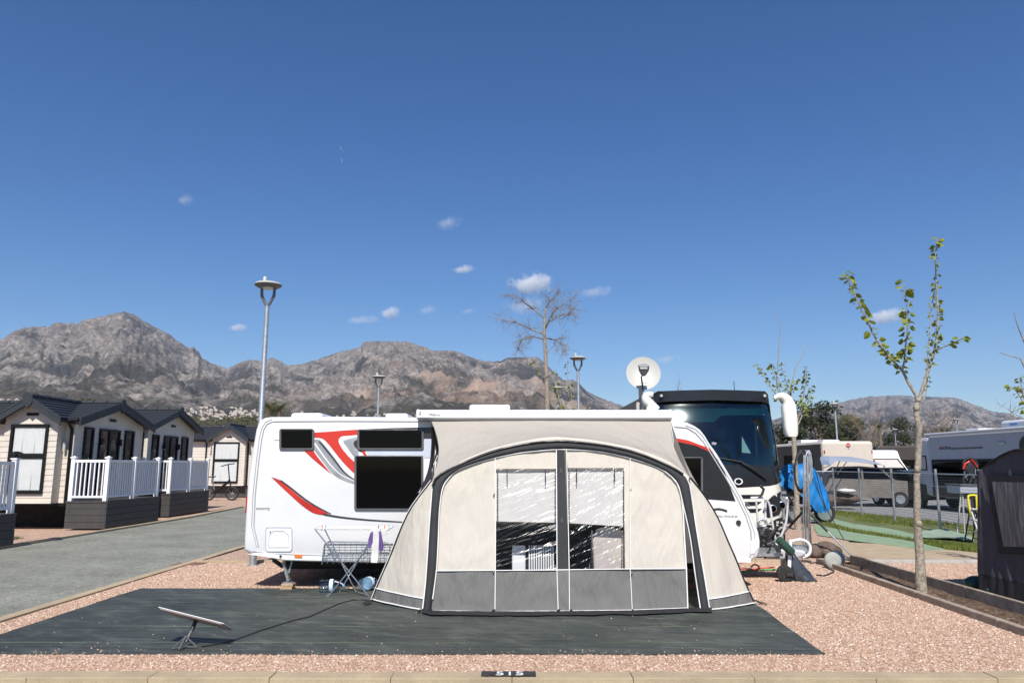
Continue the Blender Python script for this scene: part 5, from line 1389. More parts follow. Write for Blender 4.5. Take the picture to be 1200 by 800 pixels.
def mobile_home(xg, y0, y1, zf, ze, zr, L, label, bay=None, gable_win=None, base='mobile_home', pipes=(), bay_win=None, skirt=None, ov=.28):
    ym = (y0+y1)/2; x0 = xg-L
    t = thing('mobile_home', (xg-L/2, ym, 0), label, 'mobile home', 'cream mobile homes beside the road')
    wl = MB(); wl.box(x0, xg, y0, y1, zf, ze)
    hh = (y1-y0)/2
    wl.prism([(x0,y0,ze),(x0,y1,ze),(x0,ym,zr-.12)], (L,0,0))
    siding(wl, (0,y0,0), (1,0,0), (0,-1,0), lambda z: (x0, xg-.08), zf, ze)
    zt = zr-.12
    siding(wl, (xg,0,0), (0,1,0), (1,0,0), lambda z: ((y0+.08, y1-.08) if z <= ze else (ym-hh*(zt-z)/(zt-ze), ym+hh*(zt-z)/(zt-ze))), zf, zt)
    wl.build('wall', M['siding'], t)
    cb = MB(); cb.box(xg-.085,xg+.018,y0-.022,y0+.06,zf,ze-.02); cb.box(xg-.02,xg+.022,y0-.018,y0+.085,zf,ze-.02); cb.build('corner_board', M['siding'], t, bevel=.004); cb = MB(); cb.box(xg-.02,xg+.022,y1-.085,y1+.02,zf,ze-.02); cb.build('corner_board', M['siding'], t, bevel=.004)
    rf = MB(); gable_roof(rf, (x0-.2,ym,0), (xg+ov,ym,0), hh+.26, zr, ze-.05); roof = rf.build('roof', M['slate_roof'], t)
    rake_boards('rake', (xg+ov, ym), hh+.28, zr, ze-.05, (1,0,0), t)
    spans = [(x0, xg+ov-.02)] if not bay else [(x0, bay[0]-bay[1]-.24), (bay[0]+bay[1]+.24, xg+ov-.02)]
    for ga, gb_ in spans:
        if gb_-ga < .12: continue
        so = MB(); so.box(ga,gb_,y0-.26,y0-.01,ze-.20,ze-.165); so.build('soffit', M['fascia'], t)
        gt = MB(); gt.tube([(ga,y0-.30,ze-.10),(gb_,y0-.30,ze-.10)], .055, 8); gt.build('gutter', M['anthracite'], t, smooth=60)
    for px_ in pipes:
        mb = MB(); mb.tube([(px_,y0-.30,ze-.12),(px_,y0-.06,ze-.34),(px_,y0-.05,zf-.05)], .042, 10); mb.build('downpipe', M['anthracite'], t, smooth=60)
    if bay:
        cx, hw, pr, zb = bay; yb = y0-pr
        bw = MB(); bw.box(cx-hw, cx+hw, yb, y0-.001, zf, ze); bw.prism([(cx-hw,yb,ze),(cx+hw,yb,ze),(cx,yb,zb-.12)], (0,pr+.6,0))
        siding(bw, (0,yb,0), (1,0,0), (0,-1,0), lambda z: ((cx-hw,cx+hw) if z <= ze else (cx-hw*(zb-.12-z)/(zb-.12-ze), cx+hw*(zb-.12-z)/(zb-.12-ze))), zf, zb-.12)
        bw.build('bay_wall', M['siding'], t)
        br = MB(); gable_roof(br, (cx,yb-.26,0), (cx,ym-.05,0), hw+.20, zb, ze-.06, courses=7); br.build('bay_roof', M['slate_roof'], t)
        rake_boards('bay', (cx, yb-.26), hw+.22, zb, ze-.06, (0,-1,0), t)
        mb = MB(); mb.box(cx-.16,cx+.16,yb-.05,yb-.01,ze+.02,ze+.10); mb.build('vent', M['anthracite'], t, bevel=.01)
        if bay_win:
            w, z0, z1, tr = bay_win[:4]; home_window(t, (bay_win[4] if len(bay_win) > 4 else cx, yb-.016), (1,0,0), (0,-1,0), w, z0, z1, transom=tr)
    for k, (yc, w, z0, z1, kind) in enumerate(gable_win or ()):
        home_window(t, (xg+.016, yc), (0,1,0), (1,0,0), w, z0, z1, name='french_door' if kind else 'window', mullion=kind, curtain=False, handle=kind)
    if gable_win:
        mb = MB(); mb.box(xg+.015,xg+.06,ym-.16,ym+.16,ze-.02,ze+.06); mb.build('vent', M['anthracite'], t, bevel=.01)
        for yy in (gable_win[0][0]+.62, gable_win[2][0]-.62):
            mb = MB(); mb.lathe((xg+.09, yy, 2.45), [(.045,-.1),(.045,.1)], 10); mb.box(xg+.015,xg+.05,yy-.03,yy+.03,2.42,2.48); mb.build('wall_light', M['anthracite'], t)
            mb = MB(); mb.lathe((xg+.09, yy, 2.45), [(.03,-.13),(.03,-.1)], 10); mb.build('wall_light', M['dish_white'], t)
    sk_ = MB()
    if skirt: sk_.box(x0+.02,xg-.02,y0+.02,y1-.02,-.05,zf-.012); sk_.build('skirting', M['deck_board' if skirt == 2 else 'skirt_dark'], t)
    else:
        sk_.box(x0+.3,xg-.25,y0+.9,y1-.3,-.05,zf-.05); sk_.build('underframe', M['skirt_dark'], t)
        mb = MB(); mb.box(x0,xg,y0,y0+.06,zf-.09,zf-.001); mb.box(xg-.06,xg,y0+.061,y1,zf-.09,zf-.001); mb.build('base_rail', M['anthracite'], t)
    return t
yA = lambda px: 12.4*867*1.009/(600-px)
yB = lambda px: 12.9*867*1.009/(600-px)
hA = mobile_home(-12.4, 21.1, 24.95, .72, 3.10, 3.66, 9.5, 'nearest cream mobile home with a tall black framed window under a front gable',
    bay=(-13.40, .74, .34, 3.64), gable_win=[((yA(97)+yA(107))/2, .46, .85, 2.85, None), ((yA(115)+yA(138))/2, 1.15, .76, 2.84, True), ((yA(144.5)+yA(155))/2, .55, .85, 2.85, None)], pipes=(-12.44,), bay_win=(1.04, .98, 2.88, 2.0, -13.42))
mb = MB(); mb.lathe((-12.58, 20.99, 2.28), [(.04,-.13),(.04,.13)], 10); mb.box(-12.61,-12.55,21.0,21.09,2.2,2.34); w_ = mb.build('wall_light', M['dish_white'], hA)
hB = mobile_home(-12.9, 26.4, 30.15, .74, 3.20, 3.84, 9.5, 'second cream mobile home standing just past the nearest one',
    gable_win=[((yB(177)+yB(185))/2, .48, .85, 2.85, None), ((yB(191)+yB(207))/2, 1.12, .78, 2.84, True), ((yB(212)+yB(219))/2, .55, .85, 2.85, None)], pipes=(-13.05,))
hC = mobile_home(-8.2, 41.5, 45.4, .66, 3.25, 3.95, 15, 'farthest cream mobile home with dark skirting behind the folding bicycle',
    bay=(-15.6, .92, .34, 3.98), bay_win=(1.42, .80, 3.02, 2.02, -15.70), pipes=(-16.95, -14.62), skirt=2, ov=.2)
h0 = mobile_home(-12.6, 9.6, 13.3, .70, 3.05, 3.62, 9, 'mobile home at the picture edge of which only a dark roof corner shows', skirt=1) if False else None

def deck(x0, x1, y0, y1, zt, label, front=True, bays=3, caps=False, side_from=None, skirt_front=True):
    t = thing('raised_deck', ((x0+x1)/2,(y0+y1)/2,0), label, 'deck', 'raised decks with white railings')
    if skirt_front:
        mb = MB(); k = 4
        for i in range(k): mb.box(x0+.02,x1-.03,y0,y0+.025,.03+(zt-.06)*i/k+.004,.03+(zt-.06)*(i+1)/k-.004)
        f_ = mb.build('skirt_panel', M['deck_board'], t, bevel=.003)
        mb = MB()
        for i in range(k):
            for xx in (x0+.12, x1-.14):
                z_ = .03+(zt-.06)*(i+.5)/k; mb.cyl((xx,y0-.004,z_),(xx,y0+.01,z_),.011,n=8)
        mb.build('screws', M['anthracite'], f_)
    mb = MB(); k = 4
    for i in range(k): mb.box(x1-.028,x1,y0+.0,y1,.03+(zt-.06)*i/k+.004,.03+(zt-.06)*(i+1)/k-.004)
    mb.build('skirt_panel', M['deck_board'], t, bevel=.003)
    mb = MB(); mb.box(x0,x1-.035,y0+.03,y1,.05,zt-.05); mb.build('under_deck', M['skirt_dark'], t)
    mb = MB(); k = 8
    for i in range(k): mb.box(x0,x1+.02,y0-.02+(y1-y0+.02)*i/k+.004,y0-.02+(y1-y0+.02)*(i+1)/k-.004,zt-.048,zt)
    mb.build('deck_floor', M['deck_board'], t)
    def post(x, y):
        p = MB().box(x-.055,x+.055,y-.055,y+.055,zt-.02,zt+1.17).build('post', M['upvc'], t, bevel=.006)
        mb = MB(); mb.box(x-.075,x+.075,y-.075,y+.075,zt+1.17,zt+1.20); mb.add([(x-.06,y-.06,zt+1.20),(x+.06,y-.06,zt+1.20),(x+.06,y+.06,zt+1.20),(x-.06,y+.06,zt+1.20),(x,y,zt+1.235)],[(0,1,4),(1,2,4),(2,3,4),(3,0,4)]); mb.build('post_cap', M['upvc'], p)
        return p
    def rail(a, b):
        a, b = V(a), V(b); d = (b-a).normalized(); a, b = a+d*.056, b-d*.056; L = (b-a).length
        mb = MB(); mb.bar(a+V((0,0,zt+1.09)), b+V((0,0,zt+1.09)), .065, .07); mb.bar(a+V((0,0,zt+.11)), b+V((0,0,zt+.11)), .055, .055)
        n = max(3, int(L/.115))
        for i in range(n):
            p = a.lerp(b, (i+.5)/n); mb.bar(p+V((0,0,zt+.1376)), p+V((0,0,zt+1.0545)), .042, .032, up=(1,0,0))
        mb.build('railing_panel', M['upvc'], t)
    xs = x1-.10; ps = [y0+.07+(y1-y0-.14)*i/bays for i in range(bays+1)]
    for y in ps: post(xs, y)
    for a, b in zip(ps, ps[1:]): rail((xs,a,0),(xs,b,0))
    if front: post(x0+.09, y0+.07); rail((x0+.09,y0+.07,0),(xs,y0+.07,0))
    return t
deck(-12.34, -11.19, 20.9, 24.0, .78, 'dark raised deck with white railings in front of the nearest mobile home', bays=2)
deck(-12.86, -11.72, 25.9, 29.2, .80, 'dark raised deck with white railings serving the second mobile home', bays=2)
d0 = deck(-12.3, -10.98, 11.8, 16.8, .71, 'dark raised deck with white railings at the picture edge, capped by a solar post lamp', bays=3, front=False)
mb = MB(); mb.lathe((-11.08,16.73,1.96), [(.03,-.03),(.03,.03),(.15,.04),(.13,.065),(.04,.10)], 16); lampc = mb.build('solar_post_lamp', M['anthracite'], smooth=40)
tag(lampc, 'small dark solar lamp capping the white railing post at the picture edge', 'lamp')
mb = MB(); mb.box(-12.8,-12.2,12.2,16.9,2.95,3.2); 
pr = thing('porch_canopy', (-12.8,14.8,2.9), 'dark roof corner of a further mobile home jutting in at the picture edge', 'roof')
mb2 = MB(); gable_roof(mb2, (-16,14.4,0), (-12.35,14.4,0), 2.1, 3.55, 2.98); mb2.build('roof', M['slate_roof'], pr); rake_boards('x', (-12.35,14.4), 2.12, 3.55, 2.98, (1,0,0), pr)

# folding bicycle in front of the farthest home
def wheel(mbt, c, r, ax='y', w=.022, n=28):
    mbt.tube([V(c)+V((r*math.cos(2*math.pi*i/n),0,r*math.sin(2*math.pi*i/n))) for i in range(n)], w, 8, closed=True)
bk = G(262,586); bx_, by_ = bk.x, bk.y
bt = thing('folding_bicycle', (bx_,by_,0), 'black folding bicycle with small wheels parked on the pink gravel by the far home', 'bicycle')
w1, w2 = V((P(250,580,by_).x,by_,.24)), V((P(269,580,by_).x,by_,.24))
for c in (w1, w2):
    mb = MB(); wheel(mb, c, .215, w=.03); wo_ = mb.build('wheel', M['rubber'], bt, smooth=60)
    mb = MB()
    for k in range(10): a = k*math.pi/5; mb.cyl(c, c+V((.19*math.cos(a),0,.19*math.sin(a))), .004, n=4)
    mb.cyl(c+V((0,-.05,0)), c+V((0,.05,0)), .04); mb.build('spokes', M['alloy'], wo_)
hp = w2+V((-.17,0,.62)); st_ = hp+V((-.10,0,.42))
mb = MB(); mb.tube([w1+V((.18,0,.02)), w2+V((-.14,0,.42)), w2+V((-.12,0,.48))], .045, 8); mb.tube([w2, w2+V((-.12,0,.5))], .025, 8); mb.tube([w1+V((.18,0,.02)), w1], .022, 6); mb.build('frame', M['anthracite'], bt, smooth=60)
mb = MB(); mb.tube([w2+V((-.12,0,.48)), w2+V((-.20,0,1.02))], .022, 8); mb.tube([w2+V((-.44,-.05,.96)), w2+V((-.20,0,1.03)), w2+V((.05,-.05,1.06))], .018, 8); mb.build('handlebar', M['anthracite'], bt, smooth=60)
mb = MB(); mb.tube([w1+V((.2,0,.05)), w1+V((.08,0,.55))], .02, 8); mb.build('seat_post', M['alloy'], bt, smooth=60)
mb = MB(); mb.prism([w1+V(p) for p in ((-.06,-.08,.56),(.20,-.025,.57),(.20,.025,.57),(-.06,.08,.56))], (0,0,.05)); mb.build('saddle', M['black_plastic'], bt, bevel=.015)

bt.scale = (1.42, 1.42, 1.42)
# ============================================================ BUS (large white motorhome coach)
bus = thing('motorhome_coach', (4.03,18.5,0), 'tall white and black coach motorhome facing the camera behind the caravan nose', 'motorhome')
def F(u, z, off=0.0):
    lean = .155*max(0, z-1.35)**2 if z < 3.0 else .155*1.65**2+.02*(z-3.0)
    tuck = .10*max(0, .75-z)
    au = abs(u); y = 14.40 + .15*u*u + (.55*max(0, au-.86)**2*18) + lean + tuck - off
    return V((4.02+1.23*u, y, z))
def fz(px, py):
    """front-surface coordinates of a sight line"""
    Y = 14.5
    for _ in range(5):
        p = P(px, py, Y); u = (p.x-4.02)/1.23; Y = F(max(-1, min(1, u)), p.z).y
    p = P(px, py, Y); return ((p.x-4.02)/1.23, p.z)
def fpatch(name, pts, m, off, thick=.03, parent=bus, step=.12, uv=False):
    q = pts if uv else [fz(*p) for p in pts]
    mb = MB(); mb.sheet(q, lambda u, z: F(u, z, off), step, thick=(0,thick,0)); return mb.build(name, M[m], parent, smooth=40)
bb = MB()
rows = []
def sect(y, s, zt, zb=.40):
    out = []
    for (u, z) in ((-1,zb),(-1,2.6),(-.99,2.95),(-.95,zt-.12),(-.86,zt-.02),(-.6,zt),(.6,zt),(.86,zt-.02),(.95,zt-.12),(.99,2.95),(1,2.6),(1,zb)):
        out.append(V((4.02+1.23*u*s, y, z)))
    return out
bb.loft([sect(14.98,.985,3.20), sect(15.6,1,3.24), sect(23.4,1,3.24), sect(23.5,.97,3.18)], closed=True)
k = 12; bb.f.append(tuple(range(len(bb.v)-k, len(bb.v)))); bb.m.append(0)
bb.build('body', M['bus_white'], bus, smooth=40)
MB().box(2.775,2.782,15.3,22.9,1.75,2.72).build('side_windows', M['black_glass'], bus)
MB().box(2.7,5.33,15.0,23.3,3.0,3.215).build('roof_band', M['bus_dark'], bus) if False else None
mb = MB(); mb.prism([(2.772,15.0,2.88),(2.772,23.3,2.88),(2.80,23.3,3.20),(2.80,15.0,3.20)], (.01,0,0)); mb.build('roof_band', M['bus_dark'], bus)
edge = lambda n, z0, z1, u0=-1, u1=1: [(u0,z0),(u1,z0),(u1,z1),(u0,z1)]
fpatch('roof_brow', [(-.965,2.98),(-.8,3.01),(0,3.035),(.8,3.01),(.965,2.98),(.985,3.05),(.95,3.17),(.88,3.225),(0,3.245),(-.88,3.225),(-.95,3.17),(-.985,3.05)], 'bus_dark', .07, .30, uv=True)
for u_ in (-.83,.86):
    p = F(u_, 3.13, .095); MB().cyl(p+V((0,-.012,0)), p+V((0,.05,0)), .028).build('marker_lamp', M['dish_white'], bus)
p = F(.5, 3.26, 0); MB().tube([p+V((0,.5,-.05)), p+V((0,.52,.22))], .008, 5).build('aerial', M['black_plastic'], bus)
ws = fpatch('windscreen', [(-.93,1.77),(.90,1.74),(.955,1.92),(.955,2.93),(.80,3.00),(0,3.03),(-.80,3.00),(-.95,2.94),(-.95,1.92)], 'bus_glass', .0, .008, uv=True, step=.08)
fpatch('lower_panel', [(-1,1.36),(-.4,1.33),(.3,1.33),(.75,1.36),(1.0,1.42),(1.0,1.76),(.955,1.92),(.90,1.74),(0,1.77),(-.93,1.77),(-1,1.75)], 'bus_dark', .02, .10, uv=True)
for sg in (-1, 1):
    fpatch('windscreen_pillar', [(sg*.955,1.90),(sg*1.0,1.77),(sg*.995,2.97),(sg*.955,2.97)], 'bus_dark', .012, .08, uv=True)
fpatch('front_apron', [(-1,.40),(.92,.38),(.985,.55),(1.0,.80),(1.0,1.42),(.75,1.36),(.3,1.33),(-.4,1.33),(-1,1.36)], 'bus_white', .035, .16, uv=True)
fpatch('headlamp_recess', [(893,599),(897,588),(904,581),(913,576),(920,574),(921,592),(918,600),(908,604),(899,606)], 'bus_dark', .05, .03)
fpatch('headlamp_recess', edge(0,.85,1.18,-.95,-.55), 'bus_dark', .05, .03, uv=True)
for px_, py_, r_ in ((904.5,595.5,.075),(915,591.5,.075)):
    u_, z_ = fz(px_, py_); p = F(u_, z_, .055)
    h_ = MB().lathe(p, [(r_,.02),(r_,-.012),(r_*.8,-.018)], 20, 'y').build('headlamp', M['alloy'], bus, smooth=40)
    MB().lathe(p+V((0,-.02,0)), [(r_*.78,.0),(r_*.5,-.012),(.01,-.018)], 18, 'y').build('lens', M['black_glass'], h_, smooth=60)
fpatch('lower_grille', [(889,622),(897,614),(910,607),(920,604),(920,613),(915,624),(908,630),(893,628)], 'bus_dark', .05, .03)
rnd = random.Random(3); mb = MB()
for k in range(22):
    x, y = rnd.uniform(897,917), rnd.uniform(610,626)
    u_, z_ = fz(x, y); p = F(u_, z_, .056); mb.box(p.x-.02,p.x+.02,p.y-.004,p.y+.02,p.z-.014,p.z+.014)
mb.build('grille_mesh', M['dish_white'], bus)
for z0_, z1_ in ((1.13,1.20),(1.00,1.07),(.87,.94)): fpatch('grille_slot', [(-.3,z0_),(.52-.0*z0_,z0_),(.60,z1_),(-.3,z1_)], 'bus_dark', .045, .03, uv=True)
fpatch('bumper_lip', [(-.95,.30),(.86,.30),(.93,.40),(-1,.42)], 'bus_dark', .0, .2, uv=True)
# wiper, lettering
wpp = [fz(838,536),fz(868,541),fz(876,546)]; mb = MB(); mb.tube([F(u_,z_,.05) for u_,z_ in wpp], .020, 8); mb.tube([F(*fz(x,y),.06) for x,y in ((868,542),(876,546),(885,552),(897,561))], [.022,.030,.030,.018], 8); mb.build('wiper', M['black_plastic'], bus, smooth=60)
u_, z_ = fz(858,568); p = F(u_, z_-.02, .03)
lt = text('lettering', 'MORELO', (P(870.5,567,p.y).x, p.y-.035, P(865,567.5,p.y).z), .175, M['white_mark'], bus, align='RIGHT', sx=1.25, ext=.006)
# mirrors on curved arms
def mirror(base, pts, bodypx, Y, tail):
    mb = MB(); mb.tube([P(x,y,Y+.12) for x,y in pts], [.07,.10,.115,.11][:len(pts)], 12); arm = mb.build('mirror_arm', M['bus_white'], bus, smooth=70)
    mb = MB(); mb.prism([P(x,y,Y) for x,y in bodypx], (0,.16,0)); mb.build('mirror_housing', M['bus_white'], bus, bevel=.045, smooth=50)
mirror(0, curve([(909,466),(914,463.5),(920,466),(925,474)],4), [(916.5,476),(930,473.5),(932.5,480),(934,506),(932,511),(922,512),(919.5,508)], 14.25, 0) if False else None
mb = MB(); q = curve([(907,467),(913,464),(920,466),(925,473),(927,480)],4); mb.tube([P(x,y,14.35) for x,y in q], [.035+.07*min(1,i/10) for i in range(len(q))], 12); mb.build('mirror_arm', M['bus_white'], bus, smooth=70)
mb = MB(); rw = []
for (xa, xb, y) in ((917.5,930.0,472.5),(916,932.2,476),(916.8,933.4,487),(918.0,934.2,500),(919.2,934.4,507.5),(921.5,933,511.5)):
    a, b = P(xa,y,14.3), P(xb,y,14.3); c = (a+b)/2; hw = (b-a).length/2; rw.append([c+V((math.copysign(abs(math.cos(t))**.6,math.cos(t))*hw, .11*math.copysign(abs(math.sin(t))**.6,math.sin(t)), 0)) for t in [2*math.pi*i/20 for i in range(20)]])
mb.loft(rw, closed=True); mb.f += [tuple(range(20)), tuple(range(100,120))]; mb.m += [0,0]; mh = mb.build('mirror_housing', M['bus_white'], bus, smooth=50)
mb = MB(); q = curve([(765,462),(758,463),(757,468),(762,474),(769,481)],4); mb.tube([P(x,y,14.3) for x,y in q], [.05+.05*min(1,i/10) for i in range(len(q))], 12); mb.build('mirror_arm', M['bus_white'], bus, smooth=70)
mb = MB(); mb.ball(P(764,487,14.25), .13, .11, .26, 16, 10); mb.build('mirror_housing', M['bus_white'], bus, smooth=180)
for x_ in (747.5,754):
    mb = MB(); mb.tube([P(x_,482,14.4),P(x_,474,14.4),P(x_+.7,471.5,14.4)], .038, 8); mb.build('camera_mount', M['dish_white'], bus, smooth=60)
# cab interior
it = MB(); it.box(2.9,5.15,14.95,15.4,1.2,1.72); it.build('dashboard', M['cab_grey'], bus)
it = MB(); it.box(2.85,5.2,18.2,18.3,.8,3.1); it.box(2.85,5.2,15.0,18.2,.7,.8); it.build('cab_back', M['cab_grey'], bus)
it = MB(); it.box(2.85,5.2,15.0,18.2,3.12,3.18); it.build('cab_ceiling', M['grey_plastic'], bus)
for u_ in (.42,):
    x = 4.02+1.23*u_; s_ = MB(); s_.box(x-.26,x+.26,16.1,16.22,1.3,2.25); s_.box(x-.13,x+.13,16.1,16.22,2.28,2.55); s_.box(x-.27,x+.27,15.7,16.2,1.25,1.4); s_.build('cab_seat', M['grey_plastic'], bus, bevel=.05)
x = 4.02-.5*1.23; s_ = MB(); s_.box(x-.26,x+.26,16.1,16.22,1.3,2.25); s_.box(x-.13,x+.13,16.1,16.22,2.28,2.55); s_.build('cab_seat', M['grey_plastic'], bus, bevel=.05)
a = F(*fz(776,476)); 
it = MB(); it.prism([(2.9,15.12,2.62),(4.1,15.12,2.62),(4.28,15.12,2.76),(5.15,15.12,2.76),(5.15,15.12,2.90),(2.9,15.12,2.90)], (0,.05,0)); it.build('sun_blind', M['teal'], bus)
it = MB(); it.prism([P(869.5,511,14.75),P(880,531,14.75),P(869.5,530,14.75)], (0,.02,0)); it.build('windscreen_card', M['white_cloth'], bus)
it = MB(); it.box(4.95,5.0,15.2,17.9,1.9,2.9); it.build('cab_curtain', M['interior_dark'], bus)
for xx in (2.9,4.98):
    for yy in (16.3, 21.2):
        wh = MB().lathe((xx,yy,.48), [(.28,0),(.46,.0),(.48,.04),(.48,.22),(.46,.26),(.28,.26)], 26, 'x').build('wheel', M['rubber'], bus, smooth=40)

# dish on the bus roof
sat = thing('satellite_dish', (P(754,470,16.2).x,16.2,3.2), 'round white satellite dish with a dark receiver on the coach roof', 'satellite dish')
c = P(754,437,15.9); r_ = 20.2/867*15.9
nrm = V((-.10,-1,.30)).normalized(); sx_ = V((1,-.10,0)).normalized(); sz_ = nrm.cross(sx_).normalized()*-1
if sz_.z < 0: sz_ = -sz_
def dp(rr, a, back): return c + sx_*rr*math.cos(a)*.985 + sz_*rr*1.03*math.sin(a) + nrm*back
rows = [[dp(r_*f, 2*math.pi*i/40, -.07+.07*f*f) for i in range(40)] for f in (.02,.3,.6,.85,1,1.012)]
rows += [[dp(r_*f, 2*math.pi*i/40, -.09+.07*f*f) for i in range(40)] for f in (1.0,.6,.02)]
mb = MB(); mb.loft(rows, closed=True); mb.build('reflector', M['dish_white'], sat, smooth=60)
l0 = P(753.5,459,15.72); lm = P(751.5,441,15.45)
MB().tube([P(753.8,458,15.85), lm], .018, 8).build('feed_arm', M['black_plastic'], sat, smooth=60)
mb = MB(); mb.prism([P(x,y,15.42) for x,y in ((748.3,427),(755,425.8),(761.3,427.5),(760.5,434),(757,440),(753,440.5),(749.5,434))], (0,.09,0)); ln = mb.build('receiver', M['dark_steel'], sat, bevel=.015)
mb = MB(); mb.prism([P(x,y,15.405) for x,y in ((750,430),(758.5,430),(758.8,432.2),(750.2,432.2))], (0,.02,0)); mb.build('receiver_label', M['dish_white'], ln)
mb = MB(); mb.prism([P(x,y,15.40) for x,y in ((748.6,427.3),(755,426.2),(761,427.8),(760.7,429.5),(748.8,429.4))], (0,.02,0)); mb.build('receiver_cap', M['text_grey'], ln)
mb = MB(); mb.tube([c+nrm*-.10, V((c.x,16.3,3.5)), V((c.x,16.3,3.2))], .05, 10); mb.build('mount', M['dish_white'], sat, smooth=60)
text('lettering', 'oyster', dp(r_*.72, -math.pi*.60, .03)+V((0,-.03,0)), .055, M['text_grey'], sat)

# ============================================================ HITCH BAG, CABLES, ROLL
bag = MB(); rnd = random.Random(8)
rows = []
prof_b = resample([(924,929,645),(922,931,649),(920.5,935,654),(922,941,660),(924,947,667),(926,953,674),(927,957,679),(927,958,680.5)], 2) and [(924,929,645),(922.5,931,648),(921,933,651),(920.5,936,655),(921.5,939,659),(922.5,942.5,662.5),(923.5,945.5,666),(924.5,949,670),(925.7,952,673.5),(926.5,955,677),(927,957.5,680)]
for k,(xa,xb,y) in enumerate(prof_b):
    a, b = P(xa,y,11.85), P(xb,y,11.85)
    if k == len(prof_b)-1: a.z = b.z = .012
    c_ = (a+b)/2; hw = (b-a).length/2; row = []
    for i in range(44):
        t = 2*math.pi*i/44; w = 1+.22*noise.noise((math.cos(t)*2.2+k*.35, math.sin(t)*2.2, k*.4))+.12*noise.noise((math.cos(t)*6, math.sin(t)*6+k*.9, 3))
        row.append(c_+V((math.cos(t)*hw*(1+(w-1)*.5), math.sin(t)*min(.24,hw*.85)*w, .02*noise.noise((i*.5,k,3)) if k < len(prof_b)-1 else 0)))
    rows.append(row)
bag.loft(rows, closed=True); nb_ = len(prof_b); bag.f += [tuple(range(44)), tuple(range(44*(nb_-1),44*nb_))]; bag.m += [0,0]
tag(bag.build('plastic_bag', M['bin_plastic'], smooth=28), 'shiny dark plastic bag draped over the caravan hitch', 'bag')
mb = MB(); a, b = P(911.5,631,11.7), P(929,648,11.7); mb.tube([a, a.lerp(b,.04), a.lerp(b,.5), a.lerp(b,.96), b], [.045,.062,.064,.06,.05], 14)
tag(mb.build('rolled_cover', M['green_grip'], smooth=50), 'dark green roll resting on the hitch above the plastic bag', 'roll')
mb = MB(); mb.tube([G(x,y,.03) for x,y in curve([(868,666),(880,667),(895,665),(908,664)],4)], .012, 6); tag(mb.build('cable', M['red_cable'], smooth=60), 'red cable on the gravel under the caravan nose', 'cable')
mb = MB(); mb.tube([G(x,y,.02) for x,y in curve([(869,669),(885,668),(900,667),(910,667)],4)], .012, 6); tag(mb.build('cable', M['green_cable'], smooth=60), 'green cable on the gravel beside the red one', 'cable')
mb = MB(); mb.tube([P(x,y,12.3) for x,y in curve([(880,664),(884,661),(889,663),(888,667),(882,668)],4)], .014, 6); tag(mb.build('cable_loop', M['red_cable'], smooth=60), 'small red cable loop lying near the jockey wheel', 'cable')
mb = MB(); mb.tube([G(x,y,.015) for x,y in curve([(957,673),(966,674),(974,671),(977,668),(969,665),(966,661)],4)], .012, 6); tag(mb.build('cable', M['black_plastic'], smooth=60), 'short black cable curling from the plastic bag to the timber edging', 'cable')
wbx = MB(); q = P(922,662,12.4); wbx.box(q.x-.07,q.x+.09,12.35,12.5,.0,.26); tag(wbx.build('socket_post', M['dish_white'], bevel=.02), 'pale little post standing behind the jockey wheel', 'post')

# ============================================================ TRIPOD with coiled hoses
YT = 14.6
tp = thing('tripod_stand', (P(945,600,YT).x,YT,0), 'metal mast on tripod legs hung with coiled cables beside the coach', 'tripod')
xc = P(944,600,YT).x; top = P(944,527,YT)
MB().tube([(xc,YT,.05),(xc,YT,1.1),top], [.035,.035,.028], 12).build('mast', M['galv'], tp, smooth=60)
for q_ in ((905,640,13.7),(1003,656,14.3),(952,650,15.5)):
    e = G(q_[0], q_[1], .02); hub = V((xc,YT,P(944,596,YT).z)); l_ = MB().tube([hub, hub.lerp(e,.45)], .024, 8).build('leg', M['dark_steel'], tp, smooth=60)
    MB().tube([hub.lerp(e,.42), e], .017, 8).build('leg_tube', M['alloy'], l_, smooth=60)
MB().lathe((xc,YT,P(944,597,YT).z), [(.04,-.06),(.055,-.05),(.055,.05),(.04,.06)], 14).build('collar', M['black_plastic'], tp, smooth=40)
def coil(name, px, r, m, lab, seed, Y):
    rnd = random.Random(seed); mb = MB()
    for k in range(5):
        pts = []
        for i in range(26):
            t = 2*math.pi*i/26; x = px[0]+px[2]*math.sin(t)*(1+.08*k)+rnd.uniform(-.25,.25)+k*.4; y = px[1]-px[3]*math.cos(t)*(1+.05*k)
            pts.append(P(x, y, Y+.03*k+rnd.uniform(-.01,.01)))
        mb.tube(pts, r, 6, closed=True)
    o = mb.build(name, M[m], smooth=60); tag(o, lab, 'cable coil')
coil('cable_coil', (938.5,552,7,21), .014, 'dark_steel', 'dark cable coiled in long loops on the tripod mast', 1, 14.42)
coil('cable_coil', (946,548,3.2,17), .014, 'galv', 'pale grey hose coiled tightly on the tripod mast beside the dark loops', 2, 14.36)
mb = MB()
for k, (xa, xb) in enumerate(((942,941),(944,944),(946,948),(947,951),(943,946))):
    mb.tube([P(xa,533,14.38),P(xa+.5*math.sin(k),560,14.36),P((xa+xb)/2,600,14.38),G(xb,652-k,.03)], .013, 6)
tag(mb.build('hanging_hose', M['galv'], smooth=60), 'bundle of pale grey hoses hanging straight down the tripod mast to the ground', 'hose')
mb = MB(); mb.tube([P(955,600,14.9),G(998,652,.05)],.006,5); 
mb = MB(); mb.tube([P(952,560,15.4), P(965,590,15.6), P(989,632,15.7)], .009, 5); tag(mb.build('guy_rope', M['dark_steel'], smooth=60), 'thin dark guy rope slanting from the tripod across the green path', 'rope')
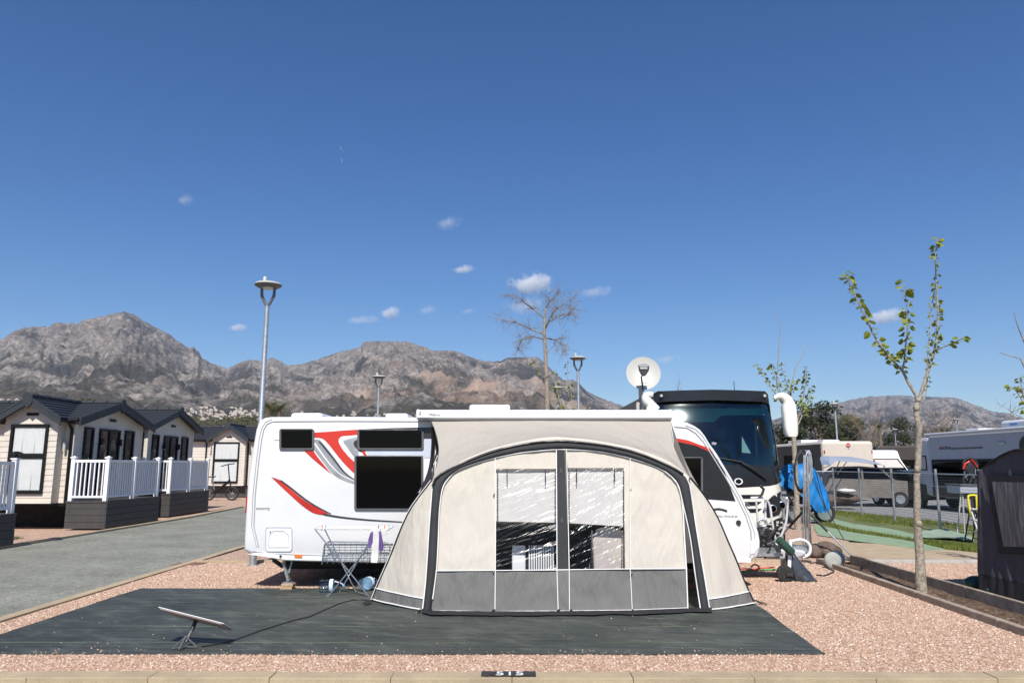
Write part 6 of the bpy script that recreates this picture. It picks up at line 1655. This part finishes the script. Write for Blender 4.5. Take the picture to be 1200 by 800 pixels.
def blob(name, c, rx, ry, rz, m, seed, amp=.18):
    mb = MB().ball(c, rx, ry, rz, 18, 12); c = V(c)
    mb.v = [tuple(c+(V(v)-c)*(1+amp*noise.noise(V(v)*4+V((seed,0,0))))) for v in mb.v]
    mb.v = [(x, y, max(z, .004)) for x, y, z in mb.v]
    return mb.build(name, M[m], smooth=180)
g = G(976,655); tag(blob('sack', (g.x,g.y+.3,.10), .24, .22, .15, 'brown_sack', 1, .6), 'crumpled brown sack lying beside the timber edging near the tripod', 'sack')
g = G(966,656); tag(blob('sack', (g.x,g.y+.5,.10), .18, .20, .14, 'brown_sack', 5, .35), 'small dark brown bundle between the tripod foot and the brown sack', 'sack')
for k,(px,lab) in enumerate(((984,'pale round stone disc leaning against the end of the timber edging'),(992,'second pale stone disc standing nearest the tripod foot'))):
    g = G(px, 668); mb = MB(); mb.lathe((g.x, g.y+.25+.12*k, .13+.01*k), [(.05,-.04),(.12,-.045),(.145,-.02),(.145,.02),(.12,.045),(.05,.04)], 24, 'y'); mb.v = [(x, y, max(.0, z)) for x, y, z in mb.v]; tag(mb.build('stone_disc', M['stone_pale'], smooth=50), lab, 'stone disc', 'pale stone discs by the tripod')

# ============================================================ COVERED MOTORBIKE
YM = 23.2
mo = thing('covered_motorbike', (P(946,600,YM).x,YM,0), 'motorbike partly wrapped in a bright blue cover behind the tripod', 'motorbike')
zg = lambda px, py: P(px, py, YM)
mb = MB(); rows = []
top_px = [(923.5,544),(930,542.5),(938,543.5),(943,541.5),(950,544),(957,552),(964,565),(970,577),(972.5,590)]
bot_px = [(923.5,570),(931,575),(938,580),(945,586),(951,592),(956,599),(962,601),(968,600),(972,598)]
a, b = resample(top_px, 30), resample(bot_px, 30)
for k, f in enumerate((0,.06,.2,.4,.6,.8,1)):
    off = (-.02,-.16,-.30,-.36,-.38,-.37,-.34)[k]
    rows.append([P(a[i][0]+(b[i][0]-a[i][0])*f, a[i][1]+(b[i][1]-a[i][1])*f, YM+off+.07*noise.noise((i*.3,k*.6,4))) for i in range(30)])
rows2 = [[V((p.x, 2*YM-p.y, p.z)) for p in r] for r in rows[1:]]
mb.loft(rows2[::-1]+rows); mb.build('blue_cover', M['blue_tarp'], mo, smooth=60)
mb = MB(); mb.tube([P(956,552,YM-.42),P(962,575,YM-.45),P(968,597,YM-.42)], .014, 6); mb.build('tie_strap', M['dark_steel'], mo, smooth=60)
for px_ in (932, 966):
    c_ = P(px_, 596, YM); c_.z = .32; mb = MB(); wheel(mb, c_, .27, w=.055); wo_ = mb.build('wheel', M['rubber'], mo, smooth=60)
    mb = MB(); mb.lathe(c_, [(.2,-.02),(.23,-.02),(.23,.02),(.2,.02)], 24, 'y')
    for k in range(8): t = k*math.pi/4; mb.cyl(c_, c_+V((.22*math.cos(t),0,.22*math.sin(t))), .012, n=5)
    mb.build('rim', M['alloy'], wo_)
rnd = random.Random(5); mb = MB()
for k in range(26):
    p = P(rnd.uniform(926,948), rnd.uniform(572,596), YM+rnd.uniform(-.2,.2)); t = V((rnd.gauss(0,1),rnd.gauss(0,.5),rnd.gauss(0,1))).normalized()*rnd.uniform(.08,.22); mb.cyl(p-t, p+t, rnd.uniform(.02,.06), n=8)
mb.build('engine', M['dark_steel'], mo, smooth=50)
mb = MB(); mb.tube([P(929,586,YM-.2),P(938,592,YM-.25),P(950,595,YM-.25)], .05, 8); mb.build('exhaust', M['alloy'], mo, smooth=60)

# ============================================================ WIRE FENCE
fn = thing('wire_fence', (12,24,0), 'low galvanised wire mesh fence around the grey gravel lot', 'fence')
fx = lambda y: 12.45-.10*(29-y)
posts = [(8.4,29.4),(10.2,29.4)]+[(fx(y), y) for y in (29.2,26.4,23.6,20.6,18.3,16.4)]
for x, y in posts:
    p = MB().tube([(x,y,-.05),(x,y,1.62)], .035, 10).build('post', M['galv'], fn, smooth=60)
    MB().lathe((x,y,1.62), [(.038,0),(.038,.02),(.01,.035)], 10).build('post_cap', M['galv'], p)
mb = MB()
for a, b in zip(posts, posts[1:]): mb.tube([(a[0],a[1],1.52),(b[0],b[1],1.52)], .018, 8)
mb.build('top_rail', M['galv'], fn, smooth=60)
mb = MB()
for a, b in zip(posts, posts[1:]): mb.box(0,0,0,0,0,0) if False else mb.poly([(a[0],a[1],.03),(b[0],b[1],.03),(b[0],b[1],1.50),(a[0],a[1],1.50)])
mb.build('wire_mesh', M['wire_mesh'], fn)

# ============================================================ VEHICLES IN THE LOT
# beige motorhome seen from its rear
rv = thing('parked_motorhome', (17.3,41,0), 'beige and brown motorhome showing its lit rear wall with a round red emblem', 'motorhome')
ry = 38.0; rx0, rx1 = P(964.5,540,ry).x, P(1025,540,ry).x; rz = P(990,516.5,ry).z
mb = MB(); mb.box(rx0,rx1,ry,ry+7.2,.55,rz); mb.build('body', M['rv_beige'], rv, bevel=.14)
mb = MB(); mb.box(rx0-.012,rx0+.02,ry+.2,ry+7.0,.6,rz-.15); mb.build('side_wall', M['rv_brown'], rv)
mb = MB(); mb.box(rx0-.03,rx0-.008,ry+1.2,ry+2.4,1.6,2.3); mb.box(rx0-.03,rx0-.008,ry+4,ry+5.4,1.6,2.3); mb.build('side_windows', M['black_glass'], rv)
mb = MB(); mb.box(rx0+.1,rx1-.1,ry-.03,ry-.002,.45,.95); mb.build('bumper', M['rv_brown'], rv, bevel=.01)
mb = MB(); mb.box(rx0+.5,rx0+1.3,ry+1.0,ry+1.8,rz,rz+.10); mb.box(rx0+.2,rx1-.3,ry+3.2,ry+5.2,rz,rz+.16); mb.build('roof_hatch', M['white_plastic'], rv, bevel=.03)
for s_ in (.1, rx1-rx0-.1):
    mb = MB(); mb.box(rx0+s_-.03,rx0+s_+.03,ry-.012,ry,2.35,2.5); mb.build('tail_lamp', M['red_lens'], rv)
ec = P(994,521.5,ry-.01); mb = MB(); mb.lathe(ec, [(.10,-.012),(.115,-.006),(.115,.004),(.1,.006)], 24, 'y'); em = mb.build('emblem', M['red'], rv)
mb = MB(); mb.box(ec.x-.085,ec.x+.085,ec.y-.018,ec.y-.011,ec.z-.025,ec.z+.025); mb.build('emblem_bar', M['dish_white'], em)
mb = MB(); mb.box(ec.x-.03,ec.x+.05,ec.y-.006,ec.y+.006,ec.z-.20,ec.z-.14); mb.build('emblem_mark', M['bottle_cap'], em)
for xx in (rx0+.1, rx1-.35):
    MB().lathe((xx,ry+5.4,.36), [(.2,0),(.34,0),(.36,.03),(.36,.22),(.2,.24)], 20, 'x').build('wheel', M['rubber'], rv, smooth=40)

def car(Y, pxc, L, W, H, m, lab, name, facing='side', yaw=0.0):
    """body lofted from side profile; x along length"""
    t = thing(name, (0,0,0), lab, 'car')
    prof_ = [(-.50,.32),(-.495,.55),(-.47,.62),(-.28,.66),(-.16,.96),(.02,1.0),(.26,.98),(.40,.70),(.485,.66),(.50,.5),(.495,.28),(.42,.22),(-.42,.22)]
    sec = []
    for w_, sc in ((-.5,.93),(-.47,1),(.47,1),(.5,.93)):
        sec.append([V((x*L*(1 if abs(w_) < .49 else .985), w_*W*(1-.16*max(0,(z-.62)/.38)), z*H*(1 if z < .9 else sc*.03+.97))) for x, z in prof_])
    mb = MB(); mb.loft(sec, closed=True); k = len(prof_); mb.f += [tuple(range(k)), tuple(range(3*k,4*k))]; mb.m += [0,0]; mb.build('body', M[m], t, smooth=35)
    for sg in (-1, 1):
        mb = MB(); y = sg*(W*.5*.93+.012)
        for q in ([(-.25,.68),(-.145,.92),(.0,.95),(.0,.68)], [(.02,.68),(.02,.95),(.24,.93),(.335,.70)]):
            mb.prism([V((x*L, sg*(W*.5*(1-.16*max(0,(z-.62)/.38))+.004), z*H)) for x, z in q], (0,.006*sg,0))
        mb.build('side_windows', M['black_glass'], t)
    mb = MB(); mb.prism([V((-.485*L,-W*.42,.64*H+.03)) for _ in range(1)]+[V((-.275*L,-W*.40,.685*H)),V((-.165*L,-W*.36,.945*H)),V((-.165*L,W*.36,.945*H)),V((-.275*L,W*.40,.685*H))][0:], (-.012,0,.012)) if False else mb.prism([V((-.283*L,-W*.40,.675*H)),V((-.17*L,-W*.37,.945*H)),V((-.17*L,W*.37,.945*H)),V((-.283*L,W*.40,.675*H))], (-.015,0,.012)); mb.build('windscreen', M['black_glass'], t)
    for x in (-.31*L, .31*L):
        for sg in (-1, 1):
            wh = MB().lathe((x, sg*(W*.5-.10), .33), [(.2,-.11),(.31,-.11),(.33,-.08),(.33,.08),(.31,.11),(.2,.11)], 24, 'y').build('wheel', M['rubber'], t, smooth=40)
            MB().lathe((x, sg*(W*.5-.09), .33), [(.02,-.105),(.19,-.115),(.2,-.1),(.2,.1),(.19,.115),(.02,.105)], 10, 'y').build('rim', M['alloy'], wh)
    for sg in (-1, 1):
        mb = MB(); mb.ball((-.475*L, sg*W*.36, .52*H), .09, .16, .08, 12, 8); mb.build('headlamp', M['alloy'], t, smooth=180)
    mb = MB(); mb.box(-.503*L,-.48*L,-W*.26,W*.26,.34*H,.56*H); mb.build('grille', M['black_plastic'], t, bevel=.02)
    mb = MB(); mb.box(-.51*L,-.497*L,-.26,.26,.26*H,.33*H); mb.build('number_plate', M['dish_white'], t)
    q = P(pxc, 560, Y); t.location = (q.x, Y, 0); t.rotation_euler = (0,0,yaw)
    return t
c1 = car(33.5, 1009, 4.4, 1.85, 1.72, 'car_cover', 'dark parked car wrapped in a grey cover below a silver sunshade', 'parked_car', yaw=math.pi*.90)
c2 = car(33.0, 1070, 4.2, 1.8, 1.55, 'car_dark', 'black parked car in front of the white van, partly behind the foreground tree trunk', 'parked_car', yaw=math.pi*.56)
# silver sunshade tarp over the covered car
mb = MB(); q = [(973,545),(978,538),(983,534.5),(1010,535),(1020,537),(1030,541),(1037,545),(1028,543.5),(1010,541.5),(990,540.5),(984,540),(979,543)]
mb.sheet(q, lambda x, y: P(x,y,32.2)+V((0,(545-y)*.09,0)), 3, thick=(.0,.9,.04)); tag(mb.build('sunshade_tarp', M['silver_foil'], smooth=40), 'silver sunshade tarp stretched above the covered dark car', 'tarp')
mb = MB()
for a, b in (((984,540),(975,560)),((992,541),(981,556)),((1036,545),(1036,552)),((973,545),(965,548))): mb.tube([P(*a,32.3),P(*b,32.3)], .02, 6)
tag(mb.build('sunshade_poles', M['dark_steel']), 'dark thin poles and ropes holding up the silver sunshade tarp', 'poles')
mb = blob('covered_trailer', (P(985,578,31).x,31,.48), .7, .5, .24, 'brown_sack', 4, .9); tag(mb, 'low brown covered load parked before the dark covered car', 'trailer')
tag(blob('pale_bundle', (P(991,572,30.6).x,30.6,.74), .34, .3, .09, 'white_cloth', 6, .3), 'pale bundle lying on top of the low brown load', 'bundle')
# white camper van front
vn = thing('white_van', (P(1053,560,40).x,42.5,0), 'white camper van facing the camera with a white sunscreen in its windscreen', 'van')
vx0, vx1 = P(1033,560,40).x, P(1076,560,40).x; vz = P(1050,526,40).z; vc = (vx0+vx1)/2; vw = (vx1-vx0)/2
mb = MB(); pr_ = [(40,.35),(39.85,.6),(39.85,1.05),(40.05,1.25),(40.75,1.42),(41.55,2.10),(41.75,vz-.06),(42.0,vz),(45.5,vz),(45.6,.35)]
sec = [[V((vc+vw*s_*w_, y, z)) for y, z in pr_] for s_, w_ in ((-1,.94),(-1,1),(1,1),(1,.94))]
sec = []
for w_, ins in ((-1,.04),(-.96,0),(.96,0),(1,.04)): sec.append([V((vc+vw*w_*(1-.10*max(0,(z-1.3)/1.4)), y+(ins if y < 41 else 0), z-ins*.5)) for y, z in pr_])
mb.loft(sec, closed=True); k = len(pr_); mb.f += [tuple(range(k)), tuple(range(3*k,4*k))]; mb.m += [0,0]; mb.build('body', M['white_paint'], vn, smooth=35)
mb = MB(); mb.prism([V((vc-vw*.86,40.80,1.48)),V((vc+vw*.86,40.80,1.48)),V((vc+vw*.78,41.52,2.10)),V((vc-vw*.78,41.52,2.10))], (0,-.02,.02)); wsd = mb.build('windscreen', M['black_glass'], vn)
mb = MB(); mb.prism([V((vc-vw*.72,40.88,1.60)),V((vc+vw*.72,40.88,1.60)),V((vc+vw*.64,41.40,2.02)),V((vc-vw*.64,41.40,2.02))], (0,-.045,.045)); mb.build('sunscreen', M['chair_beige'], wsd)
mb = MB(); mb.box(vc-vw*.8,vc+vw*.8,39.82,39.86,.62,.98); mb.build('grille', M['black_plastic'], vn, bevel=.02)
for sg in (-1,1):
    mb = MB(); mb.ball((vc+sg*vw*.78,39.93,1.0), .18, .08, .14, 12, 8); mb.build('headlamp', M['alloy'], vn, smooth=180)
    mb = MB(); mb.box(vc+sg*vw*1.03-.1,vc+sg*vw*1.03+.1,40.9,41.05,1.35,1.72); mb.build('mirror', M['black_plastic'], vn, bevel=.04)
    MB().lathe((vc+sg*(vw-.12)-.1,40.9,.36), [(.2,0),(.34,0),(.36,.03),(.36,.2),(.2,.22)], 20, 'x').build('wheel', M['rubber'], vn, smooth=40)

# long grey motorhome, its shaded flank turned to us
gm = thing('grey_motorhome', (18.6,27,0), 'long grey motorhome with dark windows and a red lettered badge behind the fence', 'motorhome')
gx = 17.0; yb, yf = X(1090,560,gx).y, 21.5; gz = X(1100,508,gx).z
mb = MB(); mb.box(gx,gx+2.35,yf,yb,.50,gz); mb.build('body', M['rv_silver'], gm, bevel=.16)
mb = MB(); mb.box(gx+.06,gx+2.3,yb+.01,yb+1.1,.5,gz-.12); mb.build('rear_section', M['rv_light'], gm, bevel=.12)
mb = MB(); mb.box(gx+.045,gx+.06,yb+.25,yb+.85,1.55,2.15); fr_ = mb.build('rear_window', M['anthracite'], gm)
mb = MB(); mb.box(gx+.036,gx+.044,yb+.31,yb+.79,1.6,2.1); mb.build('blind', M['chair_beige'], fr_)
zw0, zw1 = X(1110,580,gx).z, X(1110,538,gx).z
mb = MB(); mb.box(gx-.03,gx+.0,X(1112,560,gx).y*0+22.2,yb-.25,zw0+.35,zw1); wn = mb.build('window_band', M['anthracite'], gm, bevel=.01)
mb = MB(); mb.box(gx-.045,gx-.032,24.9,yb-.35,zw0+.5,zw1-.1); mb.build('pane', M['black_glass'], wn)
mb = MB(); mb.box(gx-.025,gx+.0,22,yb-.15,.55,zw0+.30); mb.build('lower_panel', M['rv_brown'], gm)
mb = MB(); mb.box(gx-.012,gx+.003,X(1151.5,524,gx).y,X(1114.5,525,gx).y,X(1120,526.3,gx).z,X(1120,524.4,gx).z); mb.build('trim_line', M['grey_plastic'], gm)
zt_ = X(1108,526.3,gx).z
text('lettering', 'ADRIA', (gx-.012, X(1103.5,525,gx).y, zt_), .16, M['dark_decal'], gm, rot=(math.pi/2,0,-math.pi/2), sx=1.35)
mb = MB(); mb.box(gx-.014,gx+.002,X(1103,525,gx).y,X(1101,525,gx).y,zt_,zt_+.11); mb.build('badge', M['red'], gm)
mb = MB(); mb.ball((gx-.02,X(1174,519,gx).y,X(1174,519,gx).z), .05, .22, .07, 14, 8); mb.build('flank_lamp', M['dish_white'], gm, smooth=180)
mb = MB(); mb.tube([(gx-.05,22,gz-.02),(gx-.05,yb,gz-.02)], .06, 10); mb.build('awning_case', M['rv_light'], gm, smooth=60)
mb = MB(); mb.box(gx+.3,gx+1.6,X(1200,505,gx).y-2.5,X(1163,505,gx).y,gz,gz+.30); rb = mb.build('roof_box', M['white_plastic'], gm, bevel=.08)
mb = MB(); mb.box(gx+.293,gx+.30,X(1180,505,gx).y-.15,X(1174,505,gx).y,gz+.12,gz+.2); mb.build('box_sticker', M['bottle_cap'], rb)
mb = MB(); mb.box(gx+.3,gx+1.1,27.6,28.4,gz,gz+.12); mb.build('roof_hatch', M['white_plastic'], gm, bevel=.03)
for yy in (23.2, 27.6):
    wh = MB().lathe((gx+.02,yy,.36), [(.2,0),(.34,0),(.36,.03),(.36,.22),(.2,.24)], 22, 'x').build('wheel', M['rubber'], gm, smooth=40)
mb = MB(); wcx = V((gx-.025, X(1204,523,gx).y, X(1204,523,gx).z)); mb.lathe(wcx, [(.02,-.02),(.34,-.02),(.36,0),(.36,.02)], 26, 'x'); mb.build('round_emblem', M['black_plastic'], gm, smooth=40)
for k,(pa,pb,Yf,pyt,lab) in enumerate(((900,964,52,520,'dark brown parked motorhome roof line beyond the coach mirror'),(1030,1076,60,522,'dark van roof seen over the white camper van'))):
    t = thing('parked_motorhome', (P((pa+pb)/2,540,Yf).x,Yf,0), lab, 'motorhome'); a, b = P(pa,540,Yf).x, P(pb,540,Yf).x
    MB().box(a,b,Yf,Yf+4,.5,P(pa,pyt,Yf).z).build('body', M['rv_brown'], t, bevel=.12); MB().box(a+.2,b-.2,Yf-.03,Yf-.001,1.5,2.2).build('windows', M['black_glass'], t); MB().box(a+.3,b-.3,Yf+.2,Yf+3.5,.05,.49).build('chassis', M['skirt_dark'], t)

# bike with dark cover, ladder, table near the grey motorhome
YK = 21.5
kb = thing('child_bicycle', (P(1137,560,YK).x,YK,.9), 'black and red small bicycle hung upright beside the grey motorhome', 'bicycle')
for c_, r__ in ((P(1137,545,YK),.20),(P(1136,563,YK),.17)):
    mb = MB(); wheel(mb, c_, r__, w=.035); mb.build('wheel', M['rubber'], kb, smooth=60)
mb = MB(); mb.tube([P(x,y,YK-.06) for x,y in ((1129,549),(1131,543),(1136,540.5))], .03, 8); mb.tube([P(x,y,YK-.06) for x,y in ((1138,538.5),(1142,542),(1145,547))], .025, 8); mb.build('red_frame', M['red'], kb, smooth=60)
mb = MB(); mb.tube([P(x,y,YK-.04) for x,y in ((1133,543),(1140,555),(1136,568))], .035, 8); mb.tube([P(x,y,YK-.04) for x,y in ((1142,546),(1136,556),(1130,560))], .03, 8); mb.ball(P(1137,549,YK-.02), .16,.06,.22); mb.build('frame', M['black_plastic'], kb, smooth=60)
mb = MB(); mb.tube([P(x,y,YK-.05) for x,y in ((1130,552),(1131,558),(1134,562))], .012, 6); mb.tube([P(x,y,YK-.05) for x,y in ((1143,549),(1143,555),(1140,560))], .012, 6); mb.build('fork', M['alloy'], kb, smooth=60)
mb = MB(); mb.tube([P(1137,567,YK),V((P(1137,567,YK).x,YK,.02))], .03, 8); mb.build('rack_post', M['dark_steel'], kb, smooth=60)
YL = 17.2
tb = thing('folding_table', (P(1135,580,19.5).x,19.5,0), 'grey box topped folding table with white legs behind the yellow ladder', 'table')
a, b = P(1125,570,19.3), P(1146,570,19.3)
MB().box(a.x,b.x,19.3,19.9,P(1130,578,19.3).z,P(1130,568,19.3).z).build('box_top', M['rv_silver'], tb, bevel=.02)
MB().box(a.x-.03,b.x+.03,19.27,19.93,P(1130,569,19.3).z,P(1130,567,19.3).z).build('lid', M['grey_plastic'], tb, bevel=.01)
for pts in ((1126,578,1119,596),(1128,579,1128,600),(1145,578,1146,600)):
    MB().tube([P(pts[0],pts[1],19.4),G(pts[2],pts[3]+18,.0) if False else V((P(pts[2],pts[3],19.4).x,19.4,.0))], .018, 8).build('leg', M['dish_white'], tb)
ld_ = thing('step_ladder', (P(1140,610,YL).x,YL,0), 'step ladder with a bright yellow handle rail in front of the fence', 'ladder')
mb = MB(); mb.tube([P(x,y,YL) for x,y in curve([(1138.5,606),(1136,595),(1134.5,583),(1136,580.3),(1142,580),(1144,582),(1145.5,600)],3)], .022, 8); mb.build('handle_rail', M['yellow'], ld_, smooth=60)
for z_ in (.26,.52,.76): MB().box(P(1137,600,YL).x,P(1147,600,YL).x,YL-.28+z_*.25,YL-.06+z_*.25,z_,z_+.03).build('step', M['dish_white'], ld_, bevel=.006)
for px_ in (1137.5,1146.5):
    x_ = P(px_,600,YL).x; MB().tube([(x_,YL-.32,.0),(x_,YL,.80)], .018, 8).build('leg', M['dish_white'], ld_); MB().tube([(x_,YL+.35,.0),(x_,YL,.80)], .016, 8).build('leg', M['dark_steel'], ld_)
# crumpled pale green sheet by the turf
mb = MB(); q = gpx((1076,627),(1092,623.5),(1108,622),(1122,625.5),(1138,632),(1142,635.5),(1120,634),(1095,632),(1078,631))
mb.sheet(q, lambda x, y: V((x, y, .05+.11*abs(noise.noise((x*1.5, y*1.2, 3))))), .15, thick=(0,0,-.02)); tag(mb.build('crumpled_sheet', M['sheet_green'], smooth=30), 'crumpled pale green sheet lying on the turf near the step ladder', 'sheet')

# ============================================================ DARK TENT beside the bed
tn = thing('utility_tent', (7.4,9.2,0), 'dark grey fabric tent with a clear window rising beyond the timber bed', 'tent')
tx = 6.42
def tz(y):  # roof line along y
    yk, zk = X(1183,526.5,tx).y, X(1183,526.5,tx).z
    ye, ze = 10.50, X(1147.5,553,tx).z
    if y > yk: f = (y-yk)/(ye-yk); return zk-(zk-ze)*(f**1.5)
    f = min(1, (yk-y)/2.2); return zk-.25*f**1.5
ys = [10.50-.03*i for i in range(92)]
def tp_(y, z): 
    w = .045*noise.noise((y*3.2, z*.7, 2))+.03*noise.noise((y*10, z*.8, 5))
    k = .03*math.sin((y-8)*2); return V((tx-.05+.095*z+w+k*.3, y+.0, z))
rows = []
for j in range(15):
    f = j/14; rows.append([tp_(y-(-.05*(1-f) if y > 10.4 else 0), .30+(tz(y)-.30)*f) for y in ys])
MB().loft(rows).build('side_wall', M['tent_cloth'], tn, smooth=180)
MB().loft([[tp_(y, .0+.30*j/3)+V((-.02*(1-j/3),0,0)) for y in ys] for j in range(4)]).build('tent_skirt', M['tent_skirt'], tn, smooth=180)
MB().loft([[V((tx+.11+1.8*j/8, y, tz(y)+.10*math.sin(math.pi*j/8))) for y in ys] for j in range(9)]).build('roof', M['tent_cloth'], tn, smooth=180)
MB().loft([[V((tx-.05+.095*tz(10.5)*f+1.8*j/8, 10.50+.05*(1-f), tz(10.5)*f)) for f in (0,.25,.5,.75,1)] for j in range(9)]).build('end_wall', M['tent_fabric'], tn, smooth=180)
MB().loft([[V((tx+1.9, y, tz(y)*f)) for f in (0,.5,1)] for y in ys]).build('far_wall', M['tent_fabric'], tn, smooth=180)
def tw(x, y, off):
    d = ray(x, y); t = (tx-.05+.095*CAM_H-off)/(d.x-.095*d.z); p = d*t; return V((p.x, p.y, CAM_H+p.z))
fwin = [(1158,557),(1236,559),(1236,648),(1174,646)]
def tq(x, y, off=.05): q = X(x, y, tx-off); return q
mb = MB(); mb.sheet([(1156,556),(1240,558),(1240,650),(1169,648)], lambda x, y: tw(x, y, .05), 5, thick=(.01,0,0)); fr_ = mb.build('window_border', M['tent_skirt'], tn)
mb = MB(); mb.sheet([(1162,564),(1236,566),(1236,641),(1176,640)], lambda x, y: tw(x, y, .062), 4, thick=(.008,0,0)); mb.build('window', M['streaky_window'], fr_)
mb = MB(); mb.tube([V((tx+.10,y,tz(y)+.0)) for y in ys], .012, 6); mb.build('seam', M['tent_skirt'], tn, smooth=60)
for k, (px_, py_, lab) in enumerate(((1137,694,'green fold of groundsheet sticking out below the dark tent, farther one'),(1166,703,'green fold of groundsheet nearest the picture edge below the dark tent'))):
    g = G(px_, py_-2); tag(blob('groundsheet_fold', (g.x+.1, g.y, .10), .20, .12, .10, 'green_grip', k*3+1, .3), lab, 'groundsheet')

# loose pebbles kicked onto the mat, kerbs and road
mb = MB(); rnd = random.Random(77)
def pebble(x, y, z, r):
    vs = [(x+r*math.cos(a)*rnd.uniform(.7,1.2), y+r*math.sin(a)*rnd.uniform(.7,1.2), z) for a in (0,1.05,2.1,3.14,4.2,5.25)]
    mb.add(vs+[(x+rnd.uniform(-.3,.3)*r, y+rnd.uniform(-.3,.3)*r, z+r*rnd.uniform(.7,1.1))], [(i,(i+1)%6,6) for i in range(6)])
for k in range(330):
    q = rnd.random()
    if q < .45: pebble(rnd.uniform(-5.3,2.9), 7.34+abs(rnd.gauss(0,.10)), .010, rnd.uniform(.005,.012))
    elif q < .62: pebble(rnd.uniform(-5.2,3), rnd.uniform(7.4,9.3), .012, rnd.uniform(.005,.010))
    elif q < .78: pebble(rnd.uniform(-7,7), rnd.uniform(6.47,6.68), .022, rnd.uniform(.006,.013))
    else: pebble(-5.95-abs(rnd.gauss(0,.5)), rnd.uniform(7,22), -.026, rnd.uniform(.008,.016))
stuff(mb.build('loose_gravel', M['pink_gravel']), 'loose pink pebbles scattered along the edges of the mat and the road', 'gravel')

# two gulls high over the valley: one continuous body each
def gull(px, py, Y, sc, rz, label):
    mb = MB(); ob = [(.0,.004),(.05,.035),(.16,.055),(.30,.05),(.42,.025),(.50,.02)]
    mb.tube([V((0, y-.25, 0)) for y, r in ob], [r for y, r in ob], 10)
    for sg in (-1, 1):
        w_ = [V((sg*.03,-.08,.02)), V((sg*.22,-.13,.10)), V((sg*.42,-.06,.07)), V((sg*.56,.08,.03))]
        v_ = [V((sg*.03,.07,.015)), V((sg*.22,.04,.09)), V((sg*.42,.05,.065)), V((sg*.56,.09,.03))]
        mb.loft([w_, [(a+b)/2+V((0,0,.012)) for a, b in zip(w_, v_)], v_])
    o = mb.build('gull', M['white_cloth'], smooth=60); o.location = P(px, py, Y); o.scale = (sc,)*3; o.rotation_euler = (.5, .9, rz)
    tag(o, label, 'bird', 'white gulls high in the sky')
gull(399.3, 174, 150, 1.3, .4, 'upper and larger of two tiny white gulls high in the blue sky')
gull(400.2, 188.5, 160, 1.0, 1.2, 'lower and smaller of two tiny white gulls high in the blue sky')
